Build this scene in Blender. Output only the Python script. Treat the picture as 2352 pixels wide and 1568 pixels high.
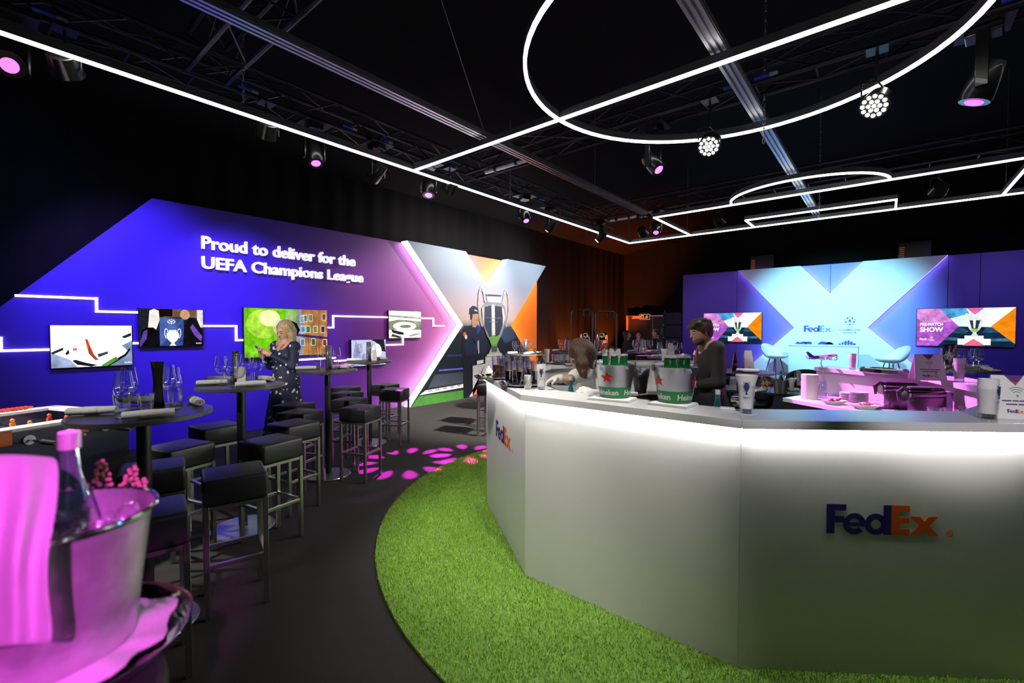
import bpy, bmesh, math, random
import numpy as np
from mathutils import Vector, Matrix
random.seed(7); np.random.seed(7)
for o in list(bpy.data.objects): bpy.data.objects.remove(o)
SC = bpy.context.scene
COL = SC.collection
PI = math.pi
# ------------------------------------------------------------------ camera (room axes: +Y along the photo wall, X across)
F_PX, CX, CY, EYE = 1040.0, 1176.0, 784.0, 1.55
PITCH = math.atan(29 / F_PX); YAW = math.atan2(857, F_PX)
cd = bpy.data.cameras.new('camera'); cam = bpy.data.objects.new('camera', cd); COL.objects.link(cam)
cd.sensor_width = 36; cd.lens = 36 * F_PX / 2352; cd.clip_start = 0.05; cd.clip_end = 100
cam.location = (0, 0, EYE); cam.rotation_euler = (PI / 2 - PITCH, 0, YAW)
cd.dof.use_dof = True; cd.dof.focus_distance = 4.2; cd.dof.aperture_fstop = 2.8
SC.camera = cam
# ------------------------------------------------------------------ world, view
w = bpy.data.worlds.new('world'); SC.world = w; w.use_nodes = True
w.node_tree.nodes['Background'].inputs[0].default_value = (0.012, 0.011, 0.016, 1)
w.node_tree.nodes['Background'].inputs[1].default_value = 0.12
SC.view_settings.view_transform = 'Standard'; SC.view_settings.look = 'None'
SC.view_settings.exposure = 0.0; SC.view_settings.gamma = 1.0; SC.view_settings.use_curve_mapping = False
cy_ = SC.cycles; cy_.max_bounces = 5; cy_.diffuse_bounces = 2; cy_.glossy_bounces = 3; cy_.transmission_bounces = 4; cy_.transparent_max_bounces = 14; cy_.caustics_reflective = False; cy_.caustics_refractive = False; cy_.sample_clamp_indirect = 6; cy_.adaptive_threshold = .06
# ------------------------------------------------------------------ geometry of the view: a pixel of the photo on a known real plane
_fw = Vector((-math.sin(YAW), math.cos(YAW), 0)); _rt = Vector((math.cos(YAW), math.sin(YAW), 0)); _up = Vector((0, 0, 1))
_f = _fw * math.cos(PITCH) - _up * math.sin(PITCH); _u = _up * math.cos(PITCH) + _fw * math.sin(PITCH)
EYEV = Vector((0, 0, EYE))
def ray(px, py): return _f + _rt * ((px - CX) / F_PX) - _u * ((py - CY) / F_PX)
def pz(px, py, z): r = ray(px, py); return EYEV + r * ((z - EYE) / r.z)
def pX(px, py, X): r = ray(px, py); return EYEV + r * (X / r.x)
def pY(px, py, Y): r = ray(px, py); return EYEV + r * (Y / r.y)
def pd(px, py, d): return EYEV + ray(px, py) * d
# ------------------------------------------------------------------ materials
MATS = {}
def mat(name, col=(.5, .5, .5), rough=.5, metal=0, spec=.5, em=None, ems=0, var=0, vscale=40, bump=0, bscale=200, coat=0, sheen=0, trans=0):
    if name in MATS: return MATS[name]
    m = bpy.data.materials.new(name); m.use_nodes = True; nt = m.node_tree; N = nt.nodes; L = nt.links
    b = N['Principled BSDF']
    b.inputs['Base Color'].default_value = (*col, 1); b.inputs['Roughness'].default_value = rough
    b.inputs['Metallic'].default_value = metal; b.inputs['Specular IOR Level'].default_value = spec
    b.inputs['Coat Weight'].default_value = coat; b.inputs['Sheen Weight'].default_value = sheen
    if trans: b.inputs['Transmission Weight'].default_value = trans
    if em: b.inputs['Emission Color'].default_value = (*em, 1); b.inputs['Emission Strength'].default_value = ems
    if var or bump:
        tc = N.new('ShaderNodeTexCoord')
        if var:
            n = N.new('ShaderNodeTexNoise'); n.inputs['Scale'].default_value = vscale; n.inputs['Detail'].default_value = 4
            L.new(tc.outputs['Object'], n.inputs['Vector'])
            mx = N.new('ShaderNodeMix'); mx.data_type = 'RGBA'
            mx.inputs[6].default_value = (*[max(0, c * (1 - var)) for c in col], 1)
            mx.inputs[7].default_value = (*[min(1, c * (1 + var)) for c in col], 1)
            L.new(n.outputs['Fac'], mx.inputs[0]); L.new(mx.outputs[2], b.inputs['Base Color'])
        if bump:
            n2 = N.new('ShaderNodeTexNoise'); n2.inputs['Scale'].default_value = bscale; n2.inputs['Detail'].default_value = 3
            L.new(tc.outputs['Object'], n2.inputs['Vector'])
            bp = N.new('ShaderNodeBump'); bp.inputs['Strength'].default_value = bump; bp.inputs['Distance'].default_value = .01
            L.new(n2.outputs['Fac'], bp.inputs['Height']); L.new(bp.outputs['Normal'], b.inputs['Normal'])
    MATS[name] = m; return m
def emis(name, col, s=1.0):
    if name in MATS: return MATS[name]
    m = bpy.data.materials.new(name); m.use_nodes = True; nt = m.node_tree; nt.nodes.clear()
    e = nt.nodes.new('ShaderNodeEmission'); e.inputs[0].default_value = (*col, 1); e.inputs[1].default_value = s
    o = nt.nodes.new('ShaderNodeOutputMaterial'); nt.links.new(e.outputs[0], o.inputs[0])
    MATS[name] = m; return m
def glassy(name, tint=(1, 1, 1), refl=.1, rough=.02, edge=.85, body=None, bodyfac=0.0):
    """thin clear glass: see-through, with reflections that grow towards the rim (Fresnel)"""
    if name in MATS: return MATS[name]
    m = bpy.data.materials.new(name); m.use_nodes = True; nt = m.node_tree; N = nt.nodes; L = nt.links; N.clear()
    o = N.new('ShaderNodeOutputMaterial'); tr = N.new('ShaderNodeBsdfTransparent'); tr.inputs[0].default_value = (*tint, 1)
    gl = N.new('ShaderNodeBsdfGlossy'); gl.inputs['Roughness'].default_value = rough; gl.inputs[0].default_value = (*[min(1, .5 + .5 * c) for c in tint], 1)
    lw = N.new('ShaderNodeLayerWeight'); lw.inputs[0].default_value = .35
    mr = N.new('ShaderNodeMapRange'); mr.inputs[3].default_value = refl; mr.inputs[4].default_value = edge
    L.new(lw.outputs['Facing'], mr.inputs[0])
    mx = N.new('ShaderNodeMixShader'); L.new(mr.outputs[0], mx.inputs[0]); 
    src = tr
    if body:
        df = N.new('ShaderNodeBsdfDiffuse'); df.inputs[0].default_value = (*body, 1)
        m2 = N.new('ShaderNodeMixShader'); m2.inputs[0].default_value = bodyfac; L.new(tr.outputs[0], m2.inputs[1]); L.new(df.outputs[0], m2.inputs[2]); src = m2
    L.new(src.outputs[0], mx.inputs[1]); L.new(gl.outputs[0], mx.inputs[2]); L.new(mx.outputs[0], o.inputs[0])
    MATS[name] = m; return m
def hexc(h):
    h = h.lstrip('#'); r = [int(h[i:i + 2], 16) / 255 for i in (0, 2, 4)]
    return tuple(c / 12.92 if c <= .04045 else ((c + .055) / 1.055) ** 2.4 for c in r)
def H(h, rough=.55): return mat('print_' + h, hexc(h), rough, var=.32, vscale=9)
def E(h, s=1.0):
    """a lit picture area: its colour broken up by photographic grain and cloudy tone"""
    name = 'lit_%s_%.2f' % (h, s)
    if name in MATS: return MATS[name]
    m = emis(name, hexc(h), s); N = m.node_tree.nodes; L = m.node_tree.links; e = N['Emission']; tc = N.new('ShaderNodeTexCoord'); n = N.new('ShaderNodeTexNoise'); n.inputs['Scale'].default_value = 7; n.inputs['Detail'].default_value = 7; n.inputs['Roughness'].default_value = .62
    L.new(tc.outputs['Object'], n.inputs['Vector']); mr = N.new('ShaderNodeMapRange'); mr.inputs[1].default_value = .28; mr.inputs[2].default_value = .72; k = .22 if max(hexc(h)) > .75 else .6; mr.inputs[3].default_value = s * (1 - k); mr.inputs[4].default_value = s * (1 + k); L.new(n.outputs['Fac'], mr.inputs[0]); L.new(mr.outputs[0], e.inputs[1])
    return m
def gradient(name, axis, stops, rough=.5, scale=1.0, off=0.0, emit=0.0):
    """colour ramp printed along one object-space axis"""
    if name in MATS: return MATS[name]
    m = bpy.data.materials.new(name); m.use_nodes = True; N = m.node_tree.nodes; L = m.node_tree.links; b = N['Principled BSDF']
    tc = N.new('ShaderNodeTexCoord'); sp = N.new('ShaderNodeSeparateXYZ'); L.new(tc.outputs['Object'], sp.inputs[0])
    mt = N.new('ShaderNodeMath'); mt.operation = 'MULTIPLY_ADD'; mt.inputs[1].default_value = scale; mt.inputs[2].default_value = off
    L.new(sp.outputs[axis], mt.inputs[0]); cr = N.new('ShaderNodeValToRGB'); L.new(mt.outputs[0], cr.inputs[0])
    el = cr.color_ramp.elements
    while len(el) < len(stops): el.new(.5)
    for e, (p, c) in zip(el, stops): e.position = p; e.color = (*hexc(c), 1)
    b.inputs['Roughness'].default_value = rough
    if emit:
        b.inputs['Base Color'].default_value = (0, 0, 0, 1); L.new(cr.outputs[0], b.inputs['Emission Color']); b.inputs['Emission Strength'].default_value = emit
    else: L.new(cr.outputs[0], b.inputs['Base Color'])
    MATS[name] = m; return m
# ------------------------------------------------------------------ mesh building
class MB:
    def __init__(s): s.v = []; s.f = []; s.mi = []
    def add(s, vs, fs, mi=0):
        n = len(s.v); s.v += [tuple(v) for v in vs]; s.f += [tuple(n + i for i in f) for f in fs]; s.mi += [mi] * len(fs); return s
    def box(s, c, d, rz=0, mi=0, M=None):
        x, y, z = [k / 2 for k in d]; P = [(-x, -y, -z), (x, -y, -z), (x, y, -z), (-x, y, -z), (-x, -y, z), (x, -y, z), (x, y, z), (-x, y, z)]
        R = M if M is not None else Matrix.Rotation(rz, 3, 'Z'); c = Vector(c)
        return s.add([R @ Vector(p) + c for p in P], [(0, 3, 2, 1), (4, 5, 6, 7), (0, 1, 5, 4), (1, 2, 6, 5), (2, 3, 7, 6), (3, 0, 4, 7)], mi)
    def cyl(s, a, b, r, r2=None, n=12, cap=True, mi=0):
        a = Vector(a); b = Vector(b); r2 = r if r2 is None else r2
        d = (b - a).normalized(); q = d.orthogonal().normalized(); w = d.cross(q)
        V = []
        for p, rr in ((a, r), (b, r2)):
            V += [p + q * (rr * math.cos(2 * PI * i / n)) + w * (rr * math.sin(2 * PI * i / n)) for i in range(n)]
        Fs = [(i, (i + 1) % n, n + (i + 1) % n, n + i) for i in range(n)]
        if cap: Fs += [tuple(range(n - 1, -1, -1)), tuple(range(n, 2 * n))]
        return s.add(V, Fs, mi)
    def lathe(s, prof, n=24, c=(0, 0, 0), mi=0, M=None):
        V = []; c = Vector(c)
        for r, z in prof:
            r = max(r, 1e-5)
            V += [Vector((r * math.cos(2 * PI * i / n), r * math.sin(2 * PI * i / n), z)) for i in range(n)]
        if M is not None: V = [M @ v for v in V]
        V = [v + c for v in V]
        Fs = [(k * n + i, k * n + (i + 1) % n, (k + 1) * n + (i + 1) % n, (k + 1) * n + i) for k in range(len(prof) - 1) for i in range(n)]
        return s.add(V, Fs, mi)
    def tube(s, pts, r, n=8, closed=False, mi=0, cap=True):
        pts = [Vector(p) for p in pts]; m = len(pts); V = []; q = None
        for i, p in enumerate(pts):
            if closed: d = (pts[(i + 1) % m] - pts[i - 1])
            else: d = (pts[min(i + 1, m - 1)] - pts[max(i - 1, 0)])
            d = d.normalized()
            if q is None: q = d.orthogonal().normalized()
            q = (q - d * q.dot(d)); q = q.normalized() if q.length > 1e-6 else d.orthogonal().normalized(); w = d.cross(q)
            rr = r[i] if isinstance(r, (list, tuple)) else r
            V += [p + q * (rr * math.cos(2 * PI * k / n)) + w * (rr * math.sin(2 * PI * k / n)) for k in range(n)]
        seg = m if closed else m - 1
        Fs = [(i * n + k, i * n + (k + 1) % n, ((i + 1) % m) * n + (k + 1) % n, ((i + 1) % m) * n + k) for i in range(seg) for k in range(n)]
        if cap and not closed: Fs += [tuple(range(n - 1, -1, -1)), tuple((m - 1) * n + k for k in range(n))]
        return s.add(V, Fs, mi)
    def prism(s, poly, fn, t0, t1, mi=0):
        """poly of (a,b); fn(a,b,t) -> point"""
        n = len(poly); V = [fn(a, b, t0) for a, b in poly] + [fn(a, b, t1) for a, b in poly]
        return s.add(V, [tuple(range(n - 1, -1, -1)), tuple(range(n, 2 * n))] + [(i, (i + 1) % n, n + (i + 1) % n, n + i) for i in range(n)], mi)
    def ball(s, c, r, n=12, m=8, sc=(1, 1, 1), mi=0):
        prof = [(math.sin(PI * k / m), -math.cos(PI * k / m)) for k in range(m + 1)]
        return s.lathe([(p * r, z * r) for p, z in prof], n, c, mi, Matrix.Diagonal(Vector(sc)))
    def mesh(s, name, mats, smooth=False, bevel=0, seg=2, ang=None, recalc=True):
        me = bpy.data.meshes.new(name); me.from_pydata([tuple(v) for v in s.v], [], s.f)
        if not isinstance(mats, (list, tuple)): mats = [mats]
        for m in mats: me.materials.append(m)
        if len(mats) > 1: me.polygons.foreach_set('material_index', s.mi)
        bm = bmesh.new(); bm.from_mesh(me)
        bmesh.ops.remove_doubles(bm, verts=bm.verts, dist=2e-5)
        if bevel: bmesh.ops.bevel(bm, geom=[e for e in bm.edges if len(e.link_faces) == 2 and e.calc_face_angle(0) > .3], offset=bevel, segments=seg, affect='EDGES', profile=.5)
        if recalc: bmesh.ops.recalc_face_normals(bm, faces=bm.faces)
        if smooth:
            for f in bm.faces: f.smooth = True
            lim = ang or .7
            for e in bm.edges:
                if len(e.link_faces) == 2 and e.calc_face_angle(0) > lim: e.smooth = False
        bm.to_mesh(me); bm.free(); return me
    def build(s, name, mats, parent=None, smooth=False, loc=None, **k):
        o = bpy.data.objects.new(name, s.mesh(name, mats, smooth, **k)); COL.objects.link(o)
        if parent: o.parent = parent
        if loc is not None: o.location = loc
        return o
def link(name, me, parent=None, loc=None, rz=0):
    o = bpy.data.objects.new(name, me); COL.objects.link(o)
    if parent: o.parent = parent
    if loc is not None: o.location = loc
    if rz: o.rotation_euler.z = rz
    return o
def tag(o, label, cat, group=None):
    o['label'] = label; o['category'] = cat
    if group: o['group'] = group
    return o
def struct(o, label=None):
    o['kind'] = 'structure'
    if label: o['label'] = label
    return o
def thing(name, label, cat, loc=(0, 0, 0), rz=0, group=None):
    o = bpy.data.objects.new(name, None); COL.objects.link(o); o.empty_display_size = .05
    o.location = loc; o.rotation_euler = (0, 0, rz); return tag(o, label, cat, group)
def dup(root, loc, rz=0, label=None, group=None, scale=None):
    r = root.copy(); COL.objects.link(r); r.location = loc; r.rotation_euler.z = rz
    if scale: r.scale = (scale,) * 3
    if label: r['label'] = label
    if group: r['group'] = group
    for ch in list(root.children):
        c = ch.copy(); COL.objects.link(c); c.parent = r
        for g in list(ch.children):
            d = g.copy(); COL.objects.link(d); d.parent = c
    return r
# ------------------------------------------------------------------ lettering
def text_geo(body, size=1.0, bold=.0, spacing=1.0):
    cu = bpy.data.curves.new('t', 'FONT'); cu.body = body; cu.size = size; cu.offset = bold; cu.resolution_u = 3; cu.fill_mode = 'FRONT'; cu.space_character = spacing
    o = bpy.data.objects.new('t', cu); COL.objects.link(o)
    me = bpy.data.meshes.new_from_object(o.evaluated_get(bpy.context.evaluated_depsgraph_get()))
    V = [v.co.copy() for v in me.vertices]; Fs = [tuple(p.vertices) for p in me.polygons]
    bpy.data.objects.remove(o); bpy.data.curves.remove(cu); bpy.data.meshes.remove(me)
    return V, Fs
_glyph = {}
def glyph(ch, bold):
    """geometry and advance of one character at size 1"""
    k = (ch, bold)
    if k not in _glyph:
        V, Fs = text_geo(ch, 1, bold) if ch != ' ' else ([], [])
        A, _ = text_geo('l' + ch + 'l', 1, bold); B, _ = text_geo('ll', 1, bold)
        adv = max(v.x for v in A) - max(v.x for v in B)
        # weld + outline edges
        bm = bmesh.new(); bv = [bm.verts.new(v) for v in V]
        for f in Fs:
            try: bm.faces.new([bv[i] for i in f])
            except ValueError: pass
        bmesh.ops.remove_doubles(bm, verts=bm.verts, dist=1e-5); bm.verts.ensure_lookup_table(); bm.verts.index_update()
        V = [v.co.copy() for v in bm.verts]; Fs = [tuple(v.index for v in f.verts) for f in bm.faces]
        Ed = [(e.verts[0].index, e.verts[1].index) for e in bm.edges if len(e.link_faces) == 1]; bm.free()
        _glyph[k] = (V, Fs, Ed, adv)
    return _glyph[k]
for _c, _b in (('©UEFA', .02), ('UEFA', .01), ('CHAMPIONSLEAGUE', .02), ('PREMATCH-', .02), ('SHOW', .03), ('Prouddeliveforth UEFACampisLg', .018), ('Heineken®', .025), ('23', 0), ('Istanbul 23RCOUPEDSLBHMNAI', 0), ('23', -.004)):
    for _k in _c: glyph(_k, _b)
def write(mb, body, fn, size, depth=.001, bold=.0, width=None, center=False, mi=0, per=None):
    """lay text through fn(a,b,t); per(ch, mb) is called for each letter when letters are separate parts"""
    adv = [glyph(c, bold)[3] for c in body]; tot = sum(adv); sx = size if width is None else width / tot
    x = -tot / 2 * sx if center else 0
    for c, a in zip(body, adv):
        V, Fs, Ed, _ = glyph(c, bold)
        if V:
            m = MB() if per else mb; n = len(V)
            P = [fn(x + v.x * sx, v.y * size, depth) for v in V]
            if depth > .0011:
                P += [fn(x + v.x * sx, v.y * size, 0) for v in V]
                FF = [f for f in Fs] + [tuple(n + i for i in reversed(f)) for f in Fs] + [(a_, b_, b_ + n, a_ + n) for a_, b_ in Ed]
            else: FF = Fs
            m.add(P, FF, mi)
            if per: per(c, m)
        x += a * sx
    return tot * sx
def plane_fn(o, ux, uy):
    o = Vector(o); ux = Vector(ux).normalized(); uy = Vector(uy).normalized(); n = ux.cross(uy)
    return lambda a, b, t: o + ux * a + uy * b + n * t
def ring_poly(cx, cy, r0, r1, a0, a1, n=20, sx=1):
    """list of quads of an annular sector"""
    out = []
    for k in range(n):
        p, q = math.radians(a0 + (a1 - a0) * k / n), math.radians(a0 + (a1 - a0) * (k + 1) / n)
        out.append([(cx + sx * r * math.cos(t), cy + r * math.sin(t)) for r, t in ((r0, p), (r1, p), (r1, q), (r0, q))])
    return out
def star_poly(cx, cy, r, rot=90, k=.4, n=5):
    return [(cx + (r if i % 2 == 0 else r * k) * math.cos(math.radians(rot + i * 180 / n)), cy + (r if i % 2 == 0 else r * k) * math.sin(math.radians(rot + i * 180 / n))) for i in range(2 * n)]
def fan(poly):  # simple polygon fill handled by blender ngon
    return [poly]
def courier_logo(parent, fn, h, mpurple, morange, depth=.003, reg=True, name='logo_letter', joined=False):
    """F e d (purple) E x (orange), cap height h, starting at (0,0)"""
    L = {'F': [[(0, 0), (.27, 0), (.27, .38), (.58, .38), (.58, .6), (.27, .6), (.27, .79), (.64, .79), (.64, 1), (0, 1)]],
         'e': ring_poly(.91, .345, .17, .365, 0, 318, 26) + [[(.6, .26), (1.275, .26), (1.275, .39), (.6, .39)]],
         'd': ring_poly(1.6, .345, .165, .365, 0, 360, 26) + [[(1.84, 0), (2.09, 0), (2.09, 1), (1.84, 1)]],
         'E': [[(2.09, 0), (2.68, 0), (2.68, .21), (2.36, .21), (2.36, .4), (2.66, .4), (2.66, .6), (2.36, .6), (2.36, .79), (2.68, .79), (2.68, 1), (2.09, 1)]],
         'x': [[(2.68, 0), (2.98, 0), (3.14, .19), (3.3, 0), (3.62, 0), (3.3, .33), (3.58, .64), (3.28, .64), (3.14, .47), (3.0, .64), (2.68, .64), (2.98, .33)]]}
    g = lambda a, b, t: fn(a * h, b * h, t)
    allm = MB()
    for i, (ch, polys) in enumerate(L.items()):
        m = allm if joined else MB()
        for p in polys: m.prism(p, g, 0.0005, depth, 1 if (joined and ch in 'Ex') else 0)
        if not joined: m.build(name, morange if ch in 'Ex' else mpurple, parent, recalc=True)
    if joined: return allm.build(name, [mpurple, morange], parent)
    if reg:
        m = MB()
        for p in ring_poly(3.95, .1, .1, .12, 0, 360, 20): m.prism(p, g, .0005, depth)
        write(m, 'R', lambda a, b, t: fn(a + (3.95 - .055) * h, b + .035 * h, .0005 + depth), .18 * h); m.build(name, morange, parent, recalc=False)
def starball(parent, fn, cx, cy, r, m, name='emblem', depth=.002, joined=None):
    b = joined or MB(); 
    b.prism(star_poly(cx, cy, r * .42, 90, .42), fn, .0004, depth)
    for k in range(5):
        a = math.radians(90 + 72 * k + 36)
        b.prism(star_poly(cx + r * .72 * math.cos(a), cy + r * .72 * math.sin(a), r * .3, 90 + 72 * k + 36 + 180, .42), fn, .0004, depth)
        a2 = a + math.radians(36)
        b.prism(star_poly(cx + r * .88 * math.cos(a2), cy + r * .88 * math.sin(a2), r * .16, 90 + 72 * k + 72, .45), fn, .0004, depth)
    if joined is None: return b.build(name, m, parent)
def league_mark(parent, fn, cx, cy, w, m, name='emblem'):
    """star ball over two lines of small capitals"""
    starball(parent, fn, cx, cy + w * .48, w * .26, m, name)
    b = MB()
    write(b, 'UEFA', lambda a, bb, t: fn(cx + a, cy + w * .1 + bb + .35 * a * a / w * -1, .001), w * .11, center=True, bold=.01)
    write(b, 'CHAMPIONS', lambda a, bb, t: fn(cx + a, cy - w * .06 + bb, .001), w * .13, bold=.02, width=w * .95, center=True)
    write(b, 'LEAGUE', lambda a, bb, t: fn(cx + a, cy - w * .21 + bb, .001), w * .13, bold=.02, width=w * .62, center=True)
    return b.build(name, m, parent, recalc=False)
def pic(parent, fn, items, base=.001, step=.0006, name='picture_area'):
    """flat printed or lit shapes laid over each other: items = (material, polygon)"""
    out = []
    for i, (m, p) in enumerate(items):
        polys = p if isinstance(p[0][0], (list, tuple)) else [p]
        for grp in ([polys[:len(polys) // 2], polys[len(polys) // 2:]] if len(polys) == 16 else [polys]):
            b = MB()
            for q in grp: b.prism(q, fn, base + i * step - step * .9, base + i * step)
            out.append(b.build(name, m, parent))
    return out
def rect(a0, b0, a1, b1): return [(a0, b0), (a1, b0), (a1, b1), (a0, b1)]
def ell(cx, cy, rx, ry, n=20): return [(cx + rx * math.cos(2 * PI * k / n), cy + ry * math.sin(2 * PI * k / n)) for k in range(n)]
def spot(name, loc, target, col, power, size=40, blend=.4, rad=.04, parent=None):
    d = bpy.data.lights.new(name, 'SPOT'); d.color = col; d.energy = power; d.spot_size = math.radians(size); d.spot_blend = blend; d.shadow_soft_size = rad
    o = bpy.data.objects.new(name, d); COL.objects.link(o); o.location = loc
    o.rotation_euler = (Vector(target) - Vector(loc)).to_track_quat('-Z', 'Y').to_euler(); return o
# ------------------------------------------------------------------ common materials
M_WHITE = mat('white_laminate', (.78, .78, .76), .35, var=.02, vscale=8)
M_BLACK = mat('black_metal', (.012, .012, .014), .38, var=.2)
M_BLACKPL = mat('black_plastic', (.012, .012, .013), .3, coat=.3)
M_STEEL = mat('brushed_steel', (.55, .54, .52), .3, 1, var=.12, vscale=60)
M_CHROME = mat('polished_steel', (.75, .75, .76), .12, 1)
M_ALU = mat('aluminium', (.45, .45, .5), .38, 1, var=.1)
M_GLASS = glassy('clear_glass')
M_NAPKIN = mat('white_linen', (.82, .82, .82), .85, var=.05, bump=.25, bscale=300)
M_PAPER = mat('white_card', (.8, .79, .8), .7, var=.03)
M_PURPLE = mat('courier_purple', hexc('2b1170'), .5); M_ORANGE = mat('courier_orange', hexc('e05a10'), .5)
# ================================================================== large structure
XW = -7.4                                  # front of the photo wall
M_CARPET = mat('charcoal_carpet', (.019, .0165, .0155), .95, var=.45, vscale=260, bump=.5, bscale=500, spec=.15, sheen=.04)
M_DRAPE = mat('black_drape', (.009, .0085, .009), .9, var=.25, vscale=30, spec=.1)
def drape(name, a, b, z0, z1, label, amp=.018, wl=.42):
    """pleated black cloth wall from a to b"""
    a = Vector(a); b = Vector(b); d = b - a; L = d.length; d.normalize(); nrm = Vector((-d.y, d.x, 0)); n = int(L / wl * 6); m = MB(); V = []
    for i in range(n + 1):
        s = L * i / n; off = amp * math.sin(2 * PI * s / wl) + amp * .4 * math.sin(2 * PI * s / wl * .37)
        p = a + d * s + nrm * off; V += [(p.x, p.y, z0), (p.x, p.y, z1)]
    m.add(V, [(2 * i, 2 * i + 2, 2 * i + 3, 2 * i + 1) for i in range(n)])
    return struct(m.build(name, M_DRAPE, smooth=True, recalc=False), label)
m = MB(); m.box((-.2, 5.9, -.05), (15.6, 20.8, .1)); struct(m.build('floor', M_CARPET), 'dark charcoal carpet floor')
drape('wall_left', (-7.75, -4.4, 0), (-7.75, 16.1, 0), 0, 4.35, 'black draped wall behind the purple photo wall')
drape('wall_back', (-7.75, 16.1, 0), (7.5, 16.1, 0), 0, 4.6, 'black draped wall behind the blue stage backdrop')
drape('wall_right', (7.5, 16.1, 0), (7.5, -4.4, 0), 0, 4.6, 'black draped wall beyond the right edge')
drape('wall_front', (7.5, -4.4, 0), (-7.75, -4.4, 0), 0, 4.6, 'black draped wall behind the viewer')
# tent lining: rises from the left wall, then flat
m = MB(); prof = [(-7.75, 4.35), (-6.9, 4.52), (-5.6, 4.85), (-4.0, 5.3), (-2, 5.7), (0, 5.85), (3, 5.7), (5.5, 5.2), (7.5, 4.6)]
V = []
for y in (-4.4, 16.1): V += [(x, y, z) for x, z in prof]
n = len(prof); m.add(V, [(i, i + 1, n + i + 1, n + i) for i in range(n - 1)])
for y in (-4.4, 16.1): m.add([(x, y, z) for x, z in prof] + [(7.5, y, 4.3), (-7.75, y, 4.3)], [tuple(range(n + 2))])
struct(m.build('ceiling', M_DRAPE, smooth=True), 'black tent ceiling lining')
# round turf mat under the bar
BC = Vector((-1.097, 4.073, 0)); RT = 2.79
M_TURFB = mat('turf_backing', (.1, .2, .03), .9, var=.3, vscale=120)
def grass_mat():
    m = bpy.data.materials.new('turf_blade'); m.use_nodes = True; N = m.node_tree.nodes; L = m.node_tree.links; b = N['Principled BSDF']
    b.inputs['Roughness'].default_value = .6; b.inputs['Specular IOR Level'].default_value = .25
    tc = N.new('ShaderNodeTexCoord'); n = N.new('ShaderNodeTexNoise'); n.inputs['Scale'].default_value = 130; n.inputs['Detail'].default_value = 2
    L.new(tc.outputs['Object'], n.inputs['Vector']); cr = N.new('ShaderNodeValToRGB'); L.new(n.outputs['Fac'], cr.inputs[0])
    e = cr.color_ramp.elements; e[0].position = .3; e[0].color = (.1, .24, .02, 1); e[1].position = .7; e[1].color = (.48, .62, .10, 1)
    e2 = e.new(.5); e2.color = (.24, .44, .045, 1)
    L.new(cr.outputs[0], b.inputs['Base Color']); return m
m = MB(); m.lathe([(0, .014), (RT, .014), (RT + .004, .004), (RT, .0005), (0, .0005)], 96, tuple(BC))
turf = m.build('turf_mat', M_TURFB); tag(turf, 'round green artificial turf mat spread under the white bar', 'turf mat')
NB = 330000
ang = np.random.rand(NB) * 2 * PI; rad = np.sqrt(np.random.rand(NB) * (RT ** 2 - 1.72 ** 2) + 1.72 ** 2)
bx = BC.x + rad * np.cos(ang); by = BC.y + rad * np.sin(ang)
keep = (by < 6.4) & ((bx < 1.6))
bx, by = bx[keep], by[keep]; NB = len(bx)
a = np.random.rand(NB) * 2 * PI; hgt = .012 + .014 * np.random.rand(NB); ln = .012 * (np.random.rand(NB) + .3); la = np.random.rand(NB) * 2 * PI; wd = .0016 + .0012 * np.random.rand(NB)
co = np.empty((NB, 3, 3), np.float32)
co[:, 0] = np.stack([bx - wd * np.cos(a), by - wd * np.sin(a), np.full(NB, .012)], 1)
co[:, 1] = np.stack([bx + wd * np.cos(a), by + wd * np.sin(a), np.full(NB, .012)], 1)
co[:, 2] = np.stack([bx + ln * np.cos(la), by + ln * np.sin(la), .012 + hgt], 1)
me = bpy.data.meshes.new('turf_blades'); me.vertices.add(NB * 3); me.vertices.foreach_set('co', co.ravel())
me.loops.add(NB * 3); me.loops.foreach_set('vertex_index', np.arange(NB * 3, dtype=np.int32))
me.polygons.add(NB); me.polygons.foreach_set('loop_start', np.arange(0, NB * 3, 3, dtype=np.int32)); me.polygons.foreach_set('loop_total', np.full(NB, 3, np.int32))
me.update(); me.materials.append(grass_mat()); gb = link('turf_blades', me, turf); gb['kind'] = 'stuff'
# ================================================================== photo wall on the left
M_WALLPRINT = gradient('photo_wall_print', 1, [(0, '3a1cc0'), (.3, '3e1ab0'), (.46, '6a2690'), (.6, '9c4696'), (.7, 'b85a8c'), (.8, 'e8743c'), (.88, 'ee7410'), (1, 'ee7410')], .55, .1)
pw = thing('photo_wall', 'tall purple to orange display wall with a slanted left end behind the high tables', 'display wall', (XW, 4.3, 0))
LWf = lambda off=0: (lambda a, b, t: Vector((XW + off + t, a, b)))
m = MB(); m.prism([(-1.37, .005), (1.607, 3.25), (10.05, 3.25), (10.05, .005)], lambda a, b, t: Vector((XW + t, a, b)), -.12, 0)
o = m.build('printed_panel', M_WALLPRINT); o.parent = pw; o.matrix_parent_inverse = Matrix.Translation(-pw.location)
m = MB()
for y in (-.4, 3.2, 6.2, 9.2): m.prism([(XW - .12, .005), (XW - .33, .005), (XW - .12, 1.6)], lambda a, b, t, y=y: Vector((a, y + t, b)), 0, .03)
o = m.build('support_frame', M_BLACK); o.parent = pw; o.matrix_parent_inverse = Matrix.Translation(-pw.location)
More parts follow.
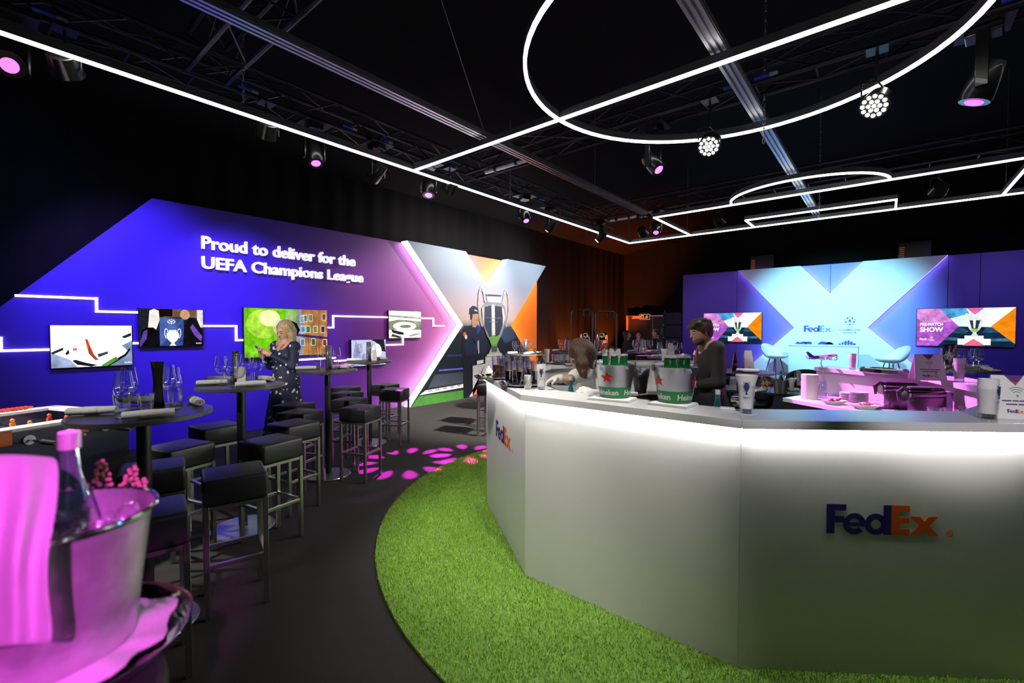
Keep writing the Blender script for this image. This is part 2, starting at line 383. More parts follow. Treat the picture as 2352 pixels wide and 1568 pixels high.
# --- raised letters
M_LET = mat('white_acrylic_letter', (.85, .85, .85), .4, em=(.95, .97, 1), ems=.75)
sg = thing('wall_lettering', 'two lines of raised white lettering on the purple wall', 'lettering', (XW, 2.13, 2.39))
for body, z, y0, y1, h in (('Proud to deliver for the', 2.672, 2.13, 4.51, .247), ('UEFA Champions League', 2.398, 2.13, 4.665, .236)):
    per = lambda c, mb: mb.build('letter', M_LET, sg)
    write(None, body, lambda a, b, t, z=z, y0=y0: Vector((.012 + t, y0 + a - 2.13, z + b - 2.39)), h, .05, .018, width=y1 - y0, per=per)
# --- LED paths between the screens
M_LED = emis('led_white', (1, .97, 1), 6.0); M_LEDP = emis('led_path', (1, .97, 1), 3.2)
def wall_path(pts, label):
    t = thing('led_path', label, 'light strip', (XW, 0, 0), 0); q = [pX(x, y, XW + .02) for x, y in pts]; w = .026
    for p, r in zip(q, q[1:]):
        m = MB()
        if abs(p.y - r.y) > abs(p.z - r.z): z = (p.z + r.z) / 2; y0, y1 = sorted((p.y, r.y)); m.box((.012, (y0 + y1) / 2, z), (.022, y1 - y0 + w, w))
        else: y = (p.y + r.y) / 2; z0, z1 = sorted((p.z, r.z)); m.box((.012, y, (z0 + z1) / 2), (.022, w, z1 - z0 + w))
        m.build('light_segment', M_LEDP, t)
wall_path([(38, 679), (222, 685), (222, 715), (316, 717)], 'stepped white light strip from the slanted wall edge to the trophy case screen')
wall_path([(-70, 775), (2, 778), (2, 804), (113, 804)], 'stepped white light strip leading to the van screen from the left edge')
wall_path([(305, 788), (317, 788)], 'short white light strip between the van screen and the trophy case screen')
wall_path([(469, 748), (543, 749), (543, 781), (558, 781)], 'stepped white light strip between the trophy case screen and the green screen')
wall_path([(754, 752), (766, 752), (766, 725), (890, 729)], 'stepped white light strip between the green screen and the stadium screen')
wall_path([(969, 731), (996, 731), (996, 748), (1020, 748)], 'stepped white light strip from the stadium screen to the big X')
wall_path([(926, 777), (926, 791), (889, 792)], 'white light strip bending down from the stadium screen')
wall_path([(660, 823), (770, 826), (804, 830)], 'white light strip below the green screen behind the woman')
# --- screens on the wall
M_BEZEL = mat('screen_bezel', (.01, .01, .012), .35)
def wscreen(tl, br, items, label, s=1.0):
    p, q = pX(*tl, XW + .05), pX(*br, XW + .05); y0, y1, z0, z1 = p.y, q.y, q.z, p.z; W, Hh = y1 - y0, z1 - z0
    t = thing('wall_screen', label, 'screen', (XW, y0, z0), 0)
    m = MB(); m.box((.025, W / 2, Hh / 2), (.048, W + .016, Hh + .016)); m.build('housing', M_BEZEL, t, bevel=.003)
    fn = lambda a, b, tt: Vector((.0495 + tt, a * W, b * Hh))
    m = MB(); m.box((.0492, W / 2, Hh / 2), (.0008, W, Hh)); dsp = m.build('display', M_BEZEL, t)
    pic(dsp, fn, items, .001, .0006)
    return dsp, fn, W, Hh
B = lambda a0, b0, a1, b1: rect(a0, b0, a1, b1)
t, fn, W, Hh = wscreen((115, 747), (304, 837), [
    (E('f6f8ff', 1.6), B(0, 0, 1, 1)), (E('9fb0d8', .9), [(0, 0), (.3, 0), (.22, .18), (0, .36)]), (E('8ea2cc', .8), [(.62, 0), (1, 0), (1, .62), (.86, .5), (.95, .35), (.7, .02)]),
    (E('20242c', .6), [(.24, .16), (.3, .06), (.47, .0), (.55, .03), (.4, .1), (.28, .18)]), (E('14161c', .5), [(.62, .0), (.9, .28), (.96, .42), (.98, .4), (.92, .24), (.7, 0)]),
    (E('5fae3c', .9), [(.6, .03), (.78, .22), (.82, .16), (.67, .0), (.6, 0)]), (E('c8402c', 1), [(.4, .68), (.43, .66), (.5, .3), (.56, .16), (.52, .15), (.44, .32)]),
    (E('46505e', .7), [(.55, .3), (.68, .36), (.68, .3), (.56, .22)]), (E('3a4048', .7), [(.0, .37), (.14, .48), (.14, .42), (.02, .32)]),
    (E('ffffff', 1.6), [(.68, .28), (.78, .42), (.86, .46), (.8, .3), (.72, .22)]), (E('20242c', .6), [(.16, .32), (.2, .44), (.21, .34), (.18, .3)]), (E('2c3036', .6), [(.86, .72), (.99, .82), (.99, .74), (.9, .68)]),
    (E('d86a70', 1), B(.25, .4, .3, .46))], 'wide wall screen showing a white delivery van')
m = MB(); write(m, '©UEFA', lambda a, b, tt: Vector((.0495 + .01 + tt, .89 * W + a, .05 * Hh + b)), .024, bold=.02); m.build('caption', E('ffffff', 1.2), t, recalc=False)
def cup_polys(cx, z0, h, w):
    """outline of a two-handled cup standing at z0, height h, body width w, as separate polygons: body, handles, foot"""
    hw = w / 2
    R = [(.30, .10), (.20, .16), (.62, .30), (.92, .46), (1.0, .62), (.94, .74), (.62, .80), (.58, .88), (.68, .92)]
    body = [(cx + hw * r, z0 + h * z) for r, z in R] + [(cx - hw * r, z0 + h * z) for r, z in reversed(R)]
    foot = [(cx - hw * .55, z0), (cx + hw * .55, z0), (cx + hw * .3, z0 + h * .1), (cx - hw * .3, z0 + h * .1)]
    hs = []
    for s in (-1, 1):
        path = [(.66, .78), (.8, .84), (.85, .93), (1.02, 1.0), (1.2, .95), (1.27, .82), (1.26, .66), (1.1, .5), (.98, .44)]
        th = .055
        for (r, z), (r2, z2) in zip(path, path[1:]):
            dx, dz = (r2 - r), (z2 - z) * 2; L = math.hypot(dx, dz) or 1; nx, nz = -dz / L * th, dx / L * th / 2
            q = [(cx + s * hw * (a + k * nx), z0 + h * (b + k * nz)) for (a, b), k in (((r, z), 1), ((r2, z2), 1), ((r2, z2), -1), ((r, z), -1))]
            hs.append(q)
    return body, foot, hs
b_, f_, h_ = cup_polys(.5, .0, .47, .2)
t, fn, W, Hh = wscreen((319, 708), (467, 792), [
    (E('2a2f3c', .6), B(0, 0, 1, 1)), (E('8c6a4c', .8), B(.36, .78, .9, 1)), (E('d8d4dc', 1), B(.9, .5, 1, 1)), (E('20180f', .5), B(.3, .8, .5, 1)), (E('3a4f9c', .9), [(.3, 0), (.68, 0), (.68, .74), (.3, .78)]), (E('5068b4', .9), [(.3, .0), (.5, .3), (.68, .74), (.3, .78)]),
    (E('f0f2f8', 1.2), b_), (E('f0f2f8', 1.2), f_), (E('f0f2f8', 1.2), h_),
    (E('e8e2da', 1.2), [(.12, .4), (.15, .95), (.22, 1.0), (.29, .95), (.3, .7), (.24, .42), (.18, .36)]), (E('15151c', .5), [(.0, 0), (.3, 0), (.28, .4), (.2, .5), (.1, .5), (.02, .4)]), (E('6a4ab0', .8), [(0, .1), (.06, .4), (.12, .45), (.1, .2), (.02, 0), (0, 0)]),
    (E('d8a888', 1), ell(.7, .86, .08, .14)), (E('1c1c26', .5), [(.66, 0), (.68, .55), (.78, .78), (.9, .72), (1, .3), (1, 0)]), (E('7a4fc0', .8), [(.78, .5), (.82, .6), (.98, .25), (.96, .1), (.84, .3)])],
    'wall screen showing two people beside a blue trophy case')
starball(t, fn, .48, .66, .07, E('ffffff', 1.2), depth=.011)
m = MB(); write(m, '©UEFA', lambda a, b, tt: Vector((.0495 + .011 + tt, .87 * W + a, .04 * Hh + b)), .022, bold=.02); m.build('caption', E('ffffff', 1.2), t, recalc=False)
pics = []
for i, (a, b, c) in enumerate([(.7, .74, '4f7f86'), (.77, .755, '9a8a40'), (.66, .72, '7fb0c8'), (.67, .5, '4aa0c0'), (.735, .5, '3c7850'), (.83, .5, '7a8a50'), (.93, .5, '40383c'), (.8, .22, '3f6a58'), (.66, .22, '6090c0'), (.945, .78, '6a5040'), (.95, .2, '803030')]):
    pics += [(E('f0ece4', 1.0), B(a - .022, b - .012, a + .034, b + .145)), (E(c, .9), B(a - .016, b, a + .028, b + .13))]
t, fn, W, Hh = wscreen((560, 706), (752, 813), [
    (E('74c818', 1.1), B(0, 0, .6, 1)), (E('a8dc40', 1.15), ell(.22, .68, .2, .3)), (E('e6f4a8', 1.3), ell(.28, .8, .12, .17)), (E('8ccf58', .9), B(.46, .3, .6, 1)), (E('c88a50', .85), B(.6, 0, 1, 1)), (E('9aa0b0', .9), [(.6, 0), (.68, 0), (.66, 1), (.6, 1)]),
    (E('8a5830', .8), B(.745, 0, .75, 1)), (E('8a5830', .8), B(.885, 0, .89, 1)), (E('4a2f86', .8), [(.6, .47), (1, .39), (1, .34), (.6, .42)])] + pics[:0] + [
    (E('c8b0a0', .9), ell(.535, .82, .03, .075)), (E('1c1c28', .5), [(.48, .4), (.52, .76), (.6, .7), (.64, .55), (.6, .42)])] + pics, 'large wall screen showing a green room and framed photographs behind the woman')
b_, f_, h_ = cup_polys(.4, .3, .52, .14)
pic(t, fn, [(E('d8dcc0', 1.1), b_), (E('d8dcc0', 1.1), f_), (E('d8dcc0', 1.1), h_)], .019, .0006)
wscreen((893, 713), (967, 775), [(E('f4f6f0', 1.4), B(0, 0, 1, 1)), (E('a8b090', .8), [(0, .6), (.3, .68), (1, .62), (1, .3), (0, .3)]), (E('c6ccb8', .9), [(0, .85), (1, .78), (1, .72), (.5, .74), (0, .78)]),
    (E('fbfcf8', 1.5), ell(.48, .44, .36, .16)), (E('86a060', .8), ell(.5, .43, .18, .06)), (E('33363c', .6), [(.06, .32), (.44, .2), (.44, .08), (.1, .2)]), (E('f4f4f0', 1.4), [(0, .0), (1, .12), (1, .3), (.5, .12), (0, .14)]), (E('4a5040', .7), [(.1, .16), (.4, .03), (.3, 0), (.06, .06)]), (E('c8d0b0', .9), [(.6, .1), (.95, .2), (.95, .12), (.65, .04)])],
    'wall screen showing a white stadium seen from above')
wscreen((807, 781), (886, 836), [(E('c8ccec', 1.1), B(0, 0, 1, 1)), (E('a0a8dc', 1), [(0, 0), (.12, 1), (.3, .3), (.2, 0)]), (E('30323c', .6), [(.55, 1), (.95, 1), (1, .5), (.85, .55), (.7, .9)]), (E('f2f2fa', 1.4), ell(.72, .55, .15, .3)), (E('f8f4f0', 1.3), [(.3, 0), (.8, .1), (.7, .2), (.4, .24)]), (E('d8a070', 1), [(.5, .0), (.7, .08), (.74, .02), (.6, 0)])],
    'small wall screen half hidden behind the farthest left high table')
# --- the big X with picture front and glowing edges
XF = -7.18; XC = 7.848
def xpoly(c, hw, hn, hv, zt, zv, zs, zb, hb, hbn, za):
    return [(c - hw, zt), (c - hn, zt), (c, zv), (c + hn, zt), (c + hw, zt), (c + hv, zs), (c + hb, zb), (c + hbn, zb), (c, za), (c - hbn, zb), (c - hb, zb), (c - hv, zs)]
LX = xpoly(XC, 2.317, .735, .83, 3.262, 2.49, 1.64, .004, 2.28, .69, .70)
bx_ = thing('giant_letter_x', 'giant X with a trophy photograph front and glowing white edges on the purple wall', 'display letter', (XW, XC, 0))
M_EDGE = emis('x_edge_glow', (1, .94, .97), 9.0)
def world_child(o, t): o.parent = t; o.matrix_parent_inverse = Matrix.Translation(-t.location) if t.rotation_euler.z == 0 else t.matrix_basis.inverted(); return o
n = len(LX); m = MB()
m.add([(XF - .012, a, b) for a, b in LX] + [(XW + .015, a, b) for a, b in LX], [(i, (i + 1) % n, n + (i + 1) % n, n + i) for i in range(n)])
world_child(m.build('glowing_edge', M_EDGE), bx_)
M_XSKY = gradient('x_face_print', 2, [(0, '181c22'), (.12, '14181f'), (.44, '1a212c'), (.49, '8a8088'), (.53, 'd8bab4'), (.62, 'c8b4bc'), (.78, '98a2b8'), (1, '8aa4bc')], .5, 1 / 3.3)
m = MB(); m.prism(LX, lambda a, b, t: Vector((XF + t, a, b)), -.012, 0); pf_ = world_child(m.build('picture_front', M_XSKY), bx_)
# print layers clipped to the X are laid on its face
xf = lambda a, b, t: Vector((XF + t, a, b))
def legx(z): return (XC - .83 - (2.28 - .83) * (1.64 - z) / 1.636, XC - .69 * (.70 - z) / .696)   # left leg span at height z
g0, g1 = legx(0.006), legx(.22)
pic(pf_, xf, [(H('3f7a2c'), [(g0[0] + .02, .006), (g0[1] - .02, .006), (g1[1] - .02, .2), (g1[0] + .02, .2)]), (H('e6e2e8'), [(g1[0] + .03, .22), (legx(.3)[0] + .12, .30), (XC - .68, .34), (XC - .68, .26)])], .001, .0008, 'printed_pitch')
lg = MB()
for k in range(6): 
    y = 6.02 + k * .205; z = .262 + k * .0085
    courier_logo(pf_, lambda a, b, t, y=y, z=z: Vector((XF + .0016 + t, y + a, z + b)), .036, H('4a2f8a'), H('d86a30'), .0012, False, 'board_logo', True)
pic(pf_, xf, [(H('232c3c'), [(XC - .80, 1.62), (XC + .0, 1.6), (XC + .0, 1.45), (XC - .9, 1.5)]), (H('3a4866'), [(XC + .3, 1.5), (XC + .8, 1.62), (XC + 1.05, 1.32), (XC + .6, 1.2)]), (H('3c3f90'), [(legx(1.0)[0] + .1, 1.0), (XC - .6, .97), (XC - .6, .94), (legx(.97)[0] + .1, .965)]), (H('5c66c8'), [(legx(.72)[0] + .12, .70), (XC - .62, .69), (XC - .62, .655), (legx(.68)[0] + .14, .665)]), (H('39404e'), [(legx(.6)[0] + .1, .6), (XC - .66, .6), (XC - .66, .36), (legx(.4)[0] + .1, .34)])], .0012, .0008, 'printed_stand')
# courier figure printed on the face
fig = [(H('10131c'), [(7.02, .012), (7.22, .012), (7.3, .1), (7.3, .9), (7.85, 1.0), (7.84, 1.2), (7.62, 1.52), (7.42, 1.66), (7.2, 1.62), (7.02, 1.5), (6.98, 1.2), (7.0, .8)]),
       (H('1a1f36'), [(7.04, 1.52), (7.2, 1.62), (7.42, 1.66), (7.62, 1.54), (7.8, 1.25), (7.72, .98), (7.1, .95)]), (H('3c3590'), [(7.45, 1.66), (7.58, 1.58), (7.5, 1.1), (7.42, 1.05), (7.46, 1.4)]), (H('d8743c'), ell(7.06, 1.43, .05, .05)), (H('e6e4ea'), ell(7.1, 1.37, .04, .05)),
       (H('c09078'), [(7.3, 1.6), (7.28, 1.72), (7.3, 1.92), (7.5, 1.93), (7.54, 1.84), (7.52, 1.72), (7.44, 1.62), (7.4, 1.58)]), (H('a8745c'), [(7.4, 1.76), (7.5, 1.77), (7.5, 1.74), (7.42, 1.735)]), (H('261c1a'), [(7.24, 1.74), (7.25, 1.92), (7.31, 1.92), (7.3, 1.8)]),
       (H('1d2b40'), [(7.21, 1.88), (7.22, 2.0), (7.3, 2.07), (7.42, 2.06), (7.5, 1.99), (7.53, 1.93), (7.5, 1.92), (7.4, 1.9), (7.3, 1.88)]), (H('16202f'), [(7.32, 1.88), (7.44, 1.94), (7.56, 1.9), (7.56, 1.87), (7.44, 1.9)]), (H('f0f0f4'), [(7.36, 1.99), (7.46, 1.97), (7.46, 1.945), (7.37, 1.96)]),
       (H('c8c8d0'), [(7.46, 1.3), (7.5, 1.3), (7.52, 1.0), (7.49, .98)]), (H('f2f0ee'), [(7.44, .82), (7.66, .84), (7.66, .76), (7.44, .74)]), (H('c09078'), ell(7.64, 1.72, .06, .13)), (H('1a1f36'), [(7.3, 1.35), (7.5, 1.45), (7.68, 1.66), (7.6, 1.4), (7.4, 1.2)])]
pic(pf_, xf, fig, .0055, .0007, 'printed_person')
# white plinth and big cup
pic(pf_, xf, [(H('cfcac8'), [(7.3, .03), (XC - .66, .03), (XC - .02, .68), (XC + .35, .34), (XC + .35, .9), (7.72, .9), (7.72, .74), (7.3, .72)]), (H('dcd8d6'), [(7.72, .9), (8.3, .9), (8.3, .82), (7.72, .84)])], .0165, .0008, 'printed_plinth')
cb, cf, chs = cup_polys(8.03, .93, 1.56, .84)
pic(pf_, xf, [(H('b8b2ae'), chs), (H('8f9098'), cb), (H('3a4154'), [(7.66, 2.05), (7.93, 2.1), (7.93, 1.36), (7.86, 1.35), (7.68, 1.62)]), (H('343a4c'), [(8.05, 2.1), (8.3, 2.08), (8.36, 1.7), (8.2, 1.4), (8.05, 1.36)]), (H('e8e4e2'), [(7.93, 2.12), (8.04, 2.12), (8.06, 1.4), (7.95, 1.4)]),
    (H('d8d4d2'), [(8.3, 2.08), (8.38, 2.02), (8.42, 1.8), (8.33, 1.6), (8.34, 1.8)]), (H('c0bcb8'), [(7.6, 2.04), (7.68, 2.08), (7.68, 1.6), (7.62, 1.75)]), (H('f0ecea'), [(7.78, 2.2), (8.28, 2.22), (8.3, 2.3), (7.76, 2.3)]), (H('2a2e38'), [(7.78, 2.32), (8.28, 2.34), (8.24, 2.36), (7.82, 2.35)]), (H('f8f6f4'), [(7.79, 2.18), (8.27, 2.18), (8.2, 2.24), (7.86, 2.24)]),
    (H('6fae4a'), [(7.82, 1.36), (8.2, 1.38), (8.12, 1.17), (7.92, 1.16)]), (H('b4b0a8'), cf), (H('4a5a4c'), [(7.92, 1.14), (8.12, 1.14), (8.12, 1.0), (7.92, 1.0)]), (H('c8c4bc'), [(7.78, .96), (8.28, .97), (8.32, .9), (7.74, .9)])], .0185, .0007, 'printed_cup')
m = MB()
write(m, 'COUPE DES CLUBS CHAMPIONS', lambda a, b, t: xf(8.0 + a, 1.79 + b, .029), .05, width=.55, center=True); write(m, 'EUROPEENS', lambda a, b, t: xf(7.98 + a, 1.7 + b, .029), .05, width=.3, center=True)
m.build('printed_inscription', H('8a90a0'), pf_, recalc=False)
# ================================================================== stage backdrop at the far end
YB = 14.55
M_BACKP = gradient('backdrop_print', 0, [(0, '4a2a86'), (.28, '452888'), (.46, '6a78d8'), (.64, '6a78d8'), (.72, '3a1f86'), (1, '2c1670')], .5, .1, .6)
bd = thing('stage_backdrop', 'wide purple stage backdrop wall at the far end of the room', 'backdrop', (-1.1, YB, 0))
for i, (x0, x1) in enumerate(((-4.97, -3.4), (-3.39, -1.14), (-1.13, 1.1), (1.11, 1.62), (1.63, 4.6))):
    m = MB(); m.box(((x0 + x1) / 2, YB + .06, 1.63), (x1 - x0, .12, 3.24)); world_child(m.build('backdrop_panel', M_BACKP), bd)
bxx = thing('stage_letter_x', 'giant pale blue lit X on the stage backdrop', 'display letter', (-1.131, YB, 0))
BX = xpoly(-1.131, 2.215, .668, .783, 3.245, 2.469, 1.585, .31, 2.0, .6, .75)
BX = [(a, b) for a, b in BX[:6]] + [(-1.131 + 2.05, .3), (-1.131 - 2.05, .3)] + [BX[11]]
YX = 14.40
n = len(BX); m = MB(); m.prism(BX, lambda a, b, t: Vector((a, YX - t, b)), -.03, 0); world_child(m.build('pale_front', mat('pale_x_front', (.72, .76, .8), .55, var=.02, vscale=6)), bxx)
m = MB(); m.add([(a, YX + .03, b) for a, b in BX] + [(a, YB - .03, b) for a, b in BX], [(i, (i + 1) % n, n + (i + 1) % n, n + i) for i in range(n) if i not in (6,)])
world_child(m.build('glowing_edge', emis('stage_edge_glow', (.72, .5, 1), 7)), bxx)
bf = lambda a, b, t: Vector((a + 1.131, YX - YB - t, b))
M_DBLUE = mat('stage_blue_print', hexc('2a3f9c'), .5); M_TEALG = mat('stage_grey_print', hexc('6f8f90'), .5)
courier_logo(bxx, lambda a, b, t: bf(a - 1.69, b + 1.47, t), .17, mat('stage_purple_print', hexc('3c3fa8'), .5), M_TEALG, .003, True)
league_mark(bxx, bf, -.7, 1.53, .46, M_DBLUE)
m = MB(); m.prism(rect(-1.0, 1.36, -.996, 1.75), bf, .0005, .002); m.build('divider_line', M_TEALG, bxx)
# skyline frieze
m = MB()
for a0, a1, h0, h1 in ((-1.9, -1.78, .0, .05), (-1.8, -1.62, .03, .06), (-1.66, -1.5, .05, .06), (-1.4, -1.2, .0, .07), (-1.22, -1.02, .06, .02), (-1.2, -1.05, .03, .05)):
    m.prism([(a0, 1.14), (a1, 1.14), (a1 - .01, 1.145 + h1), ((a0 + a1) / 2, 1.15 + max(h0, h1)), (a0 + .01, 1.145 + h0)], bf, .0005, .002)
for a, h, w_ in ((-.9, .04, .05), (-.84, .08, .04), (-.78, .12, .05), (-.72, .13, .05), (-.66, .1, .05), (-.6, .05, .06)): m.prism([(a - w_ / 2, 1.14), (a + w_ / 2, 1.14), (a + w_ / 2, 1.14 + h * .7), (a, 1.14 + h), (a - w_ / 2, 1.14 + h * .7)], bf, .0005, .002)
m.build('skyline_print', M_DBLUE, bxx)
# stage floor, desk, chairs
m = MB(); m.box((-1.1, 13.3, .15), (6.4, 2.1, .29)); struct(m.build('floor', mat('stage_deck', (.5, .55, .6), .5, var=.05)), 'low pale stage deck in front of the blue backdrop')
dk = thing('stage_desk', 'pale boxy desk with blue lettering in front of the stage X', 'desk', (-1.2, 13.75, .295))
m = MB(); m.box((0, 0, .42), (1.42, .5, .82)); m.build('desk_body', mat('desk_white', (.66, .7, .75), .5, var=.02), dk, bevel=.004)
m = MB(); m.box((0, 0, .835), (1.46, .54, .02)); m.build('desk_top', mat('desk_white'), dk, bevel=.003)
m = MB(); fnn = lambda a, b, t: Vector((a - .32, -.251 - t, .49 + b)); wdt = write(m, 'Istanbul', fnn, .17, .002, .0, width=.43); write(m, '23', lambda a, b, t: fnn(a + .44, b, t), .19, .002, -.004, width=.22); m.build('desk_lettering', M_DBLUE, dk, recalc=False)
M_SHELL = mat('white_shell', (.8, .8, .82), .4)
def shell_chair(loc, rz, label):
    t = thing('shell_chair', label, 'chair', loc, rz); nn = 14; V = []; F_ = []
    rows = 9; cols = 20
    for i in range(rows):
        u = i / (rows - 1)
        for j in range(cols):
            a = 2 * PI * j / cols; back = max(0, math.cos(a)) ; r = .30 * math.sin(u * PI / 2) ** .8
            z = .47 + (1 - math.cos(u * PI / 2)) * .10 + back * .30 * u ** 2.2 
            V.append((r * math.sin(a) * 1.05, r * math.cos(a) * (1 + .15 * back * u), z))
    F_ = [(i * cols + j, i * cols + (j + 1) % cols, (i + 1) * cols + (j + 1) % cols, (i + 1) * cols + j) for i in range(rows - 1) for j in range(cols)]
    m = MB(); m.add(V, F_); o = m.build('seat_shell', M_SHELL, t, smooth=True); md = o.modifiers.new('s', 'SOLIDIFY'); md.thickness = .03
    for k in range(4):
        a = PI / 4 + k * PI / 2; m = MB(); m.cyl((.12 * math.cos(a), .12 * math.sin(a), .475), (.24 * math.cos(a), .24 * math.sin(a), 0), .011, .009, 8); m.build('leg', M_BLACK, t)
    return t
shell_chair((-2.22, 13.55, .295), math.radians(60), 'white shell chair on the stage left of the pale desk')
shell_chair((.12, 13.5, .295), math.radians(-60), 'white shell chair on the stage right of the pale desk')
# pre-match screens
def bscreen(x0, x1, z0, z1, label):
    W, Hh = x1 - x0, z1 - z0; t = thing('stage_screen', label, 'screen', (x0, YB, z0))
    m = MB(); m.box((W / 2, -.04, Hh / 2), (W + .02, .078, Hh + .02)); m.build('housing', M_BEZEL, t, bevel=.004)
    fn = lambda a, b, tt: Vector((a * W, -.0795 - tt, b * Hh)); cb, cf, ch = cup_polys(.61, .26, .6, .16)
    m = MB(); m.box((W / 2, -.0792, Hh / 2), (W, .0008, Hh)); root_ = t; t = m.build('display', M_BEZEL, t)
    pic(t, fn, [(E('d8ecf6', 1.15), B(0, 0, 1, 1)), (E('4f9fd8', 1), [(.22, 1), (.52, 1), (.55, .85), (.3, .7)]), (E('f2f0ee', 1.2), [(.5, .6), (.75, .95), (1, 1), (.78, .5)]), (E('b45ad0', 1), [(0, 0), (0, 1), (.24, 1), (.45, .52), (.23, 0)]), (E('d88ad8', 1.05), [(0, .75), (0, 1), (.24, 1), (.38, .66), (.1, .55)]),
        (E('18304c', .8), [(.23, 0), (.45, .52), (.78, .5), (1, .08), (1, 0)]), (E('2f5a7a', .8), [(.38, .36), (.45, .52), (.55, .4), (.52, .33)]), (E('2f5a7a', .8), [(.68, .36), (.72, .48), (.78, .5), (.86, .36)]), (E('4a80a8', .8), [(.3, .16), (.34, .24), (.52, .2), (.52, .14)]), (E('4a80a8', .8), [(.74, .14), (.74, .2), (.92, .22), (.96, .14)]),
        (E('f08a12', 1.1), [(1, .08), (1, 1), (.77, .52)]), (E('f070b0', 1), [(.52, 1), (.7, 1), (.61, .82)]), (E('f4f0f0', 1.2), [(.44, .04), (.77, .04), (.77, .2), (.7, .2), (.7, .28), (.51, .28), (.51, .2), (.44, .2)]), (E('f0708c', 1), [(.49, .02), (.72, .02), (.6, .2)]),
        (E('e8e6e4', 1.2), ch), (E('e0e2e2', 1.15), cb), (E('2c4658', .8), [(.555, .68), (.665, .68), (.64, .46), (.58, .46)]), (E('f4f4f4', 1.2), [(.59, .7), (.62, .7), (.615, .48), (.6, .48)]), (E('8fd050', 1), [(.57, .46), (.65, .46), (.635, .38), (.585, .38)]), (E('e0e2e2', 1.15), cf)], .001, .0006)
    m = MB(); k = .018
    write(m, 'PRE-MATCH', lambda a, b, tt: Vector((.035 * W + a, -.0795 - k, .54 * Hh + b)), .1, bold=.02, width=.25 * W); write(m, 'SHOW', lambda a, b, tt: Vector((.035 * W + a, -.0795 - k, .38 * Hh + b)), .15, bold=.03, width=.25 * W)
    m.build('screen_title', E('ffffff', 1.3), t, recalc=False)
    courier_logo(t, lambda a, b, tt: Vector((.035 * W + a, -.0795 - k - tt, .15 * Hh + b)), .05, E('f4eef8', 1.2), E('f0a0a0', 1.2), .002, False, 'screen_logo', True)
    league_mark(t, lambda a, b, tt: Vector((a, -.0795 - k - tt, b)), .165 * W, .16 * Hh, .11, E('ffffff', 1.2), 'screen_emblem')
    return root_
bscreen(-4.3, -2.72, 1.155, 2.02, 'pre-match show screen left of the stage X, behind the bartender')
bscreen(.58, 2.17, 1.155, 2.02, 'pre-match show screen right of the stage X')
# door, exit sign and dark column at the back left
dr = thing('door_1', 'dark exit door at the back with orange lit frame edge', 'door', (-6.77, 15.93, 0))
del dr['category']; struct(dr)
m = MB(); m.box((0, 0, 1.0), (1.3, .05, 2.0)); m.build('door_leaf', mat('door_dark', (.03, .018, .014), .5), dr)
for sx in (-.7, .7): m = MB(); m.box((sx, -.03, 1.02), (.07, .1, 2.06)); m.build('door_jamb', M_ALU if sx > 0 else mat('door_frame_paint', (.5, .3, .2), .5), dr)
m = MB(); m.box((.0, -.03, 2.02), (1.4, .1, .05)); m.build('door_head', M_ALU, dr)
m = MB(); m.box((-.3, -.08, 1.99), (.34, .06, .07)); m.box((-.2, -.1, 1.94), (.6, .03, .03)); m.build('door_closer', mat('door_frame_paint'), dr)
m = MB(); m.box((.28, -.04, 1.0), (.014, .02, 1.95)); m.build('leaf_edge', M_ALU, dr)
ex = thing('exit_sign', 'small orange outlined exit sign with running figure and down arrow above the door', 'sign', (-6.78, 15.85, 1.9))
m = MB(); m.box((0, 0, .09), (.4, .03, .2)); m.build('sign_box', M_BLACKPL, ex); eo = E('f0a878', .9)
fe = lambda a, b, t: Vector((a, -.016 - t, .09 + b))
pic(ex, fe, [(eo, rect(-.185, -.1, .185, -.085)), (eo, rect(-.185, .085, .185, .1)), (eo, rect(-.2, -.1, -.185, .1)), (eo, rect(.185, -.1, .2, .1)), (eo, rect(-.15, -.065, -.03, .065)), (E('201008', .3), [(-.12, -.05), (-.1, 0), (-.13, .02), (-.08, .04), (-.05, .0), (-.07, -.02), (-.05, -.05), (-.08, -.02)]), (eo, [(.07, .065), (.07, 0), (.03, 0), (.085, -.06), (.14, 0), (.1, 0), (.1, .065)])], .001, .001, 'sign_symbol')
sp = thing('speaker_tower', 'tall black line of loudspeakers standing beside the stage backdrop', 'speaker', (-5.45, 15.2, 0))
for k in range(5): m = MB(); m.box((0, 0, .21 + k * .42), (.62, .5, .4)); m.build('speaker_cabinet', mat('speaker_black', (.012, .012, .013), .7, bump=.3, bscale=400), sp, bevel=.01); 
m = MB(); m.box((-.34, 0, 1.1), (.03, .03, 2.2)); m.box((.34, 0, 1.1), (.03, .03, 2.2)); m.build('speaker_frame', mat('frame_grey', (.12, .12, .1), .5), sp)
sc2 = thing('extinguisher_sign', 'small orange safety sign on the dark wall left of the door', 'sign', (-7.05, 14.5, 1.0))
# stands on the left wall drape
sc2.location = (-7.715, 14.6, 1.05); m = MB(); m.box((0, 0, .14), (.02, .3, .28)); m.build('sign_plate', mat('sign_orange', hexc('e07820'), .5), sc2)
m = MB(); m.box((.012, -.05, .14), (.004, .04, .2)); m.box((.012, .05, .17), (.004, .06, .08)); m.build('sign_symbol', mat('sign_dark', (.1, .04, .01), .5), sc2)
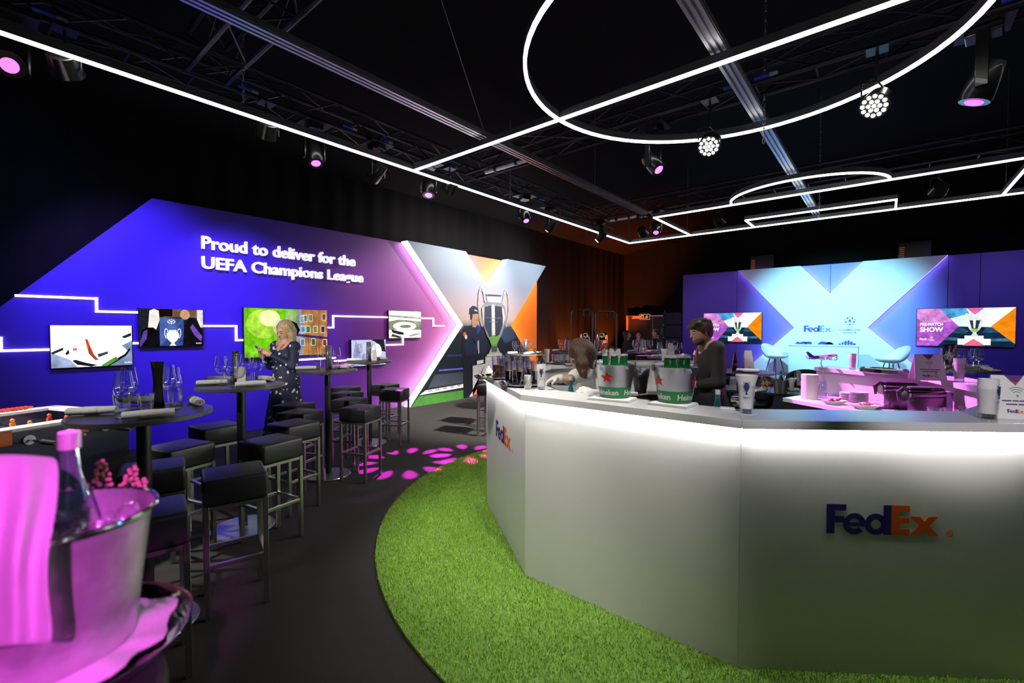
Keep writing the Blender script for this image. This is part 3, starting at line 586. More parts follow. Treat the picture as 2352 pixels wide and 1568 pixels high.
# ================================================================== football-pitch light frame hung from the ceiling
ZL = 3.79; PCX = -1.08; PXL, PXR = -5.21, 3.05; PYG = 11.16; PYH = 4.12
M_PROF = mat('light_profile', (.30, .31, .32), .35, .9)
M_PITCH = emis('pitch_light', (1, .985, .95), 6.5)
def light_line(pts, label, closed=False):
    t = thing('pitch_light_line', label, 'light line', (pts[0][0], pts[0][1], ZL)); o = Vector((pts[0][0], pts[0][1])); P = [Vector(p) - o for p in pts]; n = len(P)
    for nm, hw, z0, z1, mt in (('diffuser', .014, -.012, .012, M_PITCH), ('profile', .017, .0125, .085, M_PROF)):
        V = []; m = MB()
        for i in range(n):
            if closed: d0 = (P[i] - P[i - 1]).normalized(); d1 = (P[(i + 1) % n] - P[i]).normalized()
            else: d0 = (P[i] - P[i - 1]).normalized() if i else (P[1] - P[0]).normalized(); d1 = (P[i + 1] - P[i]).normalized() if i < n - 1 else d0
            b = (d0 + d1).normalized(); q = Vector((-b.y, b.x)); k = hw / max(.3, q.dot(Vector((-d0.y, d0.x))))
            V += [(P[i].x + q.x * k * s, P[i].y + q.y * k * s, z) for s, z in ((-1, z0), (1, z0), (1, z1), (-1, z1))]
        seg = n if closed else n - 1
        Fs = [(4 * i + j, 4 * i + (j + 1) % 4, 4 * ((i + 1) % n) + (j + 1) % 4, 4 * ((i + 1) % n) + j) for i in range(seg) for j in range(4)]
        if not closed: Fs += [(3, 2, 1, 0), (4 * n - 4, 4 * n - 3, 4 * n - 2, 4 * n - 1)]
        m.add(V, Fs); m.build(nm, mt, t)
    return t
light_line([(PXL, -3.2), (PXL, PYG), (PXR, PYG), (PXR, -3.2)], 'long white ceiling light line forming the outer border of the pitch')
light_line([(PXL + .02, PYH), (PXR - .02, PYH)], 'straight white ceiling light line crossing the middle of the pitch circle')
light_line([(PCX + 1.66 * math.cos(2 * PI * k / 72), PYH - .03 + 1.66 * math.sin(2 * PI * k / 72)) for k in range(72)], 'large white ceiling light ring above the bar', True)
light_line([(-3.64, PYG - .02), (-3.64, 8.92), (2 * PCX + 3.64, 8.92), (2 * PCX + 3.64, PYG - .02)], 'white ceiling light line outlining the penalty box at the far end')
light_line([(-2.27, PYG - .02), (-2.27, 10.35), (2 * PCX + 2.27, 10.35), (2 * PCX + 2.27, PYG - .02)], 'small white ceiling light rectangle outlining the goal area at the far end')
cyA = 9.72; rA = 1.36; a0 = math.asin((cyA - 8.9) / rA)
light_line([(PCX + 1.1 * 1.24 * math.cos(PI + a) , 8.9 - 1.0 * (math.sin(a) )) if False else (PCX - 1.1 * math.cos(a), 8.9 - .9 * math.sin(a)) for a in [PI * k / 24 for k in range(25)]], 'curved white ceiling light arc in front of the penalty box')
# aluminium rails along the room
for x, y0, lab in ((-3.86, -3.2, 'long aluminium ceiling rail on the left of the light ring'), (-1.13, -3.2, 'long aluminium ceiling rail over the middle of the light ring'), (1.62, -3.2, 'long aluminium ceiling rail on the right of the light ring')):
    t = thing('ceiling_rail', lab, 'rail', (x, y0, ZL + .09)); L = PYG - y0 - (0 if x > -3 and x < 0 else 2.2)
    m = MB(); m.box((0, L / 2, .055), (.13, L, .05)); m.build('rail_web', M_ALU, t)
    for dx in (-.05, 0, .05): m = MB(); m.box((dx, L / 2, .02), (.026, L, .022)); m.build('rail_flange', M_ALU, t)
# box trusses
M_TRUSS = mat('black_truss', (.012, .012, .015), .45, .3)
def truss(a, b, z, label, w=.29, pitch=.5):
    a = Vector((*a, z)); b = Vector((*b, z)); d = b - a; L = d.length; d.normalize(); s = Vector((-d.y, d.x, 0)); t = thing('lighting_truss', label, 'truss', a)
    c = [s * (w / 2 * i) + Vector((0, 0, (w / 2) * j + w / 2)) for i, j in ((-1, -1), (1, -1), (1, 1), (-1, 1))]
    for k in range(4): m = MB(); m.cyl(c[k], c[k] + d * L, .025, n=8); m.build('chord', M_TRUSS, t, smooth=True)
    n = int(L / pitch); m = MB()
    for i in range(n):
        for k in range(4):
            p, q = (c[k], c[(k + 1) % 4]) if i % 2 == 0 else (c[(k + 1) % 4], c[k])
            m.cyl(p + d * (i * L / n), q + d * ((i + 1) * L / n), .01, n=5, cap=False)
        m.cyl(c[0] + d * (i * L / n), c[1] + d * (i * L / n), .01, n=5, cap=False)
    o = m.build('lacing', M_TRUSS, t); o['kind'] = 'stuff'
    return t
ZT = 4.08
truss((-5.5, -3), (-5.5, 10.6), ZT, 'long black lighting truss running beside the outer light line on the left')
truss((-5.3, 1.62), (3.12, 1.62), ZT, 'black lighting truss crossing above at the top left corner', .34)
truss((-5.3, 5.42), (3.12, 5.42), ZT, 'black lighting truss crossing above the far half of the light ring')
truss((-5.3, 9.55), (3.12, 9.55), ZT, 'black lighting truss crossing behind the penalty box lights')
# silver tube covers and blue cable ends on the trusses
for (x0, x1, y, lab) in ((-4.88, -4.05, 5.275, 'silver tube clamped under the crossing truss nearer the bar'), (-4.85, -4.25, 9.405, 'silver tube clamped under the farthest crossing truss')):
    t = thing('clamped_tube', lab, 'tube', (x0, y, ZT - .075)); m = MB(); m.cyl((0, 0, 0), (x1 - x0, 0, 0), .032, n=12); m.build('tube', mat('silver_tube', (.7, .7, .72), .35, .4), t, smooth=True)
    for f in (.25, .75): m = MB(); m.cyl(((x1 - x0) * f - .02, 0, 0), ((x1 - x0) * f + .02, 0, 0), .042, n=12); m.box(((x1 - x0) * f, 0, .045), (.04, .03, .03)); m.build('clamp', M_BLACK, t)
M_BLUEP = mat('blue_plug', (.02, .06, .5), .4)
plugs = [(-5.2, 2.0), (-5.2, 3.2), (-5.2, 3.75), (-5.2, 4.65), (-5.2, 5.0), (-5.2, 6.6), (-5.2, 7.4), (-1.3, 5.4), (-1.0, 5.4), (.75, 5.4), (-5.2, .5)]
wh = ['under the top left crossing', 'above the first left spotlight', 'beside the first left spotlight', 'just right of the halfway light corner', 'next right of the halfway light corner', 'above the fifth left spotlight', 'above the white left spotlight', 'left of the middle rail', 'beside the middle rail', 'beside the right end of the light ring', 'near the left picture edge']
for i, ((x, y), wd_) in enumerate(zip(plugs, wh)):
    al = Vector((1, .0, 0)) if i in (7, 8, 9) else Vector((0, 1, 0)); x, y = (x - .155, y) if i not in (7, 8, 9) else (x, 5.275); t = thing('cable_plug', 'blue power plug on the truss ' + wd_, 'plug', (x, y, ZT + .0525))
    m = MB(); m.cyl(-al * .09, al * .05, .026, n=10); m.build('plug_body', M_BLUEP, t, smooth=True); m = MB(); m.cyl(al * .05, al * .12, .022, .018, n=10); m.build('plug_end', mat('plug_grey', (.35, .36, .4), .5), t, smooth=True)
# hanging chains
def ceil_z(x): return float(np.interp(x, [q[0] for q in prof], [q[1] for q in prof]))
def chain(x, y, z0, z1, label):
    z1 = ceil_z(x)
    t = thing('hoist_chain', label, 'chain', (x, y, z0)); n = int((z1 - z0 + .03) / .052); m = MB(); m.tube([(.012 * math.cos(2 * PI * k / 10), 0, .03 + .034 * math.sin(2 * PI * k / 10)) for k in range(10)], .004, 5, True); me = m.mesh('chain_link', M_ALU)
    for i in range(n): link('chain_link', me, t, (0, 0, i * .052), (i % 2) * PI / 2)
for i, (x, y, z0, z1, lab) in enumerate(((-4.75, 1.75, 3.7, 4.7, 'steel hoist chain hanging at the top left truss crossing'), (-1.05, 5.55, 3.55, 4.5, 'steel hoist chain hanging beside the middle ceiling rail'), (-4.9, 5.9, 3.75, 4.5, 'steel hoist chain hanging over the halfway truss corner'), (-.95, 9.8, 3.55, 4.5, 'steel hoist chain hanging above the goal area lights'))): chain(x, y, z0, z1, lab)
def wire(pts, label, r=.004):
    tag(MB().tube(pts, r, 5).build('suspension_wire', mat('steel_wire', (.35, .33, .36), .4, .7)), label, 'wire')
wire([(-3.86, 4.15, 3.97), (-2.9, 1.9, ceil_z(-2.9) - .02)], 'thin steel wire slanting from the left rail to the ceiling'); wire([(-3.82, 4.2, 3.95), (-3.1, 5.275, 4.06)], 'thin steel wire from the left rail to the crossing truss')
for i, (x, y) in enumerate(((-5.2, 11.1), (-3.86, 6.9), (1.48, 10.9), (-3.64, 10.9))):
    wire([(x, y, ZL + .085), (x, y, ceil_z(x))], ['thin vertical wire above the far left corner of the light frame', 'thin vertical wire holding the left rail', 'thin vertical wire at the right of the penalty box lights', 'thin vertical wire at the left of the penalty box lights'][i])
# lamps
MAG = (1, .08, .95); 
def moving_head(loc, target, label, lens, ls, light=None, s=1.0):
    loc = Vector(loc); t = thing('moving_head_lamp', label, 'spotlight', loc); d = (Vector(target) - loc).normalized(); az = math.atan2(d.y, d.x)
    m = MB(); m.box((0, 0, ZT - .07 - loc.z), (.2 * s, .16 * s, .066), az); m.build('base', M_BLACKPL, t, bevel=.01)
    m = MB(); R = Matrix.Rotation(az, 3, 'Z')
    for sy in (-1, 1): m.box(R @ Vector((0, sy * .115 * s, .12 * s)), (.07 * s, .02 * s, .36 * s), az)
    m.box((0, 0, (.29 * s + ZT - .1 - loc.z) / 2), (.07 * s, .25 * s, max(.01, ZT - .1 - loc.z - .29 * s)), az)
    m.build('yoke', M_BLACKPL, t, bevel=.005)
    m = MB(); m.box((0, 0, ZT - .031 - loc.z), (.34, .34, .011)); m.build('clamp_plate', M_BLACK, t)
    m = MB(); m.cyl(-d * .13 * s, d * .1 * s, .085 * s, .098 * s, n=20); m.cyl(d * .1 * s, d * .13 * s, .098 * s, .09 * s, 20); m.build('head', M_BLACKPL, t, smooth=True)
    m = MB(); m.cyl(d * .1305 * s, d * .14 * s, .055 * s, .045 * s, n=20); m.build('lens', emis('lens_%s_%.1f' % (lens, ls), hexc(lens), ls), t, smooth=True)
    if light: 
        for c_, p_, sz, bl, tg in light: l = spot('spot_light', loc + d * .16 * s, tg or target, c_, p_, sz, bl, .04)
    return t
def par(loc, target, label, light, s=1.0, on=True):
    loc = Vector(loc); t = thing('led_par_lamp', label, 'spotlight', loc); d = (Vector(target) - loc).normalized(); q = d.orthogonal().normalized(); w_ = d.cross(q)
    m = MB(); m.cyl(-d * .1 * s, d * .06 * s, .1 * s, .115 * s, n=24); m.build('housing', M_BLACKPL, t, smooth=True)
    m = MB(); m.tube([w_ * .13 * s, w_ * .13 * s + Vector((0, 0, .12 * s)), Vector((0, 0, .2 * s)), -w_ * .13 * s + Vector((0, 0, .12 * s)), -w_ * .13 * s], .008, 6); m.cyl((0, 0, .19 * s), (0, 0, ZT - .036 - loc.z), .012, n=8); m.build('bracket', M_BLACK, t); m = MB(); m.box((0, 0, ZT - .031 - loc.z), (.16, .16, .011)); m.build('clamp_plate', M_BLACK, t)
    for k in range(19 if on else 0):
        r, a = (0, 0) if k == 0 else ((.042, k * PI / 3) if k < 7 else (.085, k * PI / 6)); p = d * .062 * s + (q * math.cos(a) + w_ * math.sin(a)) * r * s
        m = MB(); m.cyl(p, p + d * .008, .017 * s, .014 * s, n=10); m.build('led_lens', emis('par_led', (1, .95, .85), 14), t)
    for c_, p_, sz, bl, tg in light: spot('par_light', loc + d * .09 * s, tg or target, c_, p_, sz, bl, .08)
    return t
zf = 3.6
truss((-5.3, -2.5), (3.1, -2.5), ZT, 'black lighting truss behind the viewer')
truss((3.3, -3), (3.3, 10.6), ZT, 'long black lighting truss along the right border light line')
moving_head((3.3, -1.2, zf), tuple(pd(130, 1350, .55)), 'moving head spotlight with magenta beam on the right hand truss', 'ff50e8', 4, [((1, .1, .92), 1300, 6.4, .6, None)])
moving_head(pz(20, 145, 3.69), (-.85, .2, 1.2), 'moving head spotlight with magenta lens near the left picture edge', 'ff50e8', 4, [(MAG, 500, 14, .35, None)])
moving_head(pz(722, 355, 3.69), (-3.9, 2.6, 0), 'moving head spotlight with small magenta lens hanging on the left truss above the lettering', 'f060ff', 3, [(MAG, 160, 16, .4, None), ((.35, .12, 1), 120, 50, .9, (XW, 3.4, 1.2))])
moving_head(pz(866, 395, 3.69), (XW, 3.2, 1.9), 'dark unlit moving head spotlight just left of the halfway light corner', '201830', 0)
moving_head(pz(985, 432, 3.69), tuple(pz(960, 1045, 0)), 'moving head spotlight with pink lens just below the halfway light corner', 'f070ff', 3.5)
moving_head(pz(1205, 495, 3.69), (-3.9, 6.2, 1.0), 'moving head spotlight with pink lens hanging above the giant X', 'f070ff', 3, [(MAG, 220, 16, .4, None)])
moving_head(pz(1265, 517, 3.69), (-7.2, 7.6, 1.6), 'round white spotlight hanging above the giant X', 'fff8e8', 16, [((1, .94, .88), 300, 115, .7, (-7.2, 7.0, 2.3))])
moving_head(pz(1380, 543, 3.69), (-7.2, 8.7, 1.5), 'round white spotlight hanging near the far left corner of the light frame', 'fff8e8', 16, [((1, .94, .88), 300, 115, .7, (-7.2, 8.8, 2.3))])
moving_head((-2.26, 5.5, zf), (-.1, 4.95, .95), 'moving head spotlight with pink lens hanging below the light ring', 'ff60f0', 4, [((1, .13, .95), 3000, 22, .3, (-.05, 5.0, .95)), ((.5, .2, 1), 200, 40, .6, None)])
moving_head(pz(1507, 525, 3.69), (-3.1, 7.5, 1.1), 'small pink moving head spotlight at the corner of the penalty box lights', 'e060ff', 3, [(MAG, 420, 20, .4, None)])
moving_head((.59, 5.46, zf), (-.3, 5.6, .9), 'moving head spotlight with violet lens at the right below the light ring', 'f050ff', 4, [(MAG, 200, 16, .4, None)], 1.15)
WARM = (1, .95, .86)
par((-.1, 5.275, 3.58), (-1.2, 1.5, .4), 'white multi-lens par lamp hanging at the right of the light ring', [(WARM, 150, 60, .7, (-3.6, 2.6, .6)), (WARM, 120, 60, .7, (-1.5, 4.6, 1))])
par((-1.53, 5.275, 3.58), (-1.0, 1.6, .3), 'white multi-lens par lamp hanging in front of the light ring near the middle rail', [(WARM, 150, 60, .7, (-4.2, 2.6, .6)), (WARM, 6500, 46, .9, (-5.0, 5.8, 0))])  # the strong sideways beam is added fill for the carpet by the X
# unseen fill lamps added on the near truss to brighten bar front and bartender
par((-2.3, 1.45, 3.62), (-1.9, 2.6, .5), 'added unseen fill lamp on the near truss above the high tables', [(WARM, 360, 44, .7, (-2.1, 2.55, .5)), (WARM, 260, 34, .7, (-1.5, 4.2, 1.35))], on=False)
par((-.4, 1.45, 3.62), (-1.0, 2.2, .55), 'added unseen fill lamp on the near truss above the viewer', [(WARM, 380, 42, .9, (-1.55, 2.0, .35))], on=False)
BLUE = (.25, .16, 1)
par((-5.35, .6, 3.75), (XW, 1.6, 2.0), 'blue wash par lamp on the left truss over the football table', [(BLUE, 620, 62, .9, (XW, 1.4, 2.1)), ((.05, .18, 1), 60, 80, .9, (-7.7, .0, 2.8))], on=False)
par((-5.35, 2.2, 3.75), (XW, 2.6, 1.8), 'blue wash par lamp on the left truss over the letters', [((.3, .16, 1), 480, 66, .9, (XW, 2.7, 1.4))], on=False)
par((-5.3, 4.9, 3.75), (XW, 5.0, 1.6), 'soft pink wash par lamp on the left truss before the giant X', [((1, .42, .8), 150, 62, .9, None)], on=False)
par((-5.35, -.9, 3.75), (-3.7, -.1, .95), 'added white fill lamp on the left truss over the football table', [((1, .93, .9), 1500, 26, .5, (-4.4, .1, .95))], on=False)  # unseen lamp added to whiten the football table top
par((1.6, -2.355, 3.62), (.2, 2.7, 1.36), 'added unseen fill lamp on the truss behind the viewer', [((1, .95, .97), 700, 10.5, .6, (.22, 2.75, 1.36)), ((1, .95, .97), 620, 5.5, .5, (-.46, 2.35, 1.27))], on=False)  # fill added from behind the view for the bar cards and napkin glasses
par((-2.9, -2.355, 3.62), (-3.6, 1.4, 1.0), 'added unseen fill lamp on the left of the truss behind the viewer', [(WARM, 330, 11, .7, (-2.95, .6, 1.12)), (WARM, 420, 10, .7, (-3.85, 1.37, 1.12)), (WARM, 560, 10, .6, (-4.6, 2.45, 1.12)), (WARM, 1300, 13, .6, (-5.65, 2.6, 1.35)), (WARM, 800, 7, .6, (-5.4, 3.5, 1.12))], on=False)  # added fill beams that brighten the tableware and the woman
# stage wash lamps
par((-2.6, 9.695, 3.7), (-1.1, 14.4, 1.6), 'pale blue stage wash par lamp at the left of the goal area', [((.28, .72, 1), 1500, 50, .8, (-1.4, 14.4, 1.7))], on=False)
par((.6, 9.695, 3.7), (-1.0, 14.4, 1.6), 'pale blue stage wash par lamp at the right of the goal area', [((.28, .72, 1), 1500, 50, .8, (-.8, 14.4, 1.7))], on=False)
par((-4.2, 9.695, 3.7), (-4.2, 14.5, 1.6), 'violet wash par lamp behind the penalty box lights', [((.35, .2, 1), 420, 50, .9, (-3.9, 14.5, 1.6))], on=False)
par((2.4, 9.695, 3.7), (2.6, 14.5, 1.6), 'violet wash par lamp over the right of the stage', [((.3, .2, 1), 420, 60, .9, (2.2, 14.5, 1.5))], on=False)
par((1.9, 5.565, 3.7), (.2, 3.4, 1.1), 'blue wash par lamp at the right of the bar', [((.2, .5, 1), 130, 40, .8, (.1, 2.8, 1.1))], on=False)
# gobo projection on the carpet: a ring of magenta petals
tg = Vector(tuple(pz(1000, 1050, 0))); g0_ = pz(985, 432, 3.69); gl = spot('gobo_light', g0_ + (tg - g0_).normalized() * .17, tg, (1, .03, .9), 17000, 26, .02, .012); ld = gl.data; ld.use_nodes = True
N = ld.node_tree.nodes; L = ld.node_tree.links; em_ = N['Emission']; tc = N.new('ShaderNodeTexCoord'); sp_ = N.new('ShaderNodeSeparateXYZ'); L.new(tc.outputs['Normal'], sp_.inputs[0])
def mth(op, a, b=None, c=None):
    n = N.new('ShaderNodeMath'); n.operation = op
    for i, v in enumerate((a, b, c)):
        if v is None: continue
        if isinstance(v, (int, float)): n.inputs[i].default_value = v
        else: L.new(v, n.inputs[i])
    return n.outputs[0]
zz = mth('ABSOLUTE', sp_.outputs[2]); u_ = mth('DIVIDE', sp_.outputs[0], zz); v_ = mth('DIVIDE', sp_.outputs[1], zz)
def petals(cu, cv, R0, n, wid):
    du = mth('SUBTRACT', u_, cu); dv = mth('SUBTRACT', v_, cv); r = mth('SQRT', mth('ADD', mth('MULTIPLY', du, du), mth('MULTIPLY', dv, dv))); a = mth('ARCTAN2', dv, du)
    lobe = mth('MULTIPLY_ADD', mth('COSINE', mth('MULTIPLY', a, n)), .5, .5)
    rr = mth('DIVIDE', mth('SUBTRACT', r, R0), wid); g = mth('SUBTRACT', lobe, mth('MULTIPLY', rr, rr))
    return mth('MINIMUM', mth('MAXIMUM', mth('MULTIPLY', mth('SUBTRACT', g, .25), 2.2), 0), 1)
tot = mth('ADD', petals(.09, .02, .115, 11, .042), petals(-.1, -.02, .085, 8, .042))
L.new(mth('MULTIPLY', tot, 1.0), em_.inputs['Strength']); em_.inputs['Color'].default_value = (1, 1, 1, 1)
# orange uplights on the drapes
def uplight(loc, target, label, col, p, size):
    t = thing('floor_uplight', label, 'floor lamp', loc); d = (Vector(target) - Vector(loc)).normalized()
    m = MB(); m.box((0, 0, .02), (.2, .2, .04)); m.build('foot', M_BLACKPL, t, bevel=.005); c = Vector((0, 0, .12)); m = MB(); m.cyl(c - d * .07, c + d * .06, .07, .08, n=18); m.build('housing', M_BLACKPL, t, smooth=True)
    m = MB(); m.cyl(c + d * .061, c + d * .065, .06, n=18); m.build('lens', emis('uplens', col, 6), t); spot('uplight', Vector(loc) + c + d * .09, target, col, p, size, .7, .05)
uplight((-7.25, 12.0, 0), (-7.72, 12.6, 2.6), 'orange floor uplighter at the dark drape beyond the giant X', (1, .16, .01), 900, 95)
uplight((-7.1, 14.3, 0), (-7.72, 15.2, 3.6), 'orange floor uplighter in the far left corner', (1, .16, .01), 1100, 80)
uplight((-7.15, 10.6, 0), (-7.75, 11.6, 2.2), 'orange floor uplighter close behind the end of the photo wall', (1, .16, .01), 420, 90)
# ================================================================== ten-sided bar island
RB = 1.24 / (2 * math.sin(PI / 10)); BAR_T = 1.15; BAR_U = 1.11
def corner(k, r): a = math.radians(-108 + 36 * k); return Vector((r * math.cos(a), r * math.sin(a), 0))
bar = thing('bar_island', 'white ten-sided bar counter with glowing rim in the middle of the room', 'bar', tuple(BC))
faces = [k for k in range(10) if k != 5]
c36 = math.cos(PI / 10); RI = RB - .27 / c36
M_BARP = mat('bar_panel_white', (.72, .72, .70), .34, var=.015, vscale=5, spec=.35)
M_TOP = mat('bar_top_white', (.74, .74, .75), .16, spec=.5)
M_STRIP = emis('bar_strip', (1, .98, .95), 85)
for k in faces:
    def seg(r0, r1, z0, z1, g=.0006): 
        p = [corner(k, r1), corner(k + 1, r1), corner(k + 1, r0), corner(k, r0)]; m = MB(); n_ = (corner(k + 1, 1) - corner(k, 1)).normalized() * g
        p = [p[0] + n_, p[1] - n_, p[2] - n_, p[3] + n_]
        m.add([(q.x, q.y, z0) for q in p] + [(q.x, q.y, z1) for q in p], [(3, 2, 1, 0), (4, 5, 6, 7), (0, 1, 5, 4), (1, 2, 6, 5), (2, 3, 7, 6), (3, 0, 4, 7)]); return m
    PAN = globals().setdefault('PAN', {}); PAN[k] = seg(RB - .06, RB - .035, .016, BAR_U).build('front_panel', M_BARP, bar)
    seg(RI - .02, RB, BAR_U, BAR_T).build('counter_top', M_TOP, bar, bevel=.002)
    seg(RB - .033, RB - .012, BAR_U - .008, BAR_U - .001).build('rim_light', M_STRIP, bar)
    seg(RI + .03, RI + .05, .55, BAR_U).build('inner_panel', M_BARP, bar)
    if k in (3, 4, 6, 7, 8, 9): 
        seg(1.08, RI + .028, .84, .875, .0).build('work_top', M_TOP, bar)
        seg(1.1, 1.13, .016, .838, .0).build('work_front', mat('bar_inside_black', (.02, .02, .022), .5), bar)
for k, s in ((4, 1), (6, 0)):   # end cheeks of the gap
    a = corner(k + s, RB - .06); b = corner(k + s, RI + .05); m = MB(); m.add([(a.x, a.y, .016), (b.x, b.y, .016), (b.x, b.y, BAR_U), (a.x, a.y, BAR_U)], [(0, 1, 2, 3)]); o = m.build('end_cheek', M_BARP, bar); md = o.modifiers.new('s', 'SOLIDIFY'); md.thickness = .012; md.offset = 0
def face_fn(k, r, off=0):
    a = corner(k, r); b = corner(k + 1, r); ux = (b - a).normalized(); mid = (a + b) / 2
    return lambda x, z, t: mid + ux * x + Vector((ux.y, -ux.x, 0)) * t + Vector((0, 0, z))
# logos on alternate faces: face 9 (left) and face 1 (front)
hl = .131
for k, zb, off in ((1, .645, -.237), (9, .70, -.22)):
    f = face_fn(k, RB - .035); courier_logo(PAN[k], lambda a, b, t, f=f, zb=zb, off=off: f(a + off, b + zb, t), hl, M_PURPLE, M_ORANGE, .0012)
# ================================================================== high tables and stools on the left
M_SEAT = mat('black_leatherette', (.014, .014, .016), .42, var=.15, vscale=20, bump=.08, bscale=260)
def make_stool():
    t = thing('bar_stool', 'stool', 'bar stool'); m = MB(); m.box((0, 0, .675), (.31, .31, .14)); m.build('seat', M_SEAT, t, smooth=True, bevel=.018, seg=3)
    ml = MB().box((0, 0, .302), (.026, .026, .604)).mesh('leg', M_STEEL, bevel=.002, seg=1)
    for sx in (-1, 1):
        for sy in (-1, 1): link('leg', ml, t, (sx * .139, sy * .139, .001))
    mb = MB().box((0, 0, 0), (.252, .022, .022)).mesh('footrest', M_STEEL, bevel=.002, seg=1); mt = MB().box((0, 0, 0), (.252, .02, .02)).mesh('seat_rail', M_STEEL)
    for k in range(4):
        a = k * PI / 2; link('footrest', mb, t, (.139 * math.cos(a), .139 * math.sin(a), .28), a + PI / 2); link('seat_rail', mt, t, (.139 * math.cos(a), .139 * math.sin(a), .594), a + PI / 2)
    return t
stool0 = make_stool(); first = True
STOOLS = [(-2.53, .50, -11, 'black square bar stool nearest the viewer, behind the ice bucket'), (-2.855, .97, -15, 'black square bar stool right of the nearest table pole, facing the carpet'), (-3.33, .70, -14, 'black square bar stool partly hidden behind the nearest table pole'),
    (-3.79, .945, 17, 'black square bar stool just left of the second table pole, nearer one'), (-3.46, 1.42, 10, 'black square bar stool right in front of the second table pole'), (-4.34, 1.345, 5, 'black square bar stool behind the second table pole, close to the wall'),
    (-3.93, 1.80, 10, 'black square bar stool at the right of the second table, first behind the front one'), (-4.42, 2.095, 27, 'black square bar stool left of the third table pole, nearer one'), (-4.9, 2.255, 28, 'black square bar stool left of the third table pole, in front of the woman'),
    (-4.2, 2.62, 24, 'black square bar stool right of the third table pole with magenta lit legs'), (-4.765, 2.83, 26, 'black square bar stool with a magenta lit side right of the third table pole'), (-5.27, 3.09, 26, 'black square bar stool left of the fourth table pole, nearer one'),
    (-5.79, 3.37, 22, 'black square bar stool left of the fourth table pole, against the wall'), (-5.08, 3.68, 30, 'black square bar stool right of the fourth table pole, nearer one'), (-5.62, 3.9, 17, 'black square bar stool right of the fourth table pole, against the wall'),
    (-4.42, 4.87, 20, 'black square bar stool peeking out beside the left corner of the bar'), (-4.8, 5.3, 20, 'black square bar stool half hidden behind the one beside the bar corner')]
for x, y, r, lab in STOOLS:
    if first: o = stool0; o.location = (x, y, 0); o.rotation_euler.z = math.radians(r); o['label'] = lab; first = False
    else: o = dup(stool0, (x, y, 0), math.radians(r), lab)
    o['group'] = 'black bar stools on the left'
TZ = 1.12
M_TTOP = mat('black_tabletop', (.02, .02, .023), .3, var=.1, vscale=15, spec=.6); M_TEDGE = mat('tabletop_edge', (.09, .085, .08), .45)
def high_table(x, y, label, r=.30):
    t = thing('high_table', label, 'high table', (x, y, 0))
    m = MB(); m.lathe([(0, TZ - .022), (r - .002, TZ - .022), (r - .002, TZ), (0, TZ)], 56); m.build('table_top', M_TTOP, t)
    m = MB(); m.lathe([(r - .002, TZ - .024), (r + .001, TZ - .022), (r + .001, TZ - .002), (r - .002, TZ)], 56); m.build('edge_band', M_TEDGE, t, smooth=True)
    m = MB(); m.cyl((0, 0, .015), (0, 0, TZ - .05), .031, n=24); m.build('pole', M_BLACK, t, smooth=True)
    m = MB(); m.box((0, 0, TZ - .036), (.2, .2, .026)); m.build('top_plate', M_BLACK, t)
    m = MB(); m.lathe([(0, .02), (.05, .02), (.22, .009), (.225, .001), (0, .001)], 40); m.build('base_plate', mat('base_steel', (.3, .3, .33), .3, .9), t, smooth=True)
    return t
T1, T2, T3, T4 = (-2.95, .585), (-3.85, 1.365), (-4.55, 2.45), (-5.39, 3.495)
high_table(*T1, 'round black high table nearest the viewer on the left'); high_table(*T2, 'second round black high table, beside the woman'); high_table(*T3, 'third round black high table, right of the woman'); high_table(*T4, 'fourth round black high table, in front of the small wall screen')
# ---------------------------------------------------------------- tableware prototypes
def make_wine():
    t = thing('wine_glass', 'x', 'wine glass')
    m = MB(); m.lathe([(.004, .088), (.02, .092), (.036, .108), (.0425, .13), (.041, .155), (.0355, .19), (.031, .222), (.0325, .2225)], 22); m.build('bowl', M_GLASS, t, smooth=True)
    m = MB(); m.cyl((0, 0, .006), (0, 0, .09), .0042, .0038, 10); m.build('stem', M_GLASS, t, smooth=True)
    m = MB(); m.lathe([(0, .009), (.006, .007), (.034, .0025), (.0355, .0008), (0, .0006)], 22); m.build('foot', M_GLASS, t, smooth=True)
    return t
def make_tumbler():
    t = thing('tumbler', 'x', 'tumbler'); m = MB(); m.lathe([(.029, .009), (.034, .05), (.037, .09), (.0385, .0905), (.0355, .05), (.031, .0008), (0, .0006)], 22); m.build('glass_wall', M_GLASS, t, smooth=True)
    m = MB(); m.lathe([(0, .0012), (.03, .0012), (.029, .01), (0, .01)], 20); m.build('thick_base', glassy('thick_glass', (.85, .88, .9), .25, .05), t, smooth=True); return t
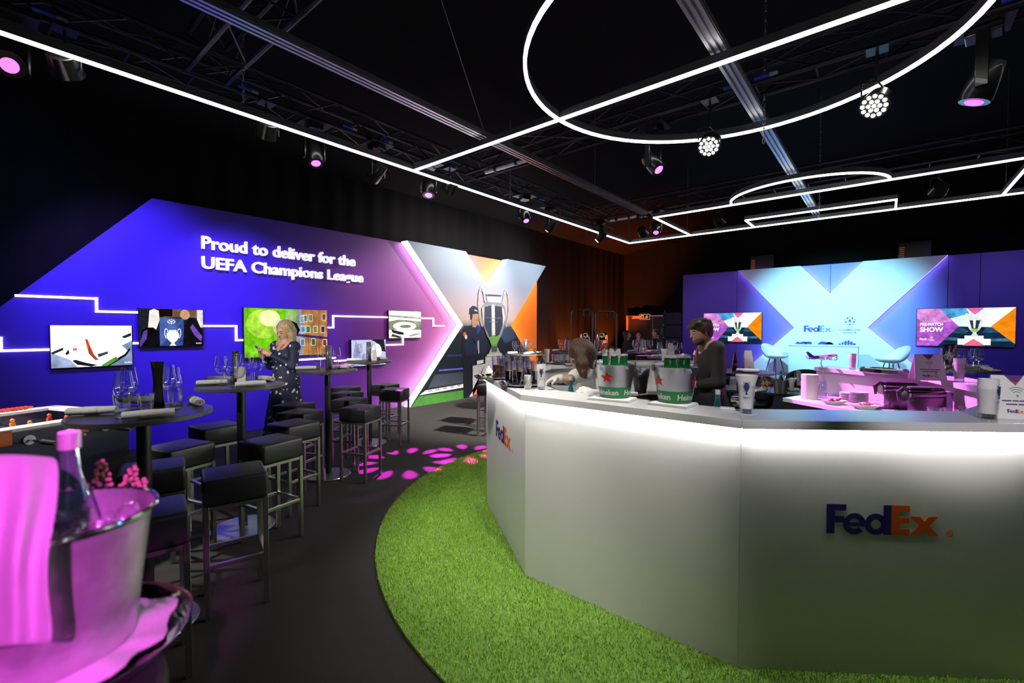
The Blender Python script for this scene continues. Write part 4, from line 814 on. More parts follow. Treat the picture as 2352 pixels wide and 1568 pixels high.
def make_roll():
    t = thing('napkin_roll', 'x', 'napkin'); m = MB(); n = 14
    for i, (z, r) in enumerate(((-.1, .019), (-.096, .022), (-.03, .0245), (.03, .0245), (.09, .0225), (.1, .019))): pass
    prof = [(.004, -.1), (.012, -.098), (.0205, -.1), (.0225, -.094), (.0245, -.03), (.0245, .03), (.0228, .094), (.02, .1), (.012, .098), (.004, .1)]
    m.lathe(prof, 18, (0, 0, .0205), M=Matrix.Rotation(PI / 2, 3, 'Y') @ Matrix.Diagonal(Vector((.82, 1.1, 1)))); m.build('rolled_cloth', M_NAPKIN, t, smooth=True)
    m = MB(); m.lathe([(.0252, -.03), (.0256, -.028), (.0256, .028), (.0252, .03)], 18, (0, 0, .0205), M=Matrix.Rotation(PI / 2, 3, 'Y') @ Matrix.Diagonal(Vector((.82, 1.1, 1)))); m.build('paper_band', M_PAPER, t, smooth=True)
    m = MB(); write(m, '23', lambda a, b, tt: Vector((a - .012, b - .006, .0425)), .018); m.build('band_mark', mat('ink_grey', (.15, .15, .2), .6), t, recalc=False)
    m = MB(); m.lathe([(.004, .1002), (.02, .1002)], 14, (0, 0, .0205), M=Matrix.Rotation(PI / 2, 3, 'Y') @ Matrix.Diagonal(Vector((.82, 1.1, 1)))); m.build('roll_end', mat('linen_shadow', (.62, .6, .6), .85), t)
    return t
M_MENU = mat('black_menu_card', (.02, .02, .025), .22, spec=.6); M_MENU2 = mat('grey_menu_print', (.18, .18, .2), .35)
def make_menu():
    t = thing('menu_stand', 'x', 'menu'); H_ = .25
    for k in range(3):
        a = k * 2 * PI / 3 + .3; b = a + 2 * PI / 3; V = []; R = 6
        for i in range(R + 1):
            u = i / R; r = .034 - .012 * math.sin(PI * u * .9) + .006 * u
            for q in (0, .25, .5, .75, 1):
                p = Vector((math.cos(a), math.sin(a), 0)).lerp(Vector((math.cos(b), math.sin(b), 0)), q) * r * (1 - .35 * math.sin(PI * q)); V.append((p.x, p.y, H_ * u))
        m = MB(); m.add(V, [(i * 5 + j, i * 5 + j + 1, (i + 1) * 5 + j + 1, (i + 1) * 5 + j) for i in range(R) for j in range(4)]); o = m.build('folded_panel', M_MENU if k else M_MENU2, t, smooth=True); md = o.modifiers.new('s', 'SOLIDIFY'); md.thickness = .0015
    return t
def make_cyl_menu():
    t = thing('menu_tube', 'x', 'menu'); m = MB(); n = 20
    V = [(.032 * math.cos(2 * PI * k / n) * (1 + .05 * math.cos(4 * PI * k / n)), .032 * math.sin(2 * PI * k / n), z) for z in (0, .125, .25) for k in range(n)]
    m.add(V, [(r * n + k, r * n + (k + 1) % n, (r + 1) * n + (k + 1) % n, (r + 1) * n + k) for r in range(2) for k in range(n)]); o = m.build('rolled_card', mat('silver_menu', (.24, .24, .27), .22, .5), t, smooth=True); md = o.modifiers.new('s', 'SOLIDIFY'); md.thickness = .0015
    m = MB(); m.prism(rect(-.012, .05, .012, .19), lambda a, b, tt: Vector((.0335 + tt, a, b)), 0, .001); m.build('card_print', M_MENU, t); return t
def make_card():
    t = thing('folded_card', 'x', 'card'); m = MB()
    for s in (-1, 1): m.add([(-.035, s * .025, 0), (.035, s * .025, 0), (.024, 0, .14), (-.024, 0, .14)], [(0, 1, 2, 3)])
    o = m.build('card', M_PAPER, t); md = o.modifiers.new('s', 'SOLIDIFY'); md.thickness = .001
    m = MB(); write(m, '23', lambda a, b, tt: Vector((a - .012, -.0215 + b * .18, .02 + b)), .02); m.build('card_print', mat('ink_grey'), t, recalc=False); return t
PROTO = {'w': make_wine(), 't': make_tumbler(), 'n': make_roll(), 'm': make_menu(), 'c': make_cyl_menu(), 'f': make_card()}
USED = set()
def put(kind, loc, rz, label, group=None, scale=None):
    if kind not in USED:
        USED.add(kind); o = PROTO[kind]; o.location = loc; o.rotation_euler.z = rz; o['label'] = label
        if scale: o.scale = (scale,) * 3
        if group: o['group'] = group
        return o
    return dup(PROTO[kind], loc, rz, label, group, scale)
def at_top(px, py, z=TZ): p = pz(px, py, z); return (p.x, p.y, z + .0006)
G1 = 'tableware on the nearest high table'
for k, px, py, rz, lab in (('w', 286, 957, 0, 'wine glass standing front left of the black menu on the nearest high table'), ('w', 296, 939, 0, 'wine glass behind the front left one on the nearest high table'), ('t', 281, 944, 0, 'tumbler between the two left wine glasses on the nearest high table'), ('t', 336, 941, 0, 'tumbler just left of the black menu on the nearest high table'),
    ('m', 365, 934, .4, 'tall black folded menu standing on the nearest high table'), ('w', 397, 938, 0, 'wine glass right of the black menu on the nearest high table'), ('w', 386, 926, 0, 'wine glass behind the black menu on the nearest high table'), ('t', 404, 930, 0, 'tumbler behind the right wine glass on the nearest high table'),
    ('n', 212, 952, math.radians(58), 'rolled white napkin at the left end of the nearest high table'), ('n', 342, 960, math.radians(75), 'rolled white napkin at the front edge of the nearest high table'), ('n', 450, 928, math.radians(-5), 'rolled white napkin at the right end of the nearest high table'), ('n', 322, 926, math.radians(48), 'rolled white napkin at the back of the nearest high table')):
    put(k, at_top(px, py), rz, lab, G1)
G2 = 'tableware on the second high table'
for k, px, py, rz, lab in (('w', 508, 884, 0, 'leftmost wine glass on the second high table'), ('w', 534, 886, 0, 'wine glass in front of the black menu on the second high table'), ('w', 565, 876, 0, 'wine glass right of the white card on the second high table'), ('w', 594, 876, 0, 'rightmost wine glass on the second high table'), ('t', 524, 879, 0, 'tumbler left of the black menu on the second high table'), ('t', 573, 883, 0, 'tumbler at the right of the white card on the second high table'),
    ('m', 540, 879, 1.1, 'tall black menu standing on the second high table'), ('f', 557, 884, .8, 'folded white card standing on the second high table'), ('n', 487, 884, math.radians(62), 'rolled white napkin at the left end of the second high table'), ('n', 576, 887, math.radians(78), 'rolled white napkin at the front edge of the second high table'), ('n', 505, 875, math.radians(50), 'rolled white napkin at the back left of the second high table'), ('n', 610, 874, math.radians(10), 'rolled white napkin at the right end of the second high table')):
    put(k, at_top(px, py), rz, lab, G2)
G3 = 'tableware on the third high table'
for k, px, py, rz, lab in (('w', 723, 845, 0, 'wine glass at the left on the third high table'), ('w', 746, 847, 0, 'wine glass in front of the silver menu on the third high table'), ('w', 774, 843, 0, 'wine glass right of the silver menu on the third high table'), ('t', 729, 846, 0, 'tumbler beside the left wine glass on the third high table'), ('t', 769, 847, 0, 'tumbler right of the silver menu on the third high table'),
    ('c', 755, 846, 2.6, 'rolled silver menu standing on the third high table'), ('n', 703, 849, math.radians(60), 'rolled white napkin at the left end of the third high table'), ('n', 782, 846, math.radians(20), 'rolled white napkin right of the silver menu on the third high table'), ('n', 797, 843, math.radians(5), 'rolled white napkin at the right end of the third high table')):
    put(k, at_top(px, py), rz, lab, G3)
G4 = 'tableware on the fourth high table'
for k, px, py, rz, lab in (('w', 826, 826, 0, 'wine glass at the left on the fourth high table'), ('w', 857, 825, 0, 'wine glass right of the silver menu on the fourth high table'), ('t', 839, 828, 0, 'tumbler beside the silver menu on the fourth high table'), ('c', 847, 827, 2.4, 'rolled silver menu standing on the fourth high table'), ('f', 860, 827, .9, 'folded white card on the fourth high table'), ('n', 815, 829, math.radians(60), 'rolled white napkin at the left end of the fourth high table'), ('n', 875, 826, math.radians(15), 'rolled white napkin at the right end of the fourth high table')):
    put(k, at_top(px, py), rz, lab, G4)
# ---------------------------------------------------------------- table football at the far left
fb = thing('football_table', 'white topped table football game with red figures at the far left', 'table football', (-4.40, .0, 0), math.radians(21))
fbx, fby = .84, 1.3
FZ = .93
M_FBW = mat('football_table_white', (.85, .83, .84), .4); M_NAVY = mat('navy_print', (.018, .02, .06), .3, spec=.6); M_RED = mat('red_plastic', (.62, .05, .02), .35); M_ROD = M_CHROME
for sx in (-1, 1): m = MB(); m.box((sx * (fbx / 2 - .02), 0, FZ - .15), (.04, fby, .3)); m.build('side_panel', M_NAVY, fb, bevel=.004)
for sy in (-1, 1): m = MB(); m.box((0, sy * (fby / 2 - .02), FZ - .15), (fbx - .08, .04, .3)); m.build('end_panel', M_NAVY, fb, bevel=.004)
for sx in (-1, 1): m = MB(); m.box((sx * (fbx / 2 - .045), 0, FZ + .011), (.1, fby + .01, .022)); m.build('top_rail', M_FBW, fb, bevel=.004)
for sy in (-1, 1): m = MB(); m.box((0, sy * (fby / 2 - .045), FZ + .011), (fbx - .19, .1, .022)); m.build('end_rail', M_FBW, fb, bevel=.004)
m = MB(); m.box((0, 0, FZ - .17), (fbx - .08, fby - .08, .01)); m.build('play_field', mat('play_field', (.7, .72, .7), .4), fb)
for sx in (-1, 1):
    for sy in (-1, 1): m = MB(); m.box((sx * (fbx / 2 - .07), sy * (fby / 2 - .07), .32), (.11, .11, .62)); m.build('leg', M_BLACK, fb, bevel=.005)
for i in range(6):
    y = -.5 + i * .2; m = MB(); m.cyl((-fbx / 2 - .12, y, FZ - .06), (fbx / 2 + .16, y, FZ - .06), .008, n=8); rod = m.build('rod', M_ROD, fb, smooth=True); s = 1 if i % 2 else -1
    m = MB(); m.cyl((s * (fbx / 2 + .14), y, FZ - .06), (s * (fbx / 2 + .27), y, FZ - .06), .016, .014, n=10); m.build('handle', M_BLACKPL, rod, smooth=True)
    for sx in (-1, 1): m = MB(); m.cyl((sx * (fbx / 2 - .001), y, FZ - .06), (sx * (fbx / 2 + .012), y, FZ - .06), .03, n=14); m.build('bearing', M_PAPER, rod, smooth=True)
    for k in range(3):
        x = -.2 + k * .2; m = MB(); m.box((x, y, FZ - .06), (.022, .024, .05)); m.ball((x, y, FZ - .02), .014, 8, 6); m.box((x, y, FZ - .11), (.016, .014, .06)); m.build('figure', M_RED if i % 2 else mat('orange_plastic', (.75, .2, .03), .4), rod, smooth=True)
for i, y in enumerate((-.42, -.02, .36)): m = MB(); m.box((fbx / 2 + .003, y, FZ - .03), (.004, .09, .09)); m.build('corner_tab', mat('orange_tab', (.7, .14, .02), .4), fb)
m = MB(); m.tube([(-fbx / 2 + .045, fby / 2 - .42 + .02 * k, FZ + .035) for k in range(14)], .009, 8); sc_ = m.build('score_rod', M_RED, fb, smooth=True)
for k in range(9): m = MB(); m.cyl((-fbx / 2 + .045, fby / 2 - .4 + k * .024, FZ + .035), (-fbx / 2 + .045, fby / 2 - .385 + k * .024, FZ + .035), .014, n=10); m.build('score_bead', M_RED, sc_, smooth=True)
for a_, b_ in ((.38, .3), (.38, .44), (.38, .58)): m = MB(); m.ball((fbx / 2 + .002, b_, FZ - .08), .006, 8, 6); m.build('bolt', M_CHROME, fb)
# ================================================================== people: bodies grown as one smooth surface
class SDF:
    def __init__(s, pts, pad, vox):
        P = np.array([tuple(p) for p in pts]); s.lo = P.min(0) - pad; hi = P.max(0) + pad; s.v = vox; s.n = np.ceil((hi - s.lo) / vox).astype(int) + 1
        s.d = np.full(s.n, .2, np.float32)
    def _sl(s, lo, hi):
        a = np.clip(np.floor((np.array(lo) - s.lo) / s.v).astype(int), 0, s.n - 1); b = np.clip(np.ceil((np.array(hi) - s.lo) / s.v).astype(int) + 1, 1, s.n)
        if (b <= a).any(): return None, None
        g = np.meshgrid(*[(np.arange(a[i], b[i]) * s.v + s.lo[i]).astype(np.float32) for i in range(3)], indexing='ij'); return (slice(a[0], b[0]), slice(a[1], b[1]), slice(a[2], b[2])), g
    def _cap(s, a, b, ra, rb, m):
        a = np.array(a, float); b = np.array(b, float); R = max(ra, rb) + m; sl, g = s._sl(np.minimum(a, b) - R, np.maximum(a, b) + R)
        if sl is None: return None, None
        ab = b - a; L = max(ab @ ab, 1e-9); px = [g[i] - a[i] for i in range(3)]; t = np.clip((px[0] * ab[0] + px[1] * ab[1] + px[2] * ab[2]) / L, 0, 1)
        return sl, np.sqrt(sum((px[i] - t * ab[i]) ** 2 for i in range(3))) - (ra + (rb - ra) * t)
    def _ell(s, c, r, M, m):
        c = np.array(c, float); R = max(r) + m; sl, g = s._sl(c - R, c + R)
        if sl is None: return None, None
        M = np.eye(3) if M is None else np.array(M)      # columns = axes
        q = [sum((g[j] - c[j]) * M[j, i] for j in range(3)) / r[i] for i in range(3)]; k0 = np.sqrt(sum(x * x for x in q)); k1 = np.sqrt(sum((x / r[i]) ** 2 for i, x in enumerate(q))) + 1e-6
        return sl, k0 * (k0 - 1) / k1
    def _mix(s, sl, v, k):
        if sl is None: return s
        d = s.d[sl]; h = np.maximum(k - np.abs(d - v), 0) / k; s.d[sl] = np.minimum(d, v) - h * h * k / 4; return s
    def cap(s, a, b, ra, rb=None, k=.03): return s._mix(*s._cap(a, b, ra, ra if rb is None else rb, k + 2 * s.v), k)
    def ell(s, c, r, M=None, k=.03): return s._mix(*s._ell(c, r, M, k + 2 * s.v), k)
    def cut_ell(s, c, r, M=None):
        sl, v = s._ell(c, r, M, .03)
        if sl is not None: s.d[sl] = np.maximum(s.d[sl], -v)
        return s
    def cut_cap(s, a, b, ra, rb=None):
        sl, v = s._cap(a, b, ra, ra if rb is None else rb, .03)
        if sl is not None: s.d[sl] = np.maximum(s.d[sl], -v)
        return s
    def plane(s, p, n):
        g = np.meshgrid(*[(np.arange(s.n[i]) * s.v + s.lo[i]).astype(np.float32) for i in range(3)], indexing='ij'); n = np.array(n, float); n /= np.linalg.norm(n)
        s.d = np.maximum(s.d, sum((g[i] - p[i]) * n[i] for i in range(3)).astype(np.float32)); return s
    def mesh(s, name, mt):
        d = s.d; n = s.n; ins = d < 0; C = [ins[i:n[0] - 1 + i, j:n[1] - 1 + j, k:n[2] - 1 + k] for i in (0, 1) for j in (0, 1) for k in (0, 1)]
        cnt = sum(c.astype(np.int8) for c in C); act = (cnt > 0) & (cnt < 8); idx = np.full(act.shape, -1, np.int64); A = np.argwhere(act); idx[act] = np.arange(len(A))
        off = np.array([(i, j, k) for i in (0, 1) for j in (0, 1) for k in (0, 1)]); dv = np.stack([d[A[:, 0] + o[0], A[:, 1] + o[1], A[:, 2] + o[2]] for o in off], 1)
        pos = np.zeros((len(A), 3)); w = np.zeros(len(A))
        for a in range(8):
            for b in range(a + 1, 8):
                if np.abs(off[a] - off[b]).sum() != 1: continue
                m = (dv[:, a] < 0) != (dv[:, b] < 0); t = dv[m, a] / (dv[m, a] - dv[m, b]); pos[m] += off[a] + (off[b] - off[a]) * t[:, None]; w[m] += 1
        V = (A + pos / w[:, None]) * s.v + s.lo; Fc = []
        for ax in range(3):
            u, v = (ax + 1) % 3, (ax + 2) % 3; sh = [slice(None)] * 3; s2 = [slice(None)] * 3; sh[ax] = slice(0, n[ax] - 1); s2[ax] = slice(1, n[ax])
            a = ins[tuple(sh)]; b = ins[tuple(s2)]; E_ = np.argwhere(a != b); E_ = E_[(E_[:, u] > 0) & (E_[:, v] > 0) & (E_[:, u] < n[u] - 1) & (E_[:, v] < n[v] - 1)]; fl = a[E_[:, 0], E_[:, 1], E_[:, 2]]
            def cell(du, dv_): q = E_.copy(); q[:, u] -= du; q[:, v] -= dv_; return idx[q[:, 0], q[:, 1], q[:, 2]]
            Q = np.stack([cell(1, 1), cell(0, 1), cell(0, 0), cell(1, 0)], 1); Q[~fl] = Q[~fl][:, ::-1]; Fc.append(Q)
        Fc = np.concatenate(Fc); Fc = Fc[(Fc >= 0).all(1)]
        me = bpy.data.meshes.new(name); me.vertices.add(len(V)); me.vertices.foreach_set('co', V.astype(np.float32).ravel()); me.loops.add(len(Fc) * 4); me.loops.foreach_set('vertex_index', Fc.astype(np.int32).ravel())
        me.polygons.add(len(Fc)); me.polygons.foreach_set('loop_start', np.arange(0, len(Fc) * 4, 4, dtype=np.int32)); me.polygons.foreach_set('loop_total', np.full(len(Fc), 4, np.int32)); me.polygons.foreach_set('use_smooth', np.ones(len(Fc), bool)); me.update(calc_edges=True); me.validate()
        bm = bmesh.new(); bm.from_mesh(me)
        for _ in range(2): bmesh.ops.smooth_vert(bm, verts=bm.verts, factor=.4, use_axis_x=True, use_axis_y=True, use_axis_z=True)
        for f in bm.faces: f.smooth = True
        bm.to_mesh(me); bm.free(); me.materials.append(mt); return me
def frame(f, up=(0, 0, 1)):
    f = Vector(f).normalized(); u = Vector(up); u = (u - f * u.dot(f)).normalized(); l = u.cross(f); return f, l, u   # forward, left, up
def axes(f, l, u): return np.array([tuple(f), tuple(l), tuple(u)]).T
def add_head(S, c, f, l, u, s=1.0, beard=False):
    """skull, jaw, brow, nose, lips, ears; c = head centre, eyes at half height"""
    A = axes(f, l, u)
    S.ell(c + u * .022 * s - f * .006 * s, (.096 * s, .075 * s, .098 * s), A, .02); S.ell(c - u * .045 * s + f * .028 * s, (.066 * s, .056 * s, .075 * s), A, .04)
    S.ell(c - u * .095 * s + f * .064 * s, (.022 * s, .026 * s, .018 * s), A, .03)
    S.cap(c + f * .09 * s + u * .012 * s, c + f * .112 * s - u * .028 * s, .008 * s, .013 * s, .012); S.ell(c + f * .082 * s + u * .028 * s, (.016 * s, .05 * s, .01 * s), A, .015)
    S.ell(c + f * .09 * s - u * .058 * s, (.012 * s, .024 * s, .009 * s), A, .01)
    for q in (-1, 1):
        S.ell(c + l * q * .076 * s - u * .006 * s - f * .01 * s, (.018 * s, .009 * s, .031 * s), A, .008); S.cut_ell(c + f * .1 * s + l * q * .032 * s + u * .006 * s, (.012 * s, .016 * s, .009 * s), A)
def add_face(parent, c, f, l, u, s, brow, lip):
    for q in (-1, 1):
        m = MB(); m.ball(c + f * .083 * s + l * q * .032 * s + u * .005 * s, .0125 * s, 10, 8); eb = world_child(m.build('eye', mat('eye_white', (.6, .58, .56), .3), smooth=True), parent)
        m = MB(); m.ball(c + f * .0925 * s + l * q * .033 * s + u * .003 * s, .0055 * s, 8, 6); world_child(m.build('iris', mat('iris_dark', (.03, .02, .015), .2), smooth=True), parent)
        m = MB(); m.tube([c + f * .09 * s + l * q * .014 * s + u * .026 * s, c + f * .092 * s + l * q * .034 * s + u * .032 * s, c + f * .078 * s + l * q * .054 * s + u * .026 * s], [.004 * s, .005 * s, .002 * s], 6); world_child(m.build('eyebrow', brow, smooth=True), parent)
        m = MB(); m.tube([c + f * .091 * s + l * q * .019 * s + u * .008 * s, c + f * .0965 * s + l * q * .033 * s + u * .012 * s, c + f * .086 * s + l * q * .047 * s + u * .006 * s], .0025 * s, 6); world_child(m.build('eyelid', brow, smooth=True), parent)
    m = MB(); m.tube([c + f * .088 * s + l * .024 * s - u * .059 * s, c + f * .1015 * s - u * .057 * s, c + f * .088 * s - l * .024 * s - u * .059 * s], [.003 * s, .006 * s, .003 * s], 6); world_child(m.build('lips', lip, smooth=True), parent)
def add_hand(S, w, d, nrm, curl=.6, s=1.0, side=1, infl=0.0):
    """w wrist, d direction of the palm, nrm palm facing; five fingers bent by curl"""
    d = Vector(d).normalized(); nrm = Vector(nrm); nrm = (nrm - d * nrm.dot(d)).normalized(); a = d.cross(nrm) * side; A = axes(d, a, nrm)
    S.ell(w + d * .047 * s, (.05 * s + infl, .041 * s + infl, .017 * s + infl), A, .018); S.cap(w - d * .01, w + d * .03 * s, .024 * s + infl, .026 * s + infl, .02)
    for i, (o, L) in enumerate(((-.03, .07), (-.01, .08), (.0105, .076), (.03, .062))):
        p = w + d * (.086 - .003 * abs(i - 1)) * s + a * o * s; q = p + (d * math.cos(curl * .8) + nrm * math.sin(curl * .8)) * L * .45 * s; r = q + (d * math.cos(curl * 1.9) + nrm * math.sin(curl * 1.9)) * L * .3 * s; e = r + (d * math.cos(curl * 2.6) + nrm * math.sin(curl * 2.6)) * L * .25 * s
        for x, y, r1, r2 in ((p - d * .02, q, .0088, .0082), (q, r, .0082, .0076), (r, e, .0076, .0066)): S.cap(x, y, r1 * s + infl, r2 * s + infl, .004)
    t0 = w + d * .025 * s - a * .03 * s; t1 = t0 + (d * .6 - a * .55 + nrm * .45).normalized() * .038 * s; t2 = t1 + (d * .8 + nrm * .45 - a * .05).normalized() * .032 * s
    S.cap(t0, t1, .0125 * s + infl, .0105 * s + infl, .008); S.cap(t1, t2, .0102 * s + infl, .008 * s + infl, .004)
def hair_mat(name, c1, c2):
    if name in MATS: return MATS[name]
    m = bpy.data.materials.new(name); m.use_nodes = True; N = m.node_tree.nodes; L = m.node_tree.links; b = N['Principled BSDF']; tc = N.new('ShaderNodeTexCoord'); mp = N.new('ShaderNodeMapping'); mp.inputs['Scale'].default_value = (160, 160, 14)
    n = N.new('ShaderNodeTexNoise'); n.inputs['Scale'].default_value = 1; n.inputs['Detail'].default_value = 3; L.new(tc.outputs['Object'], mp.inputs[0]); L.new(mp.outputs[0], n.inputs['Vector']); cr = N.new('ShaderNodeValToRGB'); cr.color_ramp.elements[0].color = (*c1, 1); cr.color_ramp.elements[1].color = (*c2, 1); cr.color_ramp.elements[0].position = .35; cr.color_ramp.elements[1].position = .65
    L.new(n.outputs['Fac'], cr.inputs[0]); L.new(cr.outputs[0], b.inputs['Base Color']); b.inputs['Roughness'].default_value = .45; bp_ = N.new('ShaderNodeBump'); bp_.inputs['Strength'].default_value = .6; bp_.inputs['Distance'].default_value = .01; L.new(n.outputs['Fac'], bp_.inputs['Height']); L.new(bp_.outputs[0], b.inputs['Normal']); MATS[name] = m; return m
M_SKIN = mat('skin', (.58, .32, .22), .5, var=.06, vscale=25); M_SKIN2 = mat('skin_tan', (.46, .24, .15), .5, var=.06, vscale=25); M_LIP = mat('lip', (.42, .14, .12), .45); M_BROWD = mat('brow_dark', (.03, .02, .015), .7); M_BROWB = mat('brow_blond', (.16, .1, .05), .7)
def skinned(name, S, mt, parent): o = link(name, S.mesh(name, mt)); return world_child(o, parent)
# ---------------------------------------------------------------- woman with phone
D = 5.6; P = lambda px, py, d=D: pd(px, py, d)
wc = P(655, 800); W0 = Vector((wc.x, wc.y, 0)); wm = thing('person', 'blonde woman in a dark floral dress looking at her phone beside the second high table', 'person', W0)
hc = P(655, 760); fdir = (-_fw * .92 - _rt * .40 - _up * .36); f, l, u = frame(fdir)
body_f = (-_fw * .88 - _rt * .45).normalized(); bl = _up.cross(body_f)          # body forward, body left
chest = W0 + Vector((0, 0, 1.22)); pel = W0 + Vector((0, 0, .92)) - body_f * .01; neck = W0 + Vector((0, 0, 1.40)) - body_f * .012
shL = W0 + bl * .165 + Vector((0, 0, 1.345)); shR = W0 - bl * .165 + Vector((0, 0, 1.345))
elL = W0 + bl * .215 + body_f * .05 + Vector((0, 0, 1.09)); elR = W0 - bl * .20 + body_f * .06 + Vector((0, 0, 1.10))
phn = W0 + body_f * .27 - bl * .095 + Vector((0, 0, 1.30))
wrL = phn + bl * .085 - body_f * .07 - _up * .055; wrR = phn - bl * .035 - body_f * .06 - _up * .085
def limb_pts(): return [hc, W0, shL, shR, elL, elR, phn, W0 + Vector((0, 0, .05))]
S = SDF(limb_pts(), .16, .0068); add_head(S, hc, f, l, u, .98)
S.cap(neck - _up * .05, hc - u * .06 - f * .02, .05, .046, .03); S.ell(chest, (.105, .15, .15), axes(body_f, bl, _up), .05); S.ell(pel, (.11, .155, .14), axes(body_f, bl, _up), .06); S.ell(chest - _up * .15, (.09, .12, .12), axes(body_f, bl, _up), .06)
S.cap(neck - _up * .045, shL, .045, .05, .05); S.cap(neck - _up * .045, shR, .045, .05, .05)
for sh, el, wr in ((shL, elL, wrL), (shR, elR, wrR)): S.cap(sh, el, .045, .036, .03); S.cap(el, wr, .036, .024, .02)
add_hand(S, wrL, (phn - wrL + _up * .02), -bl, .75, .95, 1); add_hand(S, wrR, (phn - wrR + _up * .05), bl * .6 + body_f * .5, .75, .95, -1)
for q in (-1, 1):
    hp = pel + bl * q * .085 - _up * .05; kn = W0 + bl * q * .08 + Vector((0, 0, .48)) + body_f * .01; an = W0 + bl * q * .075 + Vector((0, 0, .09)); S.cap(hp, kn, .078, .05, .04); S.cap(kn, an, .048, .03, .03); S.cap(an - _up * .045, an + body_f * .14 - _up * .06, .033, .026, .03)
skinned('body', S, M_SKIN, wm); add_face(wm, hc, f, l, u, .98, M_BROWB, M_LIP)
def floral():
    m = bpy.data.materials.new('floral_dress'); m.use_nodes = True; N = m.node_tree.nodes; L = m.node_tree.links; b = N['Principled BSDF']; tc = N.new('ShaderNodeTexCoord'); v = N.new('ShaderNodeTexVoronoi'); v.inputs['Scale'].default_value = 15; v.inputs['Randomness'].default_value = .85
    n = N.new('ShaderNodeTexNoise'); n.inputs['Scale'].default_value = 55; n.inputs['Detail'].default_value = 2; L.new(tc.outputs['Object'], v.inputs['Vector']); L.new(tc.outputs['Object'], n.inputs['Vector']); ad = N.new('ShaderNodeMath'); ad.operation = 'MULTIPLY_ADD'; ad.inputs[1].default_value = .55; L.new(n.outputs['Fac'], ad.inputs[0]); L.new(v.outputs['Distance'], ad.inputs[2])
    cr = N.new('ShaderNodeValToRGB'); e = cr.color_ramp.elements; e[0].position = .47; e[0].color = (.72, .7, .74, 1); e[1].position = .53; e[1].color = (.010, .010, .045, 1); L.new(ad.outputs[0], cr.inputs[0]); L.new(cr.outputs[0], b.inputs['Base Color']); b.inputs['Roughness'].default_value = .7; return m
S = SDF(limb_pts() + [W0 + bl * .26 + body_f * .26, W0 - bl * .26 - body_f * .26], .1, .0085); ax_ = axes(body_f, bl, _up)
S.ell(chest, (.12, .163, .16), ax_, .04); S.ell(chest + body_f * .05 - _up * .01, (.075, .13, .085), ax_, .04); S.ell(chest - _up * .14, (.104, .133, .13), ax_, .05)
for k in range(18):
    a = 2 * PI * k / 18; dv = body_f * math.cos(a) + bl * math.sin(a); rr = 1 + .10 * (-1) ** k; S.cap(W0 + dv * .085 + Vector((0, 0, 1.06)), W0 + dv * .215 * rr + Vector((0, 0, .14)), .045, .045, .025)
S.ell(pel, (.15, .18, .16), ax_, .06); S.cap(pel + _up * .1, W0 + Vector((0, 0, .2)), .11, .17, .05)
for sh, el, wr in ((shL, elL, wrL), (shR, elR, wrR)): S.cap(sh - _up * .01, el, .062, .055, .03); S.cap(el, wr.lerp(el, .12), .055, .034, .02); S.ell(sh - _up * .01, (.07, .07, .06), None, .03)
S.cut_ell(W0 + body_f * .09 + Vector((0, 0, 1.375)), (.15, .105, .095), ax_); S.cut_cap(neck - _up * .02, neck + _up * .2, .085, .085)
skinned('dress', S, floral(), wm)
S = SDF([hc], .26, .0068); A = axes(f, l, u); S.ell(hc + u * .035 - f * .022, (.105, .092, .105), A, .02)
for q in (-1, 1):
    S.cap(hc + l * q * .072 + u * .06 + f * .01, hc + l * q * .092 - u * .05 + f * .005, .03, .036, .03); S.cap(hc + l * q * .092 - u * .05 + f * .005, hc + l * q * .1 - _up * .16 - f * .005, .036, .03, .03); S.cap(hc + l * q * .1 - _up * .16, hc + l * q * .115 - _up * .2 + f * .02, .028, .012, .02); S.cap(hc + l * q * .06 - f * .06 - u * .02, hc + l * q * .075 - f * .06 - _up * .19, .045, .03, .03)
S.cap(hc - f * .07, hc - f * .075 - _up * .18, .06, .035, .03); S.cut_ell(hc + f * .09 - u * .025, (.07, .07, .1), A)
skinned('hair', S, hair_mat('blonde_hair', (.22, .14, .06), (.62, .48, .28)), wm)
m = MB()
for q in (-1, 1): m.tube([neck + bl * q * .06 + body_f * .02 + _up * .0, neck + bl * q * .045 + body_f * .1 - _up * .07, neck + body_f * .14 - _up * .2], .003, 6)
world_child(m.build('lanyard', M_BLACK, smooth=True), wm)
ph = thing('smartphone', 'smartphone with a pale case held by the blonde woman', 'phone', phn); fx, fy = bl, (_up * .8 + body_f * .6).normalized(); pf = plane_fn((0, 0, 0), fx, fy)
m = MB(); m.prism([(-.036, -.074), (.036, -.074), (.036, .074), (-.036, .074)], pf, -.005, .004); m.build('case', mat('phone_case', (.62, .5, .46), .4), ph, bevel=.004)
m = MB(); m.prism(rect(-.032, -.07, .032, .07), pf, -.006, -.0052); m.build('display', E('8090b0', .5), ph)
m = MB(); m.prism(rect(-.03, .03, .002, .066), pf, .004, .006); mm = m.build('camera_bump', M_BLACKPL, ph, bevel=.003)
for cx_, cy_2 in ((-.022, .055), (-.022, .04), (-.008, .048)): m = MB(); m.prism(ell(cx_, cy_2, .006, .006, 12), pf, .006, .0075); m.build('lens', M_CHROME, mm)
